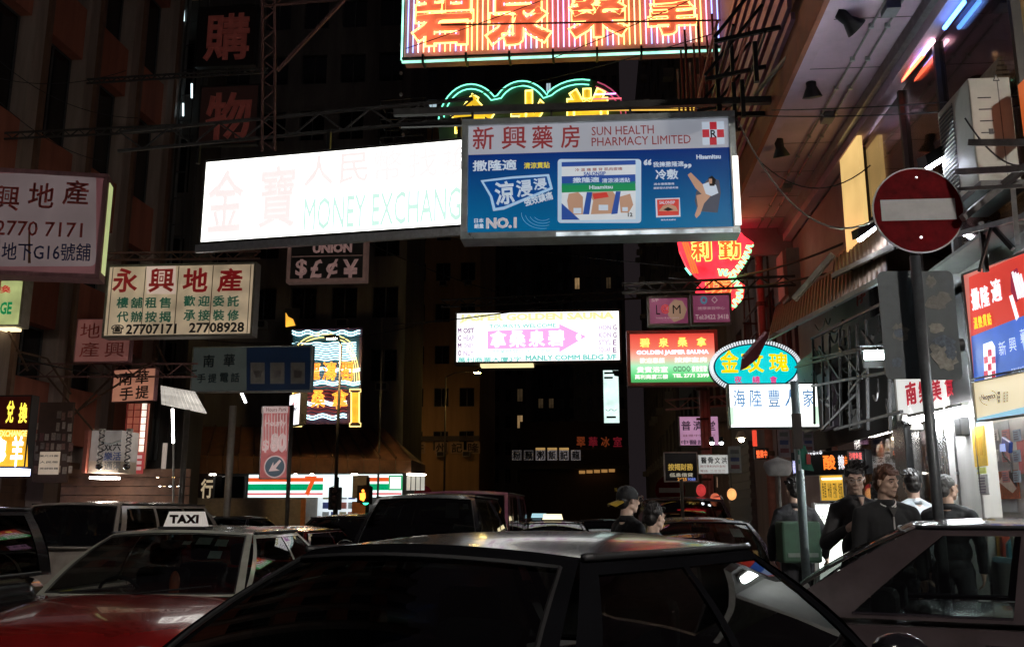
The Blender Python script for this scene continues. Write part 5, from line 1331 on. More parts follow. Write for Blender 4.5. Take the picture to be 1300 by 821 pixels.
# --- shops at street level on the right --------------------------------------
def atF(px_, py_, X=FX): return atX(px_, py_, X)
# LED sign
s = Panel('led_sign', 'black LED board with an orange and a white character over the shop doorway', 'sign', (1006, 576, 605, 1100, 568, 600), 12.6, 11.9, .12)
s.body(P('black led board', (.012, .012, .012), .5), BLACKM, .01)
s.t('酸', 1045, 577, 1061, 596, E('orange led', (1, .22, .03), 1.3), .03); s.t('辣', 1064, 577, 1072, 596, E('white led', (.9, .9, .95), .95), .03); s.t('辣', 1070, 578, 1076, 595, E('orange led', (1, .22, .03)), .0)
s.t('米線', 1006, 584, 1011, 601, E('blue white led', (.6, .6, 1), 1.4, False), .03)
for k in range(5): s.t('★' if k % 2 else '●', 1023 + k * 4.2, 573 - k * .4, 1027 + k * 4.2, 578 - k * .4, E('white led', (.9, .9, .95)), .0)
s = Panel('led_sign', 'small red running-text LED strip right of the orange character board', 'sign', (1077, 572, 585, 1096, 572, 585), 11.7, 11.7, .05)
s.body(P('black led board', (.012, .012, .012)), BLACKM, .006); s.t('沙嗲魚蛋', 1078, 574, 1094, 583, E('red led', (1, .06, .05), 1.1, False), .0)
s = Panel('led_sign', 'small orange LED box glowing beside a vertical red tube down the pavement', 'sign', (958, 570, 584, 976, 567, 581), 16, 16, .1)
s.body(P('black led board', (.012, .012, .012)), BLACKM, .01); s.t('營業中', 960, 571, 974, 581, E('orange red led', (1, .15, .04), 1.5, False), .02)
o = thing('tube_light', 'short vertical red neon tube above the small orange LED box', 'light', at(958.5, 566, 16)); MB().cyl((0, 0, 0), (0, 0, at(958, 546, 16).z - at(958, 566, 16).z), .035, n=8).build('tube', E('dull red neon', (1, .08, .04), .9), o)
# illuminated poster boxes standing on the pavement
for k, (x0, x1, Y, lb) in enumerate(((992, 1034, 13.2, 'left'), (1037, 1076, 12.4, 'right'))):
    a, b = at(x0, 700, Y), at(x1, 700, Y - .1); zt = at(x0, 645 - k * 7, Y).z
    o = thing('poster_light_box', lb + ' of two glowing white poster boxes standing at the shop doorway', 'light box', ((a.x + b.x) / 2, Y, .145), 0, 'poster boxes at the doorway')
    w = (b.x - a.x) / 2; h = zt - .145
    MB().box(-w + .02, w - .02, .0, .14, .1, h - .01).build('face', E('poster box face %s' % lb, (.95, 1, .93), 2.4 if k else 1.3, True, .18, 2), o)
    f = MB(); f.box(-w, -w + .018, -.01, .15, 0, h).box(w - .018, w, -.01, .15, 0, h).box(-w + .018, w - .018, -.01, .15, h - .02, h).box(-w + .018, w - .018, -.01, .15, 0, .1); f.build('frame', STEEL, o)
    if k == 0:
        q = [(-.03, h - .42), (.05, h - .28), (.12, h - .30), (.16, h - .42), (.14, h - .62), (.06, h - .7), (.0, h - .62)]
        MB().prism(q, -.006, -.002).build('printed_face', E('pale skin print', (.9, .72, .6), .75, False), o)
        MB().prism([(-.03, h - .42), (-.02, h - .3), (.06, h - .22), (.16, h - .26), (.17, h - .44), (.13, h - .36), (.04, h - .32)], -.009, -.0065).build('printed_hair', P('plum hair print', (.2, .06, .07)), o)
    else: lettering(o, '酸', -w + .06, -w + .24, h - .3, h - .14, P('pale grey print', (.5, .5, .5)), y=-.003, bold=0.)
# menu board and its doorway
s = Panel('menu_board', 'amber menu board with dark writing above the glowing poster boxes', 'sign', (1041, 599, 636, 1072, 597, 636), 12.9, 12.7, .05)
s.body(E('amber menu face', (.75, .42, .05), .75, True, .2, 3), ALU, .012)
for i in range(4): s.t(('魚蛋', '米線', '河粉', '撈麵')[i], 1044 + i * 6.8, 612, 1049 + i * 6.8, 632, INKBLK, .0)
o = s.o; a = s.px(1050, 610, -.02); MB().box(-s.w * .35, s.w * .42, -.04, -.005, s.h * .72, s.h * .78).build('strip_light', E('menu strip light', (1, .95, .8), 3), o)
# glazed snack kitchens with hanging meats
def kitchen(x0, x1, y0, y1, lb, seed):
    rn = random.Random(seed)
    A, B = atF(x0, 600), atF(x1, 600); zt, zb = atF((x0 + x1) / 2, y0).z, max(.9, atF((x0 + x1) / 2, y1).z)
    L = A.y - B.y
    o = thing('glazed_kitchen', lb, 'shop window', (FX, B.y, .145))
    z0, z1 = zb - .145, zt - .145
    MB().box(-.01, .0, .03, L - .03, z0, z1).build('glass_pane', GL('kitchen glass', (.8, .8, .8), .2), o)
    f = MB(); f.box(-.04, .04, 0, .04, 0, z1).box(-.04, .04, L - .04, L, 0, z1).box(-.04, .04, .04, L - .04, z1 - .05, z1).box(-.04, .04, .04, L - .04, z0 - .05, z0); f.build('frame', P('stainless steel', (.5, .5, .5), .25, .95, .3, 6), o)
    MB().box(-.03, .5, .04, L - .04, 0, z0 - .05).build('counter_front', P('stainless steel', (.5, .5, .5)), o)
    MB().box(.5, .55, 0, L, z0 - .1, z1).build('back_wall', P('steel tiled wall', (.40, .34, .36), .35, .3, .5, 14, .2), o)
    MB().cyl((.3, .05, z1 - .12), (.3, L - .05, z1 - .12), .012, n=6).build('rail', ALU, o)
    MB().box(.15, .2, .1, L - .1, z1 - .06, z1 - .03).build('strip_light', E('kitchen strip light', (1, .92, .85), 80), o)
    cs = [P('roast brown skin', (.28, .09, .03), .3, coat=.5), P('pale boiled skin', (.55, .45, .36), .35), P('silver foil bag', (.6, .58, .62), .25, .8), P('violet bag', (.3, .25, .42), .4)]
    n = max(5, int(L / .13))
    for r_ in range(2):
        for i in range(n):
            y = .08 + (L - .16) * (i + rn.random() * .6) / n; k = rn.choice(cs[:2] if r_ == 0 else cs)
            z = z1 - .2 - r_ * .42 - rn.random() * .1; sc = rn.uniform(.8, 1.2)
            MB().lathe([(.008, .12), (.02, .08), (.035 * sc, .02), (.06 * sc, -.1), (.068 * sc, -.18), (.04 * sc, -.27), (.01, -.3)], (.25 + .14 * r_ + rn.uniform(-.04, .04), y, z), 10).build('hanging_meat', k, o, smooth=True)
    for i in range(int(L / .1)):
        MB().box(.1, .24, .06 + i * .1, .13 + i * .1, z0, z0 + rn.uniform(.06, .28)).build('goods', rn.choice([P('packet red', (.5, .08, .04)), P('packet cream', (.6, .5, .35)), P('packet orange', (.6, .25, .05)), P('packet white', (.65, .65, .65))]), o)
    return o
kitchen(1090, 1144, 541, 640, 'left glazed kitchen hung with roast meats behind the man with glasses', 3)
kitchen(1165, 1193, 537, 640, 'right glazed kitchen hung with foil bags behind the grey sign pole', 5)
o = thing('shop_column', 'black shop column between the two glazed kitchens', 'column', (FX, atF(1155, 600).y, .145))
MB().box(-.09, .1, -.22, .24, 0, 2.9).build('shaft', P('black granite', (.03, .03, .032), .25), o, bevel=.01)
o = thing('steel_shutter_track', 'brushed steel pleated strip between the foil bags and the white pillar', 'shutter', (FX, atF(1203, 600).y, .145))
for i in range(6): MB().cyl((-.04, -.22 + i * .08, 0), (-.04, -.22 + i * .08, 2.85), .036, n=8).build('pleat', P('stainless steel', (.5, .5, .5)), o, smooth=True)
o = thing('wall_box', 'small black box fixed to the top of the white pillar', 'box', atX(1222, 541, FX - .1)); MB().box(-.05, .04, -.08, .08, -.09, .09).build('case', BLACKM, o, bevel=.01)
# kiosk interior at the right edge
Kp = lambda px_, py_, X=FX + .88: atX(px_, py_, X)
def wallcard(name, label, cat, x0, y0, x1, y1, mt, X=FX + .88, th=.01, parts=None):
    a, b = Kp(x0, (y0 + y1) / 2, X), Kp(x1, (y0 + y1) / 2, X); zt, zb = Kp((x0 + x1) / 2, y0, X).z, Kp((x0 + x1) / 2, y1, X).z
    o = thing(name, label, cat, (X, (a.y + b.y) / 2, zb), R(-90))
    w = (a.y - b.y) / 2
    MB().box(-w, w, 0, th, 0, zt - zb).build('sheet', mt, o)
    o['hw'] = w; o['hh'] = zt - zb
    return o, w, zt - zb
o, w, h = wallcard('paper_banner', 'tall yellow paper banner taped on the white pillar', 'banner', 1235, 541, 1251, 592, P('yellow paper', (.8, .5, .05), .6), FX - .08)
for i in range(2): MB().box(-w * .6 + i * w * .7, -w * .2 + i * w * .7, -.004, -.001, .1, h - .1).build('faint_writing', P('ochre ink', (.7, .38, .03)), o)
o, w, h = wallcard('price_card', 'white price card with small print under the yellow banner', 'card', 1242, 602, 1255, 628, P('white card', (.7, .7, .68), .6), FX - .08)
for i in range(6): MB().box(-w * .8, w * (.3 + .1 * (i % 3)), -.004, -.001, h * (.1 + i * .14), h * (.16 + i * .14)).build('print_line', P('violet grey ink', (.25, .22, .28)), o)
o, w, h = wallcard('price_card', 'small lime green tag between the yellow banner and the price card', 'card', 1240, 593, 1251, 601, P('lime paper', (.6, .65, .15), .6), FX - .08)
o, w, h = wallcard('poster', 'beauty poster of a pale reclining face on an ornamental red ground', 'poster', 1267, 597, 1293, 633, P('red gold ornament print', (.42, .12, .05), .5, 0, .6, 30))
MB().prism([(-w * .8, h * .62), (-w * .3, h * .9), (w * .25, h * .72), (w * .8, h * .35), (w * .4, h * .2), (-w * .2, h * .4)], -.006, -.002).build('printed_face', P('pale face print', (.75, .62, .55), .5), o)
MB().prism([(-w * .5, h * .95), (w * .2, h), (w * .9, h * .9), (w * .9, h * .4), (w * .3, h * .75)], -.009, -.0065).build('printed_hair', INKBLK, o)
o, w, h = wallcard('poster', 'pink poster at the right edge above the photographer', 'poster', 1292, 556, 1330, 600, P('pink poster paper', (.75, .2, .2), .5))
o, w, h = wallcard('display_board', 'grey-blue display board with hooks in the white kiosk', 'board', 1256, 535, 1286, 650, P('grey blue board', (.5, .55, .58), .5), FX + .89, .005)
o = thing('desk_lamp', 'small dark blue phone holder on a bent black stalk in the kiosk', 'phone holder', Kp(1283, 585, FX + .6))
MB().tube([(0, 0, -.12), (.02, .05, -.02), (-.02, .08, .05), (-.03, .1, .1)], .012, 6).build('stalk', BLACKM, o)
h = MB().box(-.02, .02, -.0, .2, .08, .2).build('holder', P('navy plastic', (.03, .06, .25), .3), o, bevel=.01); h.rotation_euler = (R(20), 0, 0)
MB().box(-.03, -.021, .04, .16, .1, .18).build('screen', E('pale blue screen', (.4, .5, .9), .7, False), o)
o = thing('shop_counter', 'white kiosk counter with a pale blue edge beneath the goods', 'counter', (FX + .1, 8.2, .145))
MB().box(-.1, .5, 0, 1.9, 0, .95).build('body', P('kiosk white wall', (.72, .72, .7)), o)
MB().box(-.13, .53, -.01, 1.93, .951, 1.0).build('top', P('pale blue laminate', (.35, .6, .72), .4), o)
for i in range(14):
    y = .9 + (i % 7) * .13; x = -.05 + (i // 7) * .2; c_ = [(.6, .08, .04), (.65, .35, .08), (.65, .6, .5), (.2, .5, .6)][i % 4]
    q = thing('goods_packet', ['red', 'orange', 'cream', 'turquoise'][i % 4] + ' packet on the kiosk counter, ' + ['front', 'rear'][i // 7] + ' row place ' + ['one', 'two', 'three', 'four', 'five', 'six', 'seven'][i % 7] + ' from the near end', 'packet', (FX + .1 + x, 8.2 + y, 1.146), 0, 'packets on the kiosk counter')
    MB().prism([(-.04, 0), (.04, 0), (.035, .12 + .05 * (i % 3)), (.0, .16 + .05 * (i % 3)), (-.035, .12 + .05 * (i % 3))], -.03, .03).build('pack', P('goods colour %d' % (i % 4), c_, .5), q)
KL = thing('ceiling_light', 'long kiosk ceiling light hidden behind the cream board', 'light', (FX + .5, 8.9, 3.3))
MB().box(-.06, .06, -.65, .65, 0, .05).build('tube', E('kiosk ceiling tube', (.95, 1, 1), 110), KL); MB().box(-.09, .09, -.68, .68, .051, .09).build('tray', WHITEP, KL)
# beyond: shopfront strip with lantern, shutter, boards
def shopfront(px0, px1, name, label, mt, zt=2.9):
    a, b = atF(px0, 600), atF(px1, 600); o = thing(name, label, 'shopfront', (FX, (a.y + b.y) / 2, .145)); L = (a.y - b.y) / 2
    return o, L
o, L = shopfront(930, 958, 'roller_shutter', 'closed grey roller shutter beyond the sedan', None)
for k in range(30): MB().box(-.1 - .02 * (k % 2), .0, -L, L, k * .1, k * .1 + .096).build('slat', P('grey shutter steel', (.22, .21, .2), .5, .4), o)
o, L = shopfront(905, 929, 'shop_display', 'red and amber lit shop display with a round paper lantern glow', None)
MB().box(.3, .34, -L, L, 0, 3).build('back_wall', E('amber shop wall', (.75, .3, .1), .35, True, .6, 3), o)
for i in range(14): MB().box(.0, .2, -L + .1 + i * L * .13, -L + .1 + i * L * .13 + L * .1, .6 + (i % 4) * .5, .9 + (i % 4) * .5).build('display_item', [P('packet red', (.5, .08, .04)), P('packet cream', (.6, .5, .35)), E('small lit card', (1, .6, .4), .7, False)][i % 3], o)
for (px_, py_, Y, sx, c, lb) in ((929, 627, 18.5, .07, (1, .45, .15), 'pale orange round lantern glowing beside the grey shutter'), (908, 634, 19, .08, (.55, .12, .06), 'round red lantern glowing left of the pale orange one'), (890, 622, 20, .08, (.4, .03, .03), 'dark red lantern hanging furthest left by the pipes')):
    o = thing('lantern', lb, 'lantern', at(px_, py_, Y)); MB().ell((0, 0, 0), (sx * 1.2, sx * 1.2, sx * 1.5), 14, 10).build('shade', E('lantern %d' % px_, c, 1.1, True, .3, 6), o, smooth=True); MB().cyl((0, 0, sx * 1.5), (0, 0, sx * 1.5 + .3), .008, n=5).build('cord', BLACKM, o)
o = thing('shade_lamp', 'bright warm lamp hanging above the white medicine board', 'lamp', at(941, 555, 16.8)); MB().lathe([(.04, .1), (.10, 0), (.09, -.01)], n=12).build('shade', P('cream shade', (.6, .55, .45)), o); MB().ell((0, 0, -.03), (.05, .05, .05), 10, 6).build('bulb', E('warm bulb', (1, .85, .6), 25), o)
o = thing('spot_lamp', 'small twin spot lamps under the lilac clinic board', 'lamp', at(911, 560, 17.5))
for dx in (-.1, .06): MB().lathe([(.03, .08), (.05, 0), (.05, -.02)], (dx, 0, 0), 10).build('hood', BLACKM, o); MB().ell((dx, -.02, -.03), (.04, .04, .03), 8, 5).build('bulb', E('spot bulb', (.9, .95, 1), 14), o)
for i, (px0, px1, py0, py1, c, lb) in enumerate(((926, 940, 566, 600, (.5, .5, .48), 'pale vertical board beside the white medicine board'), (989, 1002, 543, 580, (.5, .4, .45), 'faded vertical poster on the wall under the white restaurant box'), (1020, 1032, 547, 575, (.5, .42, .5), 'faded poster right of the green flag pole'))):
    a, b = at(px0, py1, 15.9), at(px1, py0, 15.9); o = thing('wall_board', lb, 'board', ((a.x + b.x) / 2, 15.9, a.z)); w = (b.x - a.x) / 2
    MB().box(-w, w, 0, .04, 0, b.z - a.z).build('board', P('wallboard %d' % i, c, .6, 0, .5, 6), o)
    for k in range(3): MB().box(-w * .7, w * .7, -.003, -.001, (b.z - a.z) * (.15 + k * .28), (b.z - a.z) * (.3 + k * .28)).build('print_block', P('print block %d' % k, [(.3, .1, .12), (.1, .12, .3), (.2, .2, .2)][k]), o)
o = thing('parasol', 'grey folded market parasol hanging over the pavement beside the LED board', 'parasol', at(988, 592, 13.6))
m = MB(); bb = at(988, 592, 13.6); q = [at(x, y, 13.6) - bb for x, y in ((971, 590), (1008, 587), (997, 601), (985, 601))]
MB().lathe([(.02, .12), (.18, .06), (.2, 0), (.15, -.1), (.13, -.12)], n=14).build('canopy', P('dim grey canvas', (.35, .34, .34), .8), o, smooth=True)
MB().cyl((0, 0, -2.0), (0, 0, .14), .02, n=8).build('pole', STEEL, o)

rn = random.Random(12)
for k, (y0, z0_, z1_) in enumerate(((9.72, .2, 2.9), (10.3, .2, 2.95))):
    o = thing('conduit', ['near', 'far'][k] + ' thin grey conduit running up the white pillar', 'conduit', (FX - .075, y0, z0_)); MB().cyl((0, 0, 0), (0, 0, z1_ - z0_), .012, n=8).build('tube', STEEL, o)
    for j in range(5): MB().box(-.018, .012, -.02, .02, .2 + j * .5, .225 + j * .5).build('clip', ALU, o)
for k in range(9):
    x0 = 1258 + (k % 3) * 14; y0 = 545 + (k // 3) * 26
    o, w, h = wallcard('flyer', 'small ' + ['white', 'pink', 'pale blue'][k % 3] + ' flyer on the kiosk wall, ' + ['top', 'middle', 'bottom'][k // 3] + ' row', 'flyer', x0, y0, x0 + 9, y0 + 15, P('flyer %d' % (k % 3), [(.7, .7, .68), (.65, .3, .3), (.4, .52, .65)][k % 3], .6, 0, .3, 20), FX + .87)
    for j in range(4): MB().box(-w * .7, w * rn.uniform(.1, .7), -.004, -.001, h * (.15 + j * .2), h * (.24 + j * .2)).build('print_line', P('violet grey ink', (.25, .22, .28)), o)
for k in range(3):
    o = thing('ceiling_tube', 'shop ceiling tube seen through the glazed kitchens, ' + ['nearest', 'middle', 'farthest'][k], 'light', (FX + .7, 11.4 + k * 1.6, 3.22)); MB().cyl((0, -.5, 0), (0, .5, 0), .025, n=8).build('tube', E('shop ceiling tube', (1, .93, .85), 50), o); MB().box(-.05, .05, -.52, .52, .03, .07).build('batten', WHITEP, o)

# ================================================================ LEFT SIDE CLUTTER, STREET FURNITURE, WIRES
# neon exchange sign at the left edge
s = Panel('neon_sign', 'glowing red and yellow exchange sign with a big white yen symbol at the left edge', 'sign', (-30, 500, 595, 37, 503, 592), 19.5, 19.5, .25)
s.body(P('dark red lacquer', (.18, .02, .015), .4), BLACKM, .03)
YB = E('yellow bulb lettering', (1, .8, .08), 1.5)
s.t('兌', 8, 508, 18, 537, YB, .06); s.t('換', 24, 511, 35, 537, YB, .06); s.t('找', -24, 508, -12, 537, YB, .06)
s.poly([(-28, 544), (35, 546), (35, 592), (-28, 592)], E('amber lit field', (1, .5, .03), .85, True, .3, 3), y=-.006)
s.t('MONEY EXCHANGE', -26, 546, 34, 554, E('pale yellow lettering', (1, .9, .3), 1.3, False), .03, y=-.012)
s.t('羊', 14, 553, 29, 592, E('violet white tubes', (.85, .8, 1), 3.0), .09, y=-.02); s.t('$', -20, 555, 8, 592, E('violet white tubes', (.85, .8, 1)), .09, y=-.02)
MB().box(-s.w / 2, s.w / 2, -.2, .2, -.16, -.02).build('tube_trough', E('blue white trough', (.6, .65, 1), 3.2), s.o)

# wall of notices behind, left
o = thing('notice_board', 'dim board crowded with small notices and a cream price list between exchange sign and shop', 'board', at(66, 610, 21.0))
b0 = at(66, 610, 21.0)
def L_(px_, py_, Y=21.0): p = at(px_, py_, Y); return p - b0
a, b = L_(40, 612), L_(93, 510)
MB().box(a.x, b.x, .02, .1, a.z, b.z).build('board', P('dark brown board', (.09, .05, .035), .8), o)
rn = random.Random(4)
for i in range(7):
    for k in range(6):
        if k < 2 and i in (1, 2, 3): continue
        x, y = 43 + i * 7.1 + rn.uniform(-1, 1), 523 + k * 13.5 + rn.uniform(-2, 2)
        a, b = L_(x, y + rn.uniform(7, 11)), L_(x + rn.uniform(4.5, 6.4), y)
        c = rn.choice([(.42, .33, .25), (.3, .16, .12), (.25, .2, .16), (.5, .42, .33), (.2, .08, .07)])
        n_ = MB().box(a.x, b.x, .0, .015, a.z, b.z).build('notice', P('notice %d' % int(c[0] * 100), c, .7, 0, .5, 25), o)
a, b = L_(49, 602), L_(77, 573)
MB().box(a.x, b.x, -.03, -.003, a.z, b.z).build('price_list', E('cream lit card', (.55, .42, .30), .5, False, .2, 4, (.5, .45, .35)), o)
for k, t_ in enumerate(('美元日圓', '人民幣', '英鎊歐羅')):
    p, q = L_(51, 585 + k * 8 - 4), L_(75, 577 + k * 8)
    lettering(o, t_, p.x, q.x, p.z + .02, q.z, INKBLK, y=-.035, bold=.01)
# glass-fronted stall box with lamp underneath
o = thing('stall_box', 'cream stall box papered with notices above a bright tube, flanked by coiled lamps', 'stall', at(134, 603, 20.3)); b0 = at(134, 603, 20.3)
a, b = L_(112, 600, 20.3), L_(155, 546, 20.3)
MB().box(a.x, b.x, 0, .8, a.z + .25, b.z).build('case', E('dim lit glass case', (.20, .18, .17), .5, False, .5, 5, (.4, .36, .32)), o)
MB().box(a.x, b.x + .0, -.02, .8, a.z, a.z + .245).build('base_panel', P('cream lower panel', (.55, .46, .36), .6), o)
MB().box(a.x - .1, a.x - .02, -.1, 0, a.z, b.z).build('red_post', P('salmon post', (.5, .15, .1), .5), o)
for k, t_ in enumerate(('双六', '樂活', '通渠')):
    p, q = L_(129, 572 + k * 12, 20.2), L_(152, 561 + k * 12, 20.2); lettering(o, t_, p.x, q.x, p.z, q.z, (INKBLK, P('blue ink', (.05, .08, .25)), P('grey ink', (.2, .2, .2)))[k], y=-.02)
MB().tube([L_(126, 560, 20.2), L_(140, 564, 20.2), L_(154, 559, 20.2)], .02, 5).build('foil_garland', P('chrome sign frame', (.7, .7, .7), .2, 1), o)
p, q = L_(109, 604, 20), L_(134, 603, 20)
MB().box(p.x, q.x, -.15, .35, p.z - .05, p.z + .0).build('tube', E('stall tube', (1, .9, .82), 16), o)
for k, px_ in enumerate((126, 161)):
    p = at(px_, 590, 19.8); q = at(px_, 547, 19.8)
    c = thing('coiled_lamp', ('left', 'right')[k] + ' of two hanging black and white coiled lamps beside the stall box', 'lamp', p, 0, 'coiled lamps at the stall')
    h = q.z - p.z
    for j in (0, 1):
        MB().tube([(.05 * math.cos(t * .5 + j * math.pi), .05 * math.sin(t * .5 + j * math.pi), h * t / 60) for t in range(61)], .013, 5).build('coil', P('coil white', (.6, .57, .52), .3) if j else BLACKM, c)
    MB().lathe([(.02, -.1), (.07, -.06), (.07, 0), (.03, .03)], n=12).build('weight', P('chrome', (.5, .5, .5), .15, 1), c, smooth=True)
    MB().lathe([(.03, h - .02), (.075, h + .0), (.06, h + .05)], n=12).build('cap', P('coil white', (.6, .57, .52)), c)
# vertical lattice banner red and white
s = Panel('light_lattice', 'tall red lattice panel lit white along its right edge, above a red and white notice', 'sign', (159, 512, 602, 185, 512, 600), 21.3, 21.3, .08)
MB().box(-s.w / 2, s.w / 2, .02, .08, 0, s.h).build('panel', E('brick red lit panel', (.36, .10, .06), .5, False, .5, 2, (.4, .14, .1)), s.o)
MB().box(s.w * .2, s.w * .42, 0, .018, s.h * .3, s.h).build('white_edge', E('lattice white edge', (1, .85, .72), 1.2, True, .4, 3), s.o)
for k in range(7): MB().box(-s.w / 2, s.w / 2, -.02, -.003, s.h * (.3 + k * .1), s.h * (.31 + k * .1)).build('lattice_bar', INKRED, s.o)
for k in range(4): MB().box(-s.w / 2 + s.w * k / 3 - .01, -s.w / 2 + s.w * k / 3 + .01, -.04, -.021, s.h * .3, s.h).build('lattice_bar', INKRED, s.o)
MB().box(-s.w / 2, s.w / 2, -.03, .019, 0, s.h * .29).build('red_notice', E('red notice', (.4, .05, .05), .6, False, .2, 3), s.o)
for k in range(3): MB().box(-s.w * .4, s.w * .42, -.036, -.031, s.h * (.05 + k * .08), s.h * (.1 + k * .08)).build('white_line', E('pale rose print', (.62, .45, .43), .58), s.o)
# stall front boards below
o = thing('stall_counter', 'lit wooden stall with stacked goods under the bright tube on the left pavement', 'stall', (at(140, 640, 20.8).x, 20.8, .145)); b0 = Vector((at(140, 640, 20.8).x, 20.8, .145))
for k in range(9): MB().box(-1.4, 1.5, .5, .53, .6 + k * .19, .775 + k * .19).build('plank', P('red brown planks', (.2, .10, .06), .6, 0, .4, 5), o)
MB().box(-1.4, 1.5, -.2, .499, .0, .9).build('counter', P('cream lower panel', (.55, .46, .36)), o)
for i in range(18):
    x = -1.3 + i * .155; MB().box(x, x + .12, .1, .3, .901, 1.0 + rn.random() * .25).build('goods', [P('packet red', (.5, .08, .04)), P('packet cream', (.6, .5, .35)), P('packet orange', (.6, .25, .05)), BLACKM][i % 4], o)

# white scalloped awning with fluorescent pole
o = thing('awning', 'small white plastic awning lit from beneath beside the tilted salmon board', 'awning', at(233, 520, 21)); b0 = at(233, 520, 21)
q = [L_(x, y, Y) for x, y, Y in ((204, 489, 22.2), (248, 497, 22.4), (263, 524, 20.6), (205, 512, 20.2))]
n = 10
for i in range(n):
    a0, a1 = i / n, (i + 1) / n - .01
    T0, T1, B0, B1 = q[0].lerp(q[1], a0), q[0].lerp(q[1], a1), q[3].lerp(q[2], a0), q[3].lerp(q[2], a1); t = Vector((0, 0, -.02))
    MB().add([T0, T1, B1, B0, T0 + t, T1 + t, B1 + t, B0 + t], [(0, 1, 2, 3), (7, 6, 5, 4), (0, 4, 5, 1), (1, 5, 6, 2), (2, 6, 7, 3), (3, 7, 4, 0)]).build('plastic_sheet', E('translucent white plastic', (.80, .74, .66), .62, True, .35, 2.5, (.75, .72, .66)), o)
o = thing('tube_light', 'vertical bare tube standing under the white awning', 'light', at(220, 600, 20.8)); b0 = at(220, 600, 20.8)
MB().cyl(L_(220, 562, 20.8), L_(219, 519, 20.8), .028, n=8).build('tube', E('stall standing tube', (1, .96, .88), 22), o); MB().cyl(L_(220, 640, 20.8), L_(220, 563, 20.8), .022, n=8).build('pole', WHITEP, o)
for (x0, y0, x1, y1, lb, c, e_) in ((204, 562, 211, 600, 'pale narrow lit board left of the standing tube', (.5, .42, .36), .5), (206, 608, 209, 625, 'row of tiny warm bulbs at the stall beyond the standing tube', (1, .7, .4), 2)):
    p = at(x0, y1, 21.5); w = at(x1, y0, 21.5); o = thing('lit_board', lb, 'light', p); MB().box(0, w.x - p.x, 0, .08, 0, w.z - p.z).build('face', E('lit board %d' % x0, c, e_), o)
for i in range(9):
    p = at(200 + i * 4 + rn.uniform(-1, 1), 612 + rn.uniform(-6, 10), 24)
    o = thing('bulb', ('warm', 'white', 'amber')[i % 3] + ' bulb, ' + ['first', 'second', 'third', 'fourth', 'fifth', 'sixth', 'seventh', 'eighth', 'ninth'][i] + ' from the left of the far stall lights', 'light', p, 0, 'bulbs of the far stalls')
    MB().ell((0, 0, 0), (.035, .035, .045), 8, 6).build('glass', E('stall bulb %d' % (i % 3), [(1, .7, .4), (.9, .95, 1), (1, .5, .15)][i % 3], 9, True), o); MB().cyl((0, 0, .04), (0, 0, .1), .015, n=6).build('cap', BLACKM, o)
# slanted tube by the phone board
p = at(308, 503, 26); o = thing('tube_light', 'short slanted white tube under the phone shop board', 'light', p)
MB().cyl(at(306, 497, 26) - p, at(312, 511, 26) - p, .035, n=8).build('tube', E('slanted tube', (.95, .95, 1), 8), o)
# orange flame-like glow of a window
p = at(369, 407, 45); o = thing('lit_window', 'amber-lit curtained window just above the wave neon', 'window', (p.x, 45, p.z))
MB().prism([(a_.x - p.x, a_.z - p.z) for a_ in [at(x, y, 45) for x, y in ((363, 397), (366, 402), (372, 405), (375, 413), (363, 415))]], -.05, .0).build('pane', E('amber window', (1, .48, .05), 1.1, True, .3, 1), o)
MB().box(-.3, .4, .001, .06, -.5, .6).build('frame', BLACKM, o)

# --- street lamps -----------------------------------------------------------
def street_lamp(px_, ptop, Y, arm, label, lit, c=(1, .62, .2), s_=60., r=.07, side=1):
    P0 = at(px_, ptop, Y); o = thing('street_lamp', label, 'street lamp', (P0.x, Y, .145), 0)
    H = P0.z - .145; PM = P('dark lamp post', (.12, .11, .10), .5, .5, .3, 8)
    MB().cyl((0, 0, 0), (0, 0, H), r, r * .7, 12).build('pole', PM, o, smooth=True)
    MB().cyl((0, 0, 0), (0, 0, .8), r * 1.8, r * 1.5, 12).build('base', PM, o)
    if arm:
        MB().tube([(0, 0, H - .02), (side * arm * .3, 0, H + .25), (side * arm, 0, H + .32)], r * .5, 8).build('arm', PM, o, smooth=True)
        hx = side * arm; MB().ell((hx, 0, H + .32), (.34, .16, .10), 14, 8).build('lamp_head', PM, o, smooth=True)
        if lit: MB().ell((hx, 0, H + .25), (.22, .11, .07), 12, 6).build('lamp_glass', E('sodium lamp %d' % px_, c, s_), o, smooth=True)
    return o
street_lamp(433, 437, 40, .4, 'sodium street lamp burning in front of the wave neon', True, (1, .66, .28), 1100, .08, -1)
street_lamp(566, 478, 62, 2.0, 'sodium street lamp burning under the left end of the arrow sign', True, (1, .62, .15), 320, .07, 1)
street_lamp(514, 508, 72, .5, 'small street lamp at the left edge of the tan building', True, (1, .55, .2), 280, .08, 1)
for px_, py_, Y, lb in ((769, 562, 110, 'upper left of the far road lamps'), (750, 569, 110, 'lower left of the far road lamps'), (709, 620, 140, 'lowest of the far road lamps')):
    street_lamp(px_, py_ + 2, Y, .3, lb + ' seen beyond the crossing', True, (1, .7, .3), 120, .06, 1)
for (px_, ptop, Y, lb, r) in ((296, 515, 24.2, 'plain grey post left of the hourly banner', .09), (371, 514, 23.8, 'slim post right of the hourly banner', .05), (238, 520, 20.2, 'dark slim post right of the white awning', .06), (486, 405, 46, 'tall thin pole left of the tan building', .05), (865, 608, 17, 'thin post under the black yellow-lettered board', .03)):
    P0 = at(px_, ptop, Y); o = thing('post', lb, 'post', (P0.x, Y, .145)); MB().cyl((0, 0, 0), (0, 0, P0.z - .145), r, n=10).build('shaft', P('dark lamp post', (.12, .11, .10)) if Y != 24.2 else P('grey lit post', (.35, .33, .3), .5, .3), o, smooth=True)

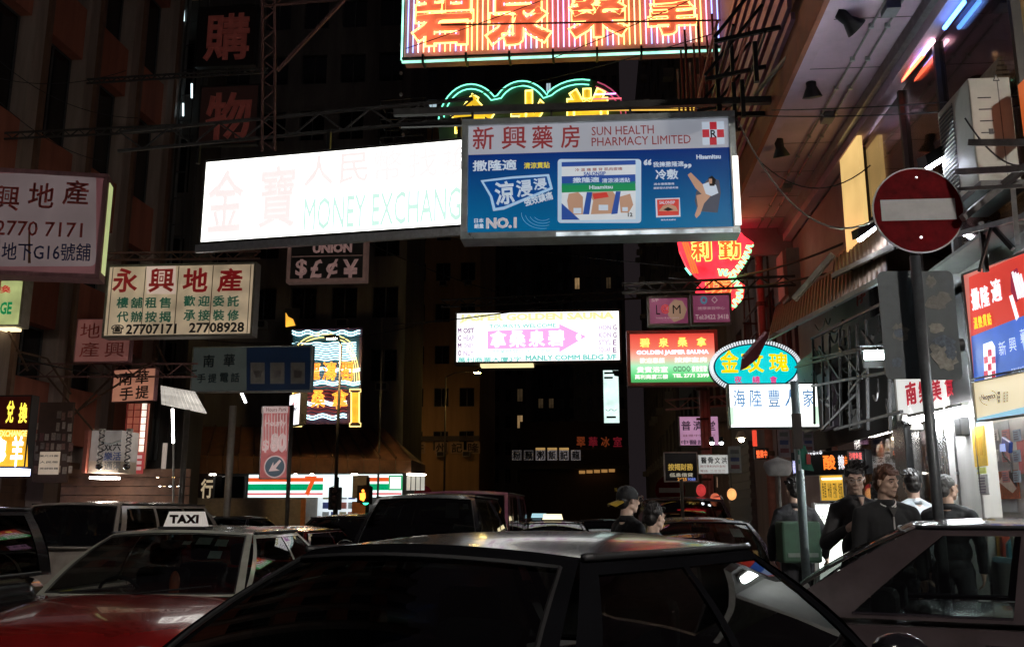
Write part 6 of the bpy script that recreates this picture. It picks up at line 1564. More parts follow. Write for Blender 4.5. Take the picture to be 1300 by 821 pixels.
# traffic lights
def traffic_light(px_, ptop, pbot, Y, label, lamp, facing=0):
    p = at(px_, pbot, Y); q = at(px_, ptop, Y); o = thing('traffic_light', label, 'traffic light', (p.x, Y, .145), facing)
    z0, z1 = p.z - .145, q.z - .145; h = z1 - z0
    MB().cyl((0, .15, 0), (0, .15, z1 + .3), .06, n=10).build('pole', BLACKM, o, smooth=True)
    MB().box(-.19, .19, -.1, .08, z0, z1).build('housing', P('black signal housing', (.015, .015, .015), .4), o, bevel=.03)
    for k in range(3):
        z = z1 - h * (k + .5) / 3
        MB().tube([(.13 * math.cos(R(a)), -.22, z + .13 * math.sin(R(a))) for a in range(-10, 191, 20)], .012, 4).build('visor', BLACKM, o)
        e_ = lamp.get(k)
        MB().lathe([(.0, -.115), (.10, -.112), (.11, -.101)], (0, 0, z), 14, axis='y').build('lens', E('signal %s' % e_[0], e_[1], 4) if e_ else P('dead lens', (.03, .02, .02), .15), o)
    return o
traffic_light(425, 618, 647, 30, 'traffic light turned away in front of the striped store', {})
o = traffic_light(465, 617, 640, 33, 'traffic light showing an orange-red figure and a green lamp right of the store door', {2: ('green', (.05, 1, .5))})
p = at(462, 628, 32.8)
rb = o; b0 = Vector((o.location.x, 33, .145))
MB().ell((p.x - b0.x, -.35, at(462, 623, 33).z - .145), (.05, .04, .05), 8, 6).build('figure_head', E('signal orange figure', (1, .25, .03), 4, False), o)
MB().prism([(p.x - b0.x - .09, at(462, 634, 33).z - .145), (p.x - b0.x - .11, at(462, 626, 33).z - .145), (p.x - b0.x + .07, at(462, 625, 33).z - .145), (p.x - b0.x + .09, at(462, 631, 33).z - .145), (p.x - b0.x + .03, at(462, 636, 33).z - .145)], -.36, -.33).build('figure_body', E('signal orange figure', (1, .25, .03)), o)
MB().box(p.x - b0.x - .2, p.x - b0.x + .2, -.32, -.1, at(462, 638, 33).z - .145, at(462, 616, 33).z - .145).build('pedestrian_housing', P('black signal housing', (.015, .015, .015)), o)
for px_, py_, Y, rr, lb in ((537, 628, 48, .45, 'small round red sign behind the dark van roof'), (851, 622, 26, .38, 'round red no-entry sign in the shade beyond the man in the cap')):
    p = at(px_, py_, Y); o = thing('road_sign', lb, 'sign', (p.x, Y, .145)); z = p.z - .145
    MB().cyl((0, .05, 0), (0, .05, z + rr), .03, n=8).build('pole', BLACKM, o)
    MB().prism([(rr * math.cos(R(a)), z + rr * math.sin(R(a))) for a in range(0, 360, 15)], 0, .02).build('disc', P('reflective red', (.33, .012, .018)), o)
    MB().box(-rr * .75, rr * .75, -.008, -.002, z - rr * .16, z + rr * .16).build('white_bar', P('reflective white', (.42, .4, .4)), o)
# mid-street board row with white tiles
bx = at(690, 578, 60); o = thing('shop_sign_row', 'row of white tiles with dark characters over the dark street end', 'sign', (bx.x, 60, bx.z))
for i, c in enumerate('粉麵粥飯記龍'):
    a, b = at(650 + i * 15, 584, 60) - bx, at(662 + i * 15, 571, 60) - bx
    MB().box(a.x, b.x, 0, .1, a.z, b.z).build('tile', E('dim white tile', (.36, .32, .33), .22 if i < 2 else .22, False, .3, 2, (.5, .5, .5)) if i > 1 else E('dimmer tile', (.2, .18, .18), .15, False), o)
    lettering(o, c, a.x + .06, b.x - .06, a.z + .05, b.z - .05, INKBLK, y=-.01, bold=.03)
    if i > 1 and i < 5:
        a, b = at(650 + i * 15, 571, 60) - bx, at(662 + i * 15, 568, 60) - bx; MB().box(a.x, b.x, .02, .08, a.z, b.z).build('lit_edge', E('ochre lit edge', (.6, .36, .12), .6, False), o)
MB().bar((-2.2, .15, -.02), (2.4, .15, -.02), .08).build('support', RUST, o)
bx = at(765, 560, 70); o = thing('character_sign', 'row of four small red neon characters at the far end of the street', 'sign', (bx.x, 70, bx.z))
for i, c in enumerate('翠華冰室'):
    a, b = at(732 + i * 15.5, 567, 70) - bx, at(743 + i * 15.5, 554, 70) - bx
    lettering(o, c, a.x, b.x, a.z, b.z, E('far red neon %d' % (i % 2), [(1, .2, .06), (.9, .05, .1)][i % 2], .08, False), y=0, bold=.04)
MB().bar((-2, .1, -.5), (1.8, .1, -.5), .08).build('support', RUST, o)
# far low lit soffit and a pale wall across the street end
bx = at(750, 598, 85); o = thing('arcade', 'low dark building with a row of amber lights under its eaves at the street end', 'building', (bx.x, 85, 0))
a, b = at(690, 600, 85) - Vector((bx.x, 85, 0)), at(800, 640, 85) - Vector((bx.x, 85, 0))
MB().box(a.x - 2, b.x, .5, 10, 0, 9).build('wall', P('dull mauve wall', (.07, .05, .05), .9), o)
MB().box(a.x - 2, b.x, -.6, .499, a.z + .3, a.z + .6).build('eaves', DARKW, o)
for i in range(5):
    p = at(735 + i * 9.5, 599 - i * .5, 84.4) - Vector((bx.x, 85, 0)); MB().box(p.x, p.x + .5, -.3, .1, p.z - .1, p.z + .14).build('lamp', E('amber eaves light', (1, .5, .15), .3, False), o)
# --- overhead trusses and cables
STR = P('dull red brown lattice steel', (.20, .10, .09), .6, .3, .4, 8)
def truss_thing(label, p0, p1, h, r, mt, n=None):
    p0, p1 = Vector(p0), Vector(p1); o = thing('truss', label, 'truss', p0)
    d = p1 - p0; L = d.length; n = n or max(3, int(L / (h * 1.2))); up = Vector((0, 0, h)) if abs(d.normalized().z) < .8 else Vector((h, 0, 0))
    MB().bar((0, 0, 0), d, r * 2).build('lower_chord', mt, o); MB().bar(up, d + up, r * 2).build('upper_chord', mt, o)
    for i in range(n):
        a, b = d * (i / n), d * ((i + 1) / n); MB().bar(*((a, b + up) if i % 2 else (a + up, b)), r * 1.1).build('lacing', mt, o)
    return o
Ya = 15.6
truss_thing('slender red-lit vertical truss left of the top neon, down to the white exchange box', at(333, 192, Ya), at(333, -10, Ya), .22, .018, STR, 16)
truss_thing('slender horizontal truss along the top edge left of the big neon', at(335, 8, Ya), at(520, -8, Ya), .3, .018, STR, 12)
truss_thing('long dark truss carrying the white exchange box across the street', at(150, 192, Ya + .1), at(600, 150, Ya + .1), .35, .025, DARKM)
truss_thing('dark truss crossing the piers of the terracotta building at upper left', at(-30, 178, 20), at(230, 166, 20), .14, .02, DARKM)
truss_thing('dark truss higher up across the terracotta building', at(110, 106, 21), at(340, 92, 21), .1, .02, DARKM)
truss_thing('truss of the cream agency board running to the left wall', at(60, 331, 20.3), at(330, 328, 20.3), .16, .02, STR)
truss_thing('truss under the small red agency board on the left', at(0, 478, 22), at(250, 478, 22), .3, .02, STR)
truss_thing('truss in front of the fan-shaped neon carrying the magenta boards', at(790, 372, 17.0), at(1010, 362, 17.0), .16, .02, DARKM)
truss_thing('truss above the arrow sign', at(560, 390, 26.3), at(830, 378, 26.3), .2, .02, BLACKM)
truss_thing('truss of the lilac clinic board reaching to the wall', at(845, 520, 21.3), at(960, 512, 21.3), .2, .02, P('pink lit pipe', (.55, .28, .25)))
o = thing('brace_pole', 'thin reddish diagonal strut rising from the vertical truss', 'strut', at(352, 90, Ya)); MB().bar((0, 0, 0), at(437, 0, Ya) - at(352, 90, Ya), .05).build('bar', STR, o)
for k, (x0, x1, y0, y1, Y) in enumerate(((60, 130, 478, 560, 22.5), (100, 200, 520, 455, 22), (170, 60, 450, 560, 22.7), (180, 215, 395, 470, 22.3), (0, 60, 440, 455, 21), (5, 35, 408, 470, 20.6), (60, 90, 455, 500, 22), (115, 150, 445, 480, 22))):
    p = at(x0, y0, Y); o = thing('strut', 'rusty strut ' + ['below the small red board, steep', 'rising towards the tilted salmon board', 'crossing behind the left boards', 'beside the end of the cream board', 'low at the left edge', 'under the green exchange box', 'short, over the notices', 'short, left of the salmon board'][k], 'strut', p)
    MB().bar((0, 0, 0), at(x1, y1, Y) - p, .04).build('bar', RUST, o)
cab = [(500, 412, 26, 980, 322, 20, .25, .016, 'sagging from the arrow sign to the dark lattice'), (560, 300, 30, 940, 345, 22, .1, .012, 'from behind the blue sign to the fan neon'), (935, 150, 12, 1110, 280, 9.5, .55, .011, 'looping pale cable from the blue sign to the amber light box'),
       (430, 290, 40, 780, 400, 40, .6, .02, 'faint, falling across the dark tower'), (960, 147, 12, 1320, 132, 8, .05, .007, 'upper of two wires crossing the glazing'), (980, 140, 12, 1320, 120, 8, .03, .007, 'lower of two wires crossing the glazing'),
       (0, 130, 19, 130, 205, 19, .2, .008, 'thin, across the terracotta piers'), (-20, 60, 19, 175, 150, 19, .4, .008, 'thin, sagging high over the terracotta piers'), (0, 100, 19, 160, 90, 19, .2, .008, 'thin, level with the upper left dark window'),
       (800, 365, 21, 1080, 340, 15, .2, .02, 'thick, over the magenta boards'), (850, 352, 20, 1090, 300, 14, .25, .02, 'thick, over the green neon border'), (260, 432, 24, 560, 405, 27, .3, .012, 'dim red, over the phone board'), (0, 445, 21, 250, 470, 23, .3, .015, 'brown, behind the left boards'),
       (560, 128, 18, 915, 40, 16.5, .1, .01, 'thin, over the top neon panel'), (515, 62, 16.6, 690, 0, 16.6, .02, .008, 'thin diagonal over the left half of the top neon'), (700, 75, 16.6, 900, -10, 16.6, .02, .008, 'thin diagonal over the right half of the top neon'), (1040, 0, 11, 1030, 120, 12, .0, .006, 'hanging straight down from the soffit'), (1225, 150, 8, 1300, 210, 8, .12, .008, 'short, drooping at the lit lamp head'), (960, 200, 13, 1105, 210, 11, .35, .008, 'thin, sagging under the soffit')]
for x0, y0, Y0, x1, y1, Y1, sg, r, lb in cab:
    p = at(x0, y0, Y0); o = thing('cable', 'cable ' + lb, 'cable', p)
    MB().tube([q - p for q in sag(p, at(x1, y1, Y1), sg)], r, 5).build('wire', P('pale cable', (.3, .28, .24), .6) if 'pale' in lb else CABLE, o, smooth=True)
for i, y in enumerate((57, 93, 120, 145, 161, 171)):
    p = at(509 if i < 5 else 512, y, 22); o = thing('insulator', 'small pale insulator bulb on the wire left of the top neon, ' + ['topmost', 'second from top', 'third from top', 'fourth from top', 'fifth from top', 'lowest'][i], 'insulator', p, 0, 'insulators left of the top neon')
    MB().lathe([(.01, .05), (.035, .03), (.045, 0), (.03, -.04), (.01, -.05)], n=10).build('body', P('pale porcelain', (.6, .6, .58), .15), o, smooth=True)
o = thing('cable', 'straight vertical wire carrying the insulators left of the top neon', 'cable', at(509, 200, 22.05)); MB().cyl((0, 0, 0), (0, 0, 5.2), .008, n=5).build('wire', CABLE, o)

# --- unseen lamps added behind the camera, standing in for light across the crossing
for k, (x, y, lb) in enumerate(((-9.5, -3, 'white road lamp on the near left corner behind the camera'), (9.0, -6.0, 'white road lamp on the near right corner behind the camera'))):
    o = thing('street_lamp', lb, 'street lamp', (x, y, 0)); PM = P('dark lamp post', (.12, .11, .10)); sx = 1 if x < 0 else -1
    MB().cyl((0, 0, 0), (0, 0, 7.4), .09, .06, 12).build('pole', PM, o, smooth=True); MB().tube([(0, 0, 7.35), (sx * .6, 0, 7.7), (sx * 1.6, 0, 7.8)], .035, 8).build('arm', PM, o, smooth=True)
    MB().ell((sx * 1.7, 0, 7.8), (.36, .17, .09), 14, 8).build('lamp_head', PM, o, smooth=True); MB().ell((sx * 1.7, 0, 7.74), (.26, .12, .07), 12, 6).build('lamp_glass', E('white road lamp %d' % k, (1, .93, .85), (700, 7000)[k]), o, smooth=True)

# ================================================================ VEHICLES
TYRE = P('tyre rubber', (.02, .02, .02), .8); RIMM = P('wheel alloy', (.4, .4, .42), .3, .8); CHROME = P('chrome trim', (.6, .6, .62), .12, 1., .1)
TRIM = P('black plastic trim', (.012, .012, .013), .5); SEATM = P('dark seat cloth', (.03, .03, .033), .9); CARGL = GL('tinted car glass', (.20, .23, .22), .10, .01); CLEARGL = GL('clear car glass', (.45, .5, .48), .10, .01)
def paint(name, c, metal=.3):
    return P(name, c, .22, metal * .5, .25, 4, coat=.6)
KINDS = {   # L/2, W/2, H, belt z, xf hood end.., windscreen base, roof front, roof rear, rear glass base
    'sedan': dict(hl=2.28, hw=.86, H=1.45, bz=.93, hood=.86, trunk=.93, xa=.92, xb=.18, xc=-.98, xd=-1.62, yt=.59, crown=.055),
    'hatch': dict(hl=1.98, hw=.84, H=1.46, bz=.95, hood=.90, trunk=.95, xa=1.15, xb=.42, xc=-1.32, xd=-1.80, yt=.60, crown=.065),
    'mpv': dict(hl=2.3, hw=.87, H=1.78, bz=1.02, hood=1.0, trunk=1.02, xa=1.65, xb=.95, xc=-1.95, xd=-2.2, yt=.70, crown=.06),
    'suv': dict(hl=2.3, hw=.9, H=1.72, bz=1.05, hood=1.02, trunk=1.05, xa=1.05, xb=.45, xc=-1.6, xd=-2.1, yt=.66, crown=.06),
    'van': dict(hl=2.4, hw=.86, H=1.9, bz=1.0, hood=.98, trunk=1.0, xa=2.15, xb=1.65, xc=-2.25, xd=-2.38, yt=.76, crown=.04),
}
def make_car(label, kind, loc, rz, pm, group=None, scale=1., name='parked_car', H=None, glass=None, head=False, tail=False, roofm=None, papers=(), cat='car', pillars=(.47,), mirror=True, rack=False, yt=None, framem=None, cp=None, over=None):
    k = dict(KINDS[kind]); 
    if H: k['H'] = H
    if yt: k['yt'] = yt
    if over: k.update(over)
    hl, hw, Hh, bz, xa, xb, xc, xd, yt, crown = k['hl'], k['hw'], k['H'], k['bz'], k['xa'], k['xb'], k['xc'], k['xd'], k['yt'], k['crown']
    zt = Hh - crown; yb = hw * .93
    glass = glass or CARGL; roofm = roofm or pm
    o = thing(name, label, cat, loc, rz, group)
    # lower body loft
    st = [(-hl, .70, .48, .36), (-hl + .03, .84, .60, .30), (-hl + .10, .92, k['trunk'] - .10, .24), (-hl + .28, .97, k['trunk'] - .01, .2), (xd, 1., bz, .19), ((xd + xa) / 2, 1., bz, .19), (xa, 1., bz, .19),
          (xa + (hl - xa) * .3, .99, bz * .6 + k['hood'] * .4, .2), (hl - .45, .965, k['hood'] - .02, .2), (hl - .18, .90, k['hood'] - .09, .22), (hl - .05, .80, k['hood'] - .2, .27), (hl, .66, .55, .36)]
    m = MB(); rows = []
    for x, wf, zt_, zb_ in st:
        w = hw * wf
        sec = [(0, zt_ + .03), (w * .45, zt_ + .025), (w * .78, zt_ + .005), (w * .93, zt_ - .035), (w * .985, zt_ - .12), (w, zt_ - .26 if zt_ > .7 else (zt_ + zb_) / 2), (w * .99, max(zb_ + .12, .4 if zt_ > .7 else zb_)), (w * .93, zb_ + .03), (w * .6, zb_)]
        rows.append([(x, y, z) for y, z in sec] + [(x, -y, z) for y, z in sec[::-1]])
    n = len(rows[0]); vs = [p for r_ in rows for p in r_]
    fs = [(i * n + j, i * n + (j + 1) % n, (i + 1) * n + (j + 1) % n, (i + 1) * n + j) for i in range(len(rows) - 1) for j in range(n)]
    fs += [tuple(range(n))[::-1], tuple((len(rows) - 1) * n + j for j in range(n))]
    m.add(vs, fs); b = m.build('body', pm, o, smooth=True, weld=True, auto=40)
    sd = b.modifiers.new('sub', 'SUBSURF'); sd.levels = 1; sd.render_levels = 1
    # greenhouse
    def surf(side, s, v, off=0.):
        """side F,R (s across -1..1) or L,S (s rear 0..front 1)"""
        if side in 'FR':
            sg = 1 if side == 'F' else -1
            xb0 = (xa if sg > 0 else xd) + sg * .10 * (1 - s * s); xt0 = (xb if sg > 0 else xc) + sg * .07 * (1 - s * s)
            x = xb0 + (xt0 - xb0) * v + sg * (.05 * math.sin(math.pi * v) + off); y = s * (yb + (yt - yb) * v + .015 * math.sin(math.pi * v))
            z = bz + (zt - bz) * (v + .04 * math.sin(math.pi * v)) + .03 * (1 - s * s) * v
            return (x, y, z + off * .5)
        sg = 1 if side == 'L' else -1
        x = (xd + (xa - xd) * s) * (1 - v) + (xc + (xb - xc) * s) * v
        y = yb + (yt - yb) * v + .03 * math.sin(math.pi * v) + .025 * (1 - (2 * s - 1) ** 2)
        return (x, sg * (y + off), bz + (zt - bz) * (v + .02 * math.sin(math.pi * v)))
    m = MB()
    for sd_ in 'FR':
        for (u0, u1, v0, v1) in ((-1, 1, 0, .05), (-1, 1, .92, 1), (-1, -.91, .05, .92), (.91, 1, .05, .92)):
            m.grid(lambda u, v, sd_=sd_: surf(sd_, u, v), 14 if u1 - u0 > 1 else 1, 8 if v1 - v0 > .5 else 2, 0, u0, u1, v0, v1)
    us = [cp or (0.045 if kind != 'sedan' else .07)] + [q for p_ in pillars for q in (p_ - .014, p_ + .014)] + [.955]
    for sd_ in 'LS':
        m.grid(lambda u, v, sd_=sd_: surf(sd_, u, v), 24, 1, 0, 0, 1, 0, .05); m.grid(lambda u, v, sd_=sd_: surf(sd_, u, v), 24, 2, 0, 0, 1, .9, 1)
        ed = [0] + us + [1]
        for i in range(0, len(ed), 2): m.grid(lambda u, v, sd_=sd_: surf(sd_, u, v), 1, 8, 0, ed[i], ed[i + 1], .05, .9)
    m.build('cabin_frame', framem or pm, o, smooth=True, weld=True, auto=35)
    def roof(u, v):
        a, b_ = 2 * u - 1, 2 * v - 1
        x0 = xc - .07 * (1 - b_ * b_); x1 = xb + .07 * (1 - b_ * b_)
        x = x0 + (x1 - x0) * u; y = b_ * (yt + .025 * (1 - a * a))
        e = .03 * (1 - b_ * b_)
        return (x, y, zt + e * abs(a) ** 6 + crown * (1 - abs(a) ** 3.2) * (1 - abs(b_) ** 3) + .0)
    MB().grid(roof, 24, 20).build('roof', roofm, o, smooth=True, weld=True)
    for sg in 'LS':
        MB().tube([Vector(surf(sg, u / 20, .985)) + Vector((0, .012 if sg == 'L' else -.012, .008)) for u in range(21)], .012, 5).build('drip_rail', CHROME if rack else TRIM, o, smooth=True)
    MB().grid(lambda u, v: surf('F', u, v, -.006), 14, 8, 0, -.92, .92, .04, .93).build('windscreen', CLEARGL if glass is not CARGL else glass, o, smooth=True)
    MB().grid(lambda u, v: surf('R', u, v, -.006), 14, 8, 0, -.92, .92, .04, .93).build('rear_window', glass, o, smooth=True)
    for sd_ in 'LS':
        for i in range(0, len(us), 2):
            MB().grid(lambda u, v, sd_=sd_: surf(sd_, u, v, -.006), 8, 6, 0, us[i] - .004, us[i + 1] + .004, .04, .91).build('side_window', glass, o, smooth=True)
            MB().tube([surf(sd_, us[i] + (us[i + 1] - us[i]) * t / 10, .05, .004) for t in range(11)], .008, 4).build('window_trim', CHROME if kind in ('sedan', 'suv') else TRIM, o)
    for sd_ in 'FR':      # rubber seals round the screens, wipers
        q = [surf(sd_, -.92 + 1.84 * t / 12, .04, .003) for t in range(13)] + [surf(sd_, .92, .04 + .89 * t / 6, .003) for t in range(1, 7)] + [surf(sd_, .92 - 1.84 * t / 12, .93, .003) for t in range(1, 13)] + [surf(sd_, -.92, .93 - .89 * t / 6, .003) for t in range(1, 6)]
        MB().tube(q, .007, 4, True).build('seal', TRIM, o)
    for a0, b0_ in ((-.75, -.05), (.0, .7)):
        MB().tube([surf('F', a0 + (b0_ - a0) * t / 8, .03 + .10 * t / 8, .012) for t in range(9)], .007, 4).build('wiper', TRIM, o)
    for sg in (1, -1):
        for x in (xb - .75, xb - 1.65):
            MB().tube([(x - .09, sg * (hw + .0), bz - .12), (x - .07, sg * (hw + .03), bz - .12), (x + .07, sg * (hw + .03), bz - .12), (x + .09, sg * (hw + .0), bz - .12)], .011, 6).build('door_handle', CHROME if kind in ('sedan', 'suv') else TRIM, o)
        for x in (xa - .05, (xa + xd) / 2, xd + .25):
            MB().box(x - .004, x + .004, sg * hw - .003, sg * hw + .002, .3, bz - .14).build('door_seam', TRIM, o)
    # cabin inside
    MB().box(xd + .1, xa - .05, -yb * .9, yb * .9, bz - .5, bz - .35).build('cabin_floor', SEATM, o)
    MB().box(xa - .35, xa - .02, -yb * .9, yb * .9, bz - .3, bz - .06).build('dashboard', TRIM, o, bevel=.03)
    for y in (-.36, .36):
        for x in ((xb - .45), (xb - 1.35)) + ((xb - 2.1,) if kind in ('mpv', 'van') else ()):
            MB().box(x - .12, x + .02, y - .23, y + .23, bz - .35, min(bz + .14, zt - .2)).build('seat_back', SEATM, o, bevel=.05); MB().box(x - .1, x - .0, y - .13, y + .13, min(bz + .16, zt - .19), min(bz + .34, zt - .04)).build('headrest', SEATM, o, bevel=.04)
    MB().tube([(xa - .45 + .06 * math.sin(t), -.36 + .18 * math.cos(t), bz - .05 + .16 * math.sin(t)) for t in [R(a * 20) for a in range(18)]], .014, 6, True).build('steering_wheel', TRIM, o)
    p = surf('F', 0, .80, -.06); MB().box(p[0] - .03, p[0], -.11, .11, p[2] - .03, p[2] + .035).build('rear_view_mirror', TRIM, o, bevel=.01)
    if mirror:
        for sg in (1, -1):
            p = surf('L', .93, .06); e_ = MB().ell((p[0] - .02, sg * (p[1] + .13), p[2] + .06), (.06, .11, .075), 14, 8).build('wing_mirror', pm, o, smooth=True)
            MB().bar((p[0], sg * (p[1] - .02), p[2] + .02), (p[0] - .02, sg * (p[1] + .08), p[2] + .04), .03).build('mirror_stem', TRIM, o)
    for x in (hl * .62, -hl * .62):
        for sg in (1, -1):
            MB().lathe([(.22, -.1), (.30, -.1), (.315, -.07), (.315, .07), (.30, .1), (.22, .1)], (x, sg * (hw - .09), .315), 24, axis='y').build('wheel', TYRE, o, smooth=False)
            MB().lathe([(.05, -.104), (.2, -.10), (.225, -.08), (.225, .08), (.2, .1), (.05, .104)], (x, sg * (hw - .085), .315), 20, axis='y').build('rim', RIMM, o)
            MB().tube([(x + .35 * math.cos(R(a)), sg * (hw - .006), .315 + .35 * math.sin(R(a))) for a in range(-10, 191, 12)], .025, 5).build('wheel_arch', TRIM, o)
    hz = k['hood'] - .2
    for sg in (1, -1):
        em = E('headlamp lit', (1, .97, .9), 30, True) if head == 'both' or (head == 'one' and sg < 0) else P('dead lamp glass', (.35, .36, .38), .08, .3)
        MB().ell((hl - .14, sg * hw * .70, hz), (.12, .17, .075), 14, 8).build('headlight', em, o, smooth=True)
        MB().ell((-hl + .10, sg * hw * .78, k['trunk'] - .22), (.09, .13, .09), 12, 8).build('tail_light', E('tail lamp lit', (1, .03, .02), 2.5) if tail else P('dull red lens', (.25, .01, .01), .1), o, smooth=True)
    MB().box(hl - .03, hl + .015, -.5, .5, hz - .12, hz + .03).build('grille', TRIM, o, bevel=.01)
    MB().box(hl - .02, hl + .03, -.72, .72, .3, .46).build('bumper', pm, o, bevel=.03); MB().box(-hl - .03, -hl + .04, -.72, .72, .34, .52).build('bumper', pm, o, bevel=.03)
    MB().box(hl + .031, hl + .038, -.26, .26, .33, .44).build('number_plate', P('plate white', (.6, .6, .55)), o); MB().box(-hl - .038, -hl - .031, -.26, .26, .37, .48).build('number_plate', P('plate yellow', (.6, .5, .1)), o)
    for (side, s_, v_, w_, h_, c) in papers:
        q = [surf(side, s_ + a, v_ + b_, -.012) for a, b_ in ((-w_, -h_), (w_, -h_), (w_, h_), (-w_, h_))]
        q2 = [(x_ - .002 * (1 if side == 'F' else -1), y_, z_) for x_, y_, z_ in q]
        MB().add(q + q2, [(0, 1, 2, 3), (7, 6, 5, 4), (0, 4, 5, 1), (1, 5, 6, 2), (2, 6, 7, 3), (3, 7, 4, 0)]).build('windscreen_paper', P('paper %s' % (c,), c, .7), o)
    if rack:
        for sg in 'LS':
            MB().tube([Vector(surf(sg, .05 + u * .045, 1.)) + Vector((0, 0, .06 if 0 < u < 20 else 0)) for u in range(21)], .016, 6).build('roof_rail', CHROME, o, smooth=True)
    o['k'] = 0; del o['k']
    return o, surf, k
def place(target, local, rz):
    """origin so that the local point (x,y) lands on target (x,y)"""
    c, s_ = math.cos(rz), math.sin(rz)
    return (target[0] - (local[0] * c - local[1] * s_), target[1] - (local[0] * s_ + local[1] * c), 0.004)
kk = KINDS
# foreground hatchback, seen over its rear corner
rz = R(60)
NEARP = P('dark grey metallic', (.012, .011, .014), .16, .0, .25, 4, coat=.25)
make_car('dark grey saloon nearest the camera, its glossy roof mirroring the neon', 'sedan', place((-.505, 3.11), (kk['sedan']['xc'], 0), rz), rz, NEARP, H=1.475, yt=.52, framem=P('black gloss pillar', (.005, .005, .006), .85, spec=.0), name='parked_car')
# right sedan seen from the side
make_car('mauve brown sedan at the lower right seen from its side', 'sedan', place((2.13, 6.95), (kk['sedan']['xc'], 0), R(-20)), R(-20), paint('mauve brown metallic', (.06, .045, .048), .4), H=1.505, glass=CLEARGL, name='parked_car', pillars=(.50,), cp=.17, over=dict(xd=-1.88))
# taxi
tx, surf_, k_ = make_car('pale-roofed taxi with a lettered roof sign and papers in the windscreen, lower left', 'sedan', place((-3.42, 8.2), (kk['sedan']['xb'], 0), R(-90)), R(-90), paint('taxi red', (.20, .008, .007), .1), H=1.42, roofm=paint('taxi silver roof', (.42, .42, .36), .3), glass=CLEARGL, name='taxi', cat='taxi', mirror=False, framem=P('taxi silver roof', (.42, .42, .36), .3),
    papers=(('F', .42, .82, .09, .06, (.5, .55, .5)), ('F', .64, .80, .07, .06, (.55, .6, .55)), ('F', .62, .60, .07, .06, (.5, .58, .55)), ('F', .22, .78, .05, .03, (.5, .5, .45))))
def roof_sign(parent, txt, x, z, w=.36, h=.12, lit=None):
    m = MB(); q = [(-w / 2, 0), (w / 2, 0), (w / 2 - .03, h), (-w / 2 + .03, h)]
    vs = [(x + sx * .06 * (1 - .4 * (zz > 0)), y, z + zz) for sx in (1, -1) for y, zz in q]
    m.add(vs, [(0, 1, 2, 3), (7, 6, 5, 4), (0, 4, 5, 1), (1, 5, 6, 2), (2, 6, 7, 3), (3, 7, 4, 0)])
    s_ = m.build('roof_sign', lit or E('taxi sign plastic', (.62, .55, .5), .42, False, .1, 3, (.6, .58, .55)), parent)
    if txt:
        me, bb = glyphs(txt, .055); me = me.copy()
        sx = (w - .09) / (bb[1] - bb[0]); sz = (h - .045) / (bb[3] - bb[2])
        for v in me.vertices: v.co = (x + .052 + .003, (v.co.x - bb[0]) * sx - (w - .09) / 2, z + .02 + (v.co.y - bb[2]) * sz)
        me.materials.clear(); me.materials.append(P('dark red sign letters', (.10, .008, .008), .5)); link_mesh('lettering', me, s_)
    MB().box(x - .09, x + .09, -w / 2 - .03, w / 2 + .03, z - .02, z - .001).build('sign_base', TRIM, parent)
roof_sign(tx, 'TAXI', kk['sedan']['xb'] - .05, 1.42 + .0, .34, .12)
MB().ell((kk['sedan']['xa'] - .35, .12, 1.0), (.05, .04, .09), 10, 8).build('dashboard_ornament', P('red gold ornament', (.5, .12, .05), .4), tx, smooth=True)
# black people carrier at the left edge, white one beyond, etc
make_car('black people carrier cut off by the left edge, neon mirrored in its glass', 'mpv', place((-5.47, 8.55), (-2.3, 0), R(-90)), R(-90), paint('black paint', (.012, .012, .014), .2), H=1.62, pillars=(.33, .66))
make_car('cream people carrier behind the taxi with a big dark rear window', 'mpv', place((-7.75, 14.6), (kk['mpv']['xc'], 0), R(88)), R(88), paint('cream pearl', (.46, .40, .35), .15), H=1.70, pillars=(.33, .66), papers=(('R', -.7, .8, .06, .04, (.5, .45, .4)),))
make_car('small red car with one blazing headlight right of the taxi', 'hatch', place((-4.62, 13.9), (kk['hatch']['xb'], 0), R(-90)), R(-90), paint('wine red', (.22, .012, .015), .3), H=1.33, head='one')
make_car('black van with a wide windscreen in the middle of the road', 'mpv', place((-2.2, 12.9), (kk['mpv']['xb'], 0), R(-90)), R(-90), paint('black paint', (.012, .012, .014)), H=1.78, yt=.62, papers=(('F', .55, .72, .12, .14, (.12, .12, .11)), ('F', .8, .8, .05, .05, (.3, .3, .28))), pillars=(.33, .66), name='parked_van', cat='van')
make_car('dark hatchback just left of the black van', 'hatch', place((-4.05, 16.3), (kk['hatch']['xb'], 0), R(-90)), R(-90), paint('black paint', (.012, .012, .014)), H=1.5)
mv, sv, kv = make_car('van with a pink, white and red painted mural behind the black van', 'van', place((-2.35, 17.8), (kk['van']['xb'], 0), R(-90)), R(-90), paint('dim pink mural paint', (.34, .13, .20), .1), H=1.9, name='painted_van', cat='van', pillars=(.3, .6, .85))
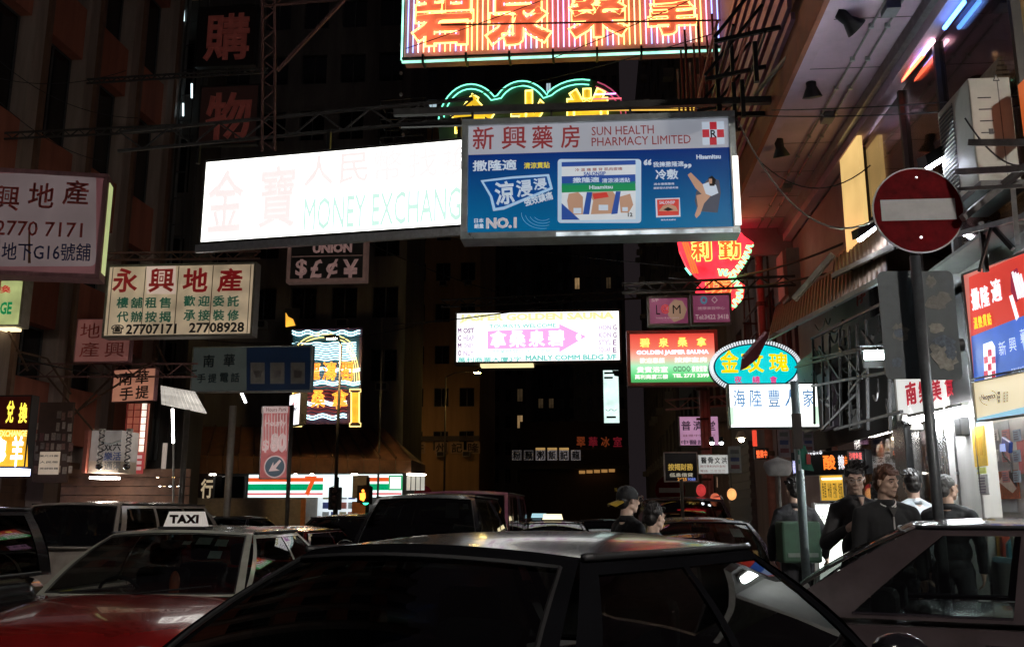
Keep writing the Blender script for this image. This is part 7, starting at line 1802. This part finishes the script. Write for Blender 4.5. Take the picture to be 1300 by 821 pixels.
for i, (s0, v0, ws, hs, c) in enumerate(((.30, .35, .35, .3, (.04, .04, .05)), (.45, .25, .3, .2, (.5, .48, .46)), (.6, .12, .36, .10, (.6, .06, .03)), (.75, .55, .2, .2, (.5, .48, .46)), (.62, .72, .3, .12, (.06, .05, .06)), (.5, .0, .45, .06, (.55, .12, .05)))):
    q = []
    for j in range(14): a = 2 * math.pi * j / 14; rj = 1 + .25 * math.sin(3 * a + i) + .12 * math.sin(7 * a); q.append(sv('F', min(.98, max(-.98, s0 + ws * .6 * math.cos(a) * rj)), min(.98, max(-.2, v0 + hs * .6 * math.sin(a) * rj)), .012 + .004 * i))
    MB().add(q + [(x - .003, y, z) for x, y, z in q], [tuple(range(14)), tuple(range(27, 13, -1))] + [(j, (j + 1) % 14, (j + 1) % 14 + 14, j + 14) for j in range(14)]).build('mural_patch', P('mural colour %d' % i, c, .5), mv)
make_car('dark sports utility car with chrome roof rails behind the man in the cap', 'suv', place((1.42, 17.4), (kk['suv']['xb'], 0), R(-90)), R(-90), paint('plum black metallic', (.06, .035, .05), .5), H=1.79, rack=True, papers=(('F', .75, .62, .07, .08, (.6, .62, .6)),), pillars=(.33, .66))
make_car('dark sedan with a white sticker in its windscreen right of the couple', 'sedan', place((1.22, 12.7), (kk['sedan']['xb'], 0), R(-90)), R(-90), paint('dark plum metallic', (.05, .035, .045), .5), H=1.47, papers=(('F', .62, .70, .10, .10, (.6, .64, .6)), ('F', -.1, .9, .02, .02, (.6, .4, .1))), glass=CLEARGL)
make_car('black saloon beyond the cream people carrier', 'sedan', place((-7.9, 20.9), (kk['sedan']['xb'], 0), R(-90)), R(-90), paint('black paint', (.012, .012, .014)), H=1.44)
make_car('silver saloon beyond the cream people carrier, glints on its roof', 'sedan', place((-9.6, 22.2), (kk['sedan']['xb'], 0), R(-90)), R(-90), paint('silver grey', (.3, .3, .3), .5), H=1.42)
make_car('dim beige saloon beyond the small red car', 'sedan', place((-5.9, 22.5), (kk['sedan']['xb'], 0), R(-90)), R(-90), paint('dim beige', (.2, .16, .12), .3), H=1.34)
for i, (x, Y, lb, on) in enumerate(((-.95, 21.0, 'distant dark taxi with a glowing cream roof sign', (1, .85, .5)), (-1.55, 26.5, 'farther taxi with a faint blue-lit roof sign', (.45, .75, .85)), (.05, 23.6, 'distant dark saloon with a bright lamp on its left', None), (1.5, 30, 'distant saloon under a floating pale blue light', (.5, .75, 1)), (-3.4, 28, 'distant saloon hidden behind the painted van', None))):
    c, _, _ = make_car(lb, 'sedan', place((x, Y), (kk['sedan']['xb'], 0), R(-90)), R(-90), paint('distant dark red', (.10, .02, .02), .2) if i != 2 else paint('black paint', (.012, .012, .014)), H=1.36, name='parked_car', mirror=False, tail=False)
    if on: roof_sign(c, None, kk['sedan']['xb'] - .1, 1.37, .42, .11, E('roof light %d' % i, on, 1.8 if i == 0 else .9))

# ================================================================ PEOPLE
SKIN = P('skin', (.62, .44, .35), .65, 0, .15, 25, .05, spec=.3); SKIN2 = P('tanned skin', (.52, .35, .27), .65, 0, .15, 25, .05, spec=.3)
_pend = []
def caps(m, a, b, r0, r1=None, n=12):
    r1 = r0 if r1 is None else r1; a, b = Vector(a), Vector(b)
    m.ell(a, (r0,) * 3, n, 8); m.ell(b, (r1,) * 3, n, 8)
    if (b - a).length > 1e-4: m.tube([a, b], r0, n, False, 0, r1)
def skinned(m, name, mat, parent, vox, fold=0., seed=0, smooth=6, fr=1.):
    """overlapping shapes fused into ONE continuous surface"""
    me = m.mesh(name, mat)
    t = bpy.data.objects.new('t', me); col.objects.link(t)
    md = t.modifiers.new('r', 'REMESH'); md.mode = 'VOXEL'; md.voxel_size = vox; md.use_smooth_shade = True
    s_ = t.modifiers.new('s', 'SMOOTH'); s_.iterations = smooth; s_.factor = .5
    _pend.append((t, name, mat, parent, fold, seed, fr))
def flush():
    dg = bpy.context.evaluated_depsgraph_get()
    for t, name, mat, parent, fold, seed, fr in _pend:
        me = bpy.data.meshes.new_from_object(t.evaluated_get(dg)); me.name = name
        if fold:
            nr = [v.normal.copy() for v in me.vertices]
            for v in me.vertices:
                c = v.co.copy(); w = noise.noise(Vector((c.x * 9 * fr + seed, c.y * 9 * fr, c.z * 7 * fr))) + .5 * noise.noise(Vector((c.x * 22 * fr + seed, c.y * 22 * fr, c.z * 14 * fr)))
                v.co = c + nr[v.index] * w * fold
        me.materials.clear(); me.materials.append(mat); me.polygons.foreach_set('use_smooth', [True] * len(me.polygons))
        o = bpy.data.objects.new(name, me); col.objects.link(o); o.parent = parent
    ds = [t.data for t, *_ in _pend]; bpy.data.batch_remove([t for t, *_ in _pend]); bpy.data.batch_remove(ds)
    _pend.clear()
def hand(m, wrist, fdir, side, palm_n, curl=.35):
    """palm, four bent fingers of different lengths and a thumb leaving the side of the palm"""
    w = Vector(wrist); f = Vector(fdir).normalized(); nrm = Vector(palm_n).normalized(); sx = f.cross(nrm).normalized() * side
    caps(m, w - f * .01, w + f * .03, .026, .030)
    for k in range(4): caps(m, w + f * .03 + sx * (.024 - .016 * k), w + f * .085 + sx * (.030 - .020 * k), .017, .0125)
    for k, L in enumerate((.040, .046, .043, .033)):
        b0 = w + f * .085 + sx * (.031 - .0205 * k); c1, c2 = curl * 1.0, curl * 2.3
        d1 = f * math.cos(c1) + nrm * math.sin(c1); d2 = f * math.cos(c2) + nrm * math.sin(c2); d3 = f * math.cos(c2 + curl) + nrm * math.sin(c2 + curl)
        p1 = b0 + d1 * L; p2 = p1 + d2 * L * .62; p3 = p2 + d3 * L * .45
        caps(m, b0, p1, .0095, .0088, 8); caps(m, p1, p2, .0088, .008, 8); caps(m, p2, p3, .008, .007, 8)
    t0 = w + f * .035 + sx * .028; t1 = t0 + (f * .6 + sx * .75 + nrm * .35).normalized() * .038; t2 = t1 + (f * .85 + nrm * .5).normalized() * .03
    caps(m, t0, t1, .014, .0105, 8); caps(m, t1, t2, .0105, .0085, 8)
def person(label, X, Y, z0, h, rz, top, hairm, skin=SKIN, yaw=0., pitch=0., arms=None, tuck=None, hair='short', legs=None, extra=None, width=1., sleeve=1., glasses=False, tr=None, hold=None):
    o = thing('person', label, 'person', (X, Y, z0), rz); k = h / 1.745
    o.scale = (k, k, k)
    HM = Matrix.Rotation(yaw, 3, 'Z') @ Matrix.Rotation(pitch, 3, 'X'); NP = Vector((0, .015, 1.50))
    def Hd(p): return NP + HM @ (Vector(p) - NP)
    m = MB()
    def he(c, r): m.ell(Hd(c), r, 18, 12, 0, HM)
    he((0, .018, 1.655), (.073, .093, .084)); he((0, -.014, 1.60), (.062, .074, .078)); he((0, -.045, 1.548), (.040, .036, .030)); he((0, -.066, 1.534), (.020, .018, .015))
    for s_ in (-1, 1):
        he((s_ * .047, -.006, 1.568), (.020, .034, .024)); he((s_ * .038, -.056, 1.605), (.022, .022, .022)); he((s_ * .031, -.074, 1.638), (.0125, .0105, .008))
        he((s_ * .078, .008, 1.620), (.008, .018, .031)); he((s_ * .0125, -.094, 1.600), (.0085, .010, .007))
        caps(m, Hd((s_ * .012, -.085, 1.657)), Hd((s_ * .050, -.070, 1.656)), .0095, .008)
    caps(m, Hd((0, -.084, 1.648)), Hd((0, -.104, 1.606)), .008, .0115)
    caps(m, Hd((-.020, -.080, 1.573)), Hd((.020, -.080, 1.573)), .0068); caps(m, Hd((0, -.086, 1.574)), Hd((0, -.086, 1.563)), .0075, .008); caps(m, Hd((-.017, -.079, 1.562)), Hd((.017, -.079, 1.562)), .0072)
    caps(m, (0, .03, 1.40), Hd((0, .02, 1.56)), .062, .054)
    AR = arms or {-1: ((-.25, .02, 1.13), (-.235, -.04, .89), (0, -.1, -1)), 1: ((.25, .02, 1.13), (.235, -.04, .89), (0, -.1, -1))}
    W = width
    for s_ in (-1, 1):
        el, wr, fd = AR[s_]; sh = (s_ * .185 * W, .012, 1.385)
        caps(m, sh, el, .046, .038); caps(m, el, wr, .038, .025)
        hand(m, wr, fd, s_ if abs(Vector(fd).z) < .9 else 1, (-s_, 0, 0) if Vector(fd).z < -.8 else (0, .3, -.6), .35 if not hold else .75)
        ft = (legs or {}).get(s_, ((s_ * .10, -.01, .50), (s_ * .11, .02, .09)))
        caps(m, (s_ * .09, .01, .90), ft[0], .078, .052); caps(m, ft[0], ft[1], .050, .035); caps(m, Vector(ft[1]) + Vector((0, .03, -.045)), Vector(ft[1]) + Vector((0, -.13, -.06)), .036, .028)
    m.ell((0, .01, 1.26), (.15 * W, .095, .19), 18, 12); m.ell((0, .0, 1.06), (.135 * W, .092, .15), 18, 12); m.ell((0, .01, .93), (.15, .10, .11), 18, 12)
    caps(m, (-.16 * W, .012, 1.385), (.16 * W, .012, 1.385), .045)
    skinned(m, 'body', skin, o, .0062, smooth=6)
    # garments
    m = MB()
    m.ell((0, .01, 1.265), (.178 * W, .122, .20), 20, 12); m.ell((0, .0, 1.06), (.168 * W, .118, .17), 20, 12); m.ell((0, .008, .93), (.172 * W, .122, .10), 20, 12)
    for s_ in (-1, 1):
        el, wr, fd = AR[s_]; sh = Vector((s_ * .18 * W, .012, 1.375))
        caps(m, (s_ * .05, .02, 1.445), sh, .050, .068); 
        e2 = Vector(el); w2 = e2.lerp(Vector(wr), .96 * sleeve)
        caps(m, sh, e2, .068, .055); 
        if sleeve > .2: caps(m, e2, w2, .055, .041)
    caps(m, (-.12 * W, .012, 1.36), (.12 * W, .012, 1.36), .085)
    skinned(m, 'jacket', top, o, .0095, .009, X * 7, 4)
    MB().lathe([(.066, 1.435), (.071, 1.46), (.064, 1.492), (.060, 1.49), (.058, 1.45)], (0, .022, 0), 20).build('collar', top, o, smooth=True)
    m = MB(); m.ell((0, .01, .92), (.168, .118, .11), 18, 10)
    for s_ in (-1, 1):
        ft = (legs or {}).get(s_, ((s_ * .10, -.01, .50), (s_ * .11, .02, .09))); caps(m, (s_ * .09, .01, .88), ft[0], .095, .068); caps(m, ft[0], ft[1], .068, .056)
    skinned(m, 'trousers', tr or P('dark trousers', (.03, .03, .036), .85), o, .012, .006, 3, 3)
    for s_ in (-1, 1):
        ft = (legs or {}).get(s_, ((s_ * .10, -.01, .50), (s_ * .11, .02, .09))); m = MB(); f0 = Vector(ft[1])
        caps(m, f0 + Vector((0, .035, -.045)), f0 + Vector((0, -.14, -.058)), .046, .036); skinned(m, 'shoe', P('black shoe leather', (.02, .018, .016), .4), o, .01, 0, 0, 2)
    # hair with strands
    if hair:
        m = MB(); rn = random.Random(int(X * 100)); 
        m.ell(Hd((0, .030, 1.668)), (.082, .094, .083), 20, 14, 0, HM); m.ell(Hd((0, .062, 1.615)), (.070, .060, .075), 18, 12, 0, HM)
        if hair == 'long':
            for k_ in range(26): a = R(rn.uniform(20, 160)); caps(m, Hd((.075 * math.cos(a), .03 + .075 * math.sin(a), 1.66)), Hd((.088 * math.cos(a), .03 + .085 * math.sin(a), 1.44 + rn.uniform(-.03, .03))), .02, .012, 8)
        n_ = {'short': 70, 'spiky': 90, 'long': 60, 'crop': 90}[hair]; ln = {'short': .021, 'spiky': .030, 'long': .012, 'crop': .008}[hair]
        for k_ in range(n_):
            a = rn.uniform(0, 2 * math.pi); t_ = rn.uniform(.1, 1.25)
            d = Vector((math.sin(t_) * math.cos(a), math.sin(t_) * math.sin(a), math.cos(t_)))
            if d.y < -.55 and d.z < .55: continue
            p0 = Vector((0, .030, 1.668)) + Vector((d.x * .078, d.y * .088, d.z * .078)); caps(m, Hd(p0), Hd(p0 + d * ln + Vector((.012, -.004, .008)) * (ln / .016)), .010, .004, 6)
        if hair in ('short', 'spiky'):
            for k_ in range(12): x_ = -.055 + k_ * .010; caps(m, Hd((x_, -.055, 1.715)), Hd((x_ + .012, -.080 + abs(x_) * .35, 1.692)), .013, .006, 6)
        skinned(m, 'hair', hairm, o, .0042, .0045, 5, 1, 4.)
    EB = P('dark eyebrow', (.02, .014, .012), .8)
    for s_ in (-1, 1):
        MB().ell(Hd((s_ * .031, -.0845, 1.637)), (.0115, .0035, .0042), 12, 8, 0, HM).build('eye', P('eye dark', (.05, .035, .03), .15), o, smooth=True)
        MB().ell(Hd((s_ * .026, -.0862, 1.637)), (.004, .003, .0036), 8, 6, 0, HM).build('eye_white', P('eye white', (.6, .55, .5), .2), o, smooth=True)
        MB().tube([Hd((s_ * .016, -.0935, 1.658)), Hd((s_ * .032, -.0885, 1.663)), Hd((s_ * .049, -.076, 1.657))], .0038, 6).build('eyebrow', EB, o, smooth=True)
    MB().tube([Hd((-.020, -.0872, 1.5675)), Hd((0, -.0945, 1.5685)), Hd((.020, -.0872, 1.5675))], .0022, 5).build('mouth_line', P('lip shadow', (.16, .06, .05), .6), o, smooth=True)
    if glasses:
        for s_ in (-1, 1):
            MB().tube([Hd((s_ * .033 + .021 * math.cos(R(a)), -.098, 1.634 + .014 * math.sin(R(a)))) for a in range(0, 360, 24)], .0016, 5, True).build('glasses_rim', ALU, o)
            MB().tube([Hd((s_ * .053, -.097, 1.638)), Hd((s_ * .080, .01, 1.635))], .0016, 5).build('glasses_temple', ALU, o)
        MB().tube([Hd((-.012, -.099, 1.638)), Hd((0, -.102, 1.640)), Hd((.012, -.099, 1.638))], .0016, 5).build('glasses_bridge', ALU, o)
    return o, Hd
BLKH = P('black hair', (.012, .010, .010), .45, 0, .3, 40); BRNH = P('reddish brown hair', (.09, .035, .018), .45, 0, .3, 40); GRYH = P('grey cropped hair', (.10, .10, .10), .6, 0, .4, 60)
BLKC = P('black cloth', (.012, .012, .014), .85, 0, .3, 30, .2)
# man in the black bomber jacket
j, Hd = person('man in black jacket with white-striped collar looking to the right', 2.28, 8.32, .145, 1.745, R(8), BLKC, BRNH, SKIN2, yaw=R(22), pitch=R(6), hair='short', width=1.12)
for dz, r_ in ((.0, .079), (.016, .077)):
    MB().tube([(r_ * math.cos(R(a)), .02 + r_ * 1.0 * math.sin(R(a)), 1.452 + dz + (.028 * (1 if math.sin(R(a)) > 0 else math.sin(R(a)) * 2.2 + 1) if True else 0)) for a in range(-75, 256, 12)], .0055, 6).build('collar_stripe', P('collar stripe white', (.6, .58, .54), .7), j, smooth=True)
MB().bar((0, -.113, 1.36), (0, -.128, 1.0), .012, .006).build('zip', STEEL, j)
MB().prism([(-.035, 1.43), (.035, 1.43), (.0, 1.36)], -.118, -.10).build('shirt_front', P('dark grey shirt', (.06, .055, .055), .8), j)
lettering(j, 'MOTOR SPORT', .055, .145, 1.275, 1.29, P('collar stripe white', (.6, .58, .54)), y=-.137, bold=.01)
lettering(j, 'RACING CLUB', .07, .14, 1.255, 1.265, P('collar stripe white', (.6, .58, .54)), y=-.138, bold=.0)
# man with glasses, hand raised in front of the chest
g_, Hd = person('man with glasses in charcoal shirt looking down, one hand before his chest', 2.22, 9.0, .145, 1.80, R(12), P('charcoal cloth', (.035, .033, .036), .85, 0, .3, 30, .2), BLKH, SKIN, yaw=R(-22), pitch=R(14), hair='spiky', glasses=True,
    arms={1: ((.25, .0, 1.14), (.235, -.03, .90), (0, -.1, -1)), -1: ((-.30, -.02, 1.10), (-.205, -.225, 1.22), (.55, -.35, .5))}, hold=True, sleeve=.93, width=.93)
MB().prism([(-.022, 1.475), (.022, 1.475), (.0, 1.40)], -.098, -.075).build('open_collar', SKIN, g_)
o = thing('bottle', 'small dark bottle held by the man with glasses', 'bottle', (2.22 - .085, 9.0 - .295, .145 + 1.80 / 1.745 * 1.29))
MB().lathe([(.016, -.06), (.018, -.05), (.018, .02), (.008, .045), (.008, .065)], n=12).build('glass', P('brown bottle glass', (.05, .02, .01), .1), o, smooth=True)
person('woman with long dark hair turned away between the two men', 2.70, 10.0, .145, 1.70, R(150), P('brown cloth', (.10, .06, .05), .8), BLKH, SKIN, hair='long')
person('man seen from behind in a pale blue-white shirt with black hair', 3.06, 10.25, .145, 1.78, R(205), P('pale blue white cloth', (.55, .60, .64), .8, 0, .15, 20, .1), BLKH, SKIN, yaw=R(-30), hair='short')
person('grey-cropped man in black seen half behind the sign pole', 3.18, 9.6, .145, 1.72, R(150), BLKC, GRYH, SKIN2, yaw=R(-35), hair='crop')
w_, Hd = person('dark figure with a green box bag walking past the poster boxes', 2.12, 11.3, .145, 1.74, R(190), BLKC, BLKH, SKIN, hair='short',
    arms={-1: ((-.30, .08, 1.14), (-.36, -.10, .93), (-.3, -.5, -.8)), 1: ((.27, .0, 1.13), (.25, -.08, .9), (0, -.1, -1))}, legs={-1: ((-.1, -.10, .50), (-.11, -.18, .09)), 1: ((.1, .02, .50), (.11, .26, .12))})
o = thing('box_bag', 'dark green square box bag on the back of the walking figure', 'bag', (2.09, 11.1, 1.02), R(8))
MB().box(-.21, .21, -.16, .09, 0, .42).build('bag_body', P('dark green canvas', (.02, .055, .03), .8, 0, .3, 12, .1), o, bevel=.025); MB().box(-.16, .16, -.172, -.161, .06, .1).build('bag_strip', P('grey strip', (.1, .12, .1)), o)
for x in (-.12, .12): MB().tube([(x, .09, .36), (x, .2, .42), (x, .3, .36), (x, .3, .2)], .014, 6).build('strap', BLACKM, o, smooth=True)
# couple in the road
c_, Hd = person('young man in the road wearing a black cap backwards with a yellow peak', .27, 9.35, .004, 1.76, R(118), BLKC, BLKH, SKIN, yaw=R(0), pitch=R(4), hair='crop')
def capdome(u, v):
    a = 2 * math.pi * u; t_ = (math.pi * .56) * v
    return tuple(Hd((.089 * math.sin(t_) * math.cos(a), .022 + .106 * math.sin(t_) * math.sin(a), 1.655 + .104 * math.cos(t_))))
MB().grid(capdome, 24, 10).build('cap', P('black cap cloth', (.012, .012, .014), .8), c_, smooth=True, weld=True)
MB().grid(lambda u, v: tuple(Hd(((u - .5) * .18 * (1 - .25 * v * v), .100 + .115 * v * (1 - (2 * u - 1) ** 2 * .35), 1.622 - .045 * v - .022 * (2 * u - 1) ** 2))), 10, 6).build('cap_peak', P('yellow cap peak', (.62, .42, .04), .6), c_, smooth=True)
MB().grid(lambda u, v: tuple(Hd(((u - .5) * .18 * (1 - .25 * v * v), .100 + .115 * v * (1 - (2 * u - 1) ** 2 * .35), 1.626 - .045 * v - .022 * (2 * u - 1) ** 2))), 10, 6).build('cap_peak_top', P('ochre cap peak', (.45, .3, .03), .6), c_, smooth=True)
me = lettering(c_, 'N', -.02, .02, 1.70, 1.735, P('yellow cap peak', (.62, .42, .04)), y=0, bold=.05); me.location = (0, .125, 0); me.rotation_euler = (0, 0, R(180)); 
person('short black-haired companion in grey collar standing right of the capped man', .47, 8.75, .004, 1.60, R(128), P('grey hooded cloth', (.10, .11, .12), .85), BLKH, SKIN, hair='short', pitch=R(6))
flush()
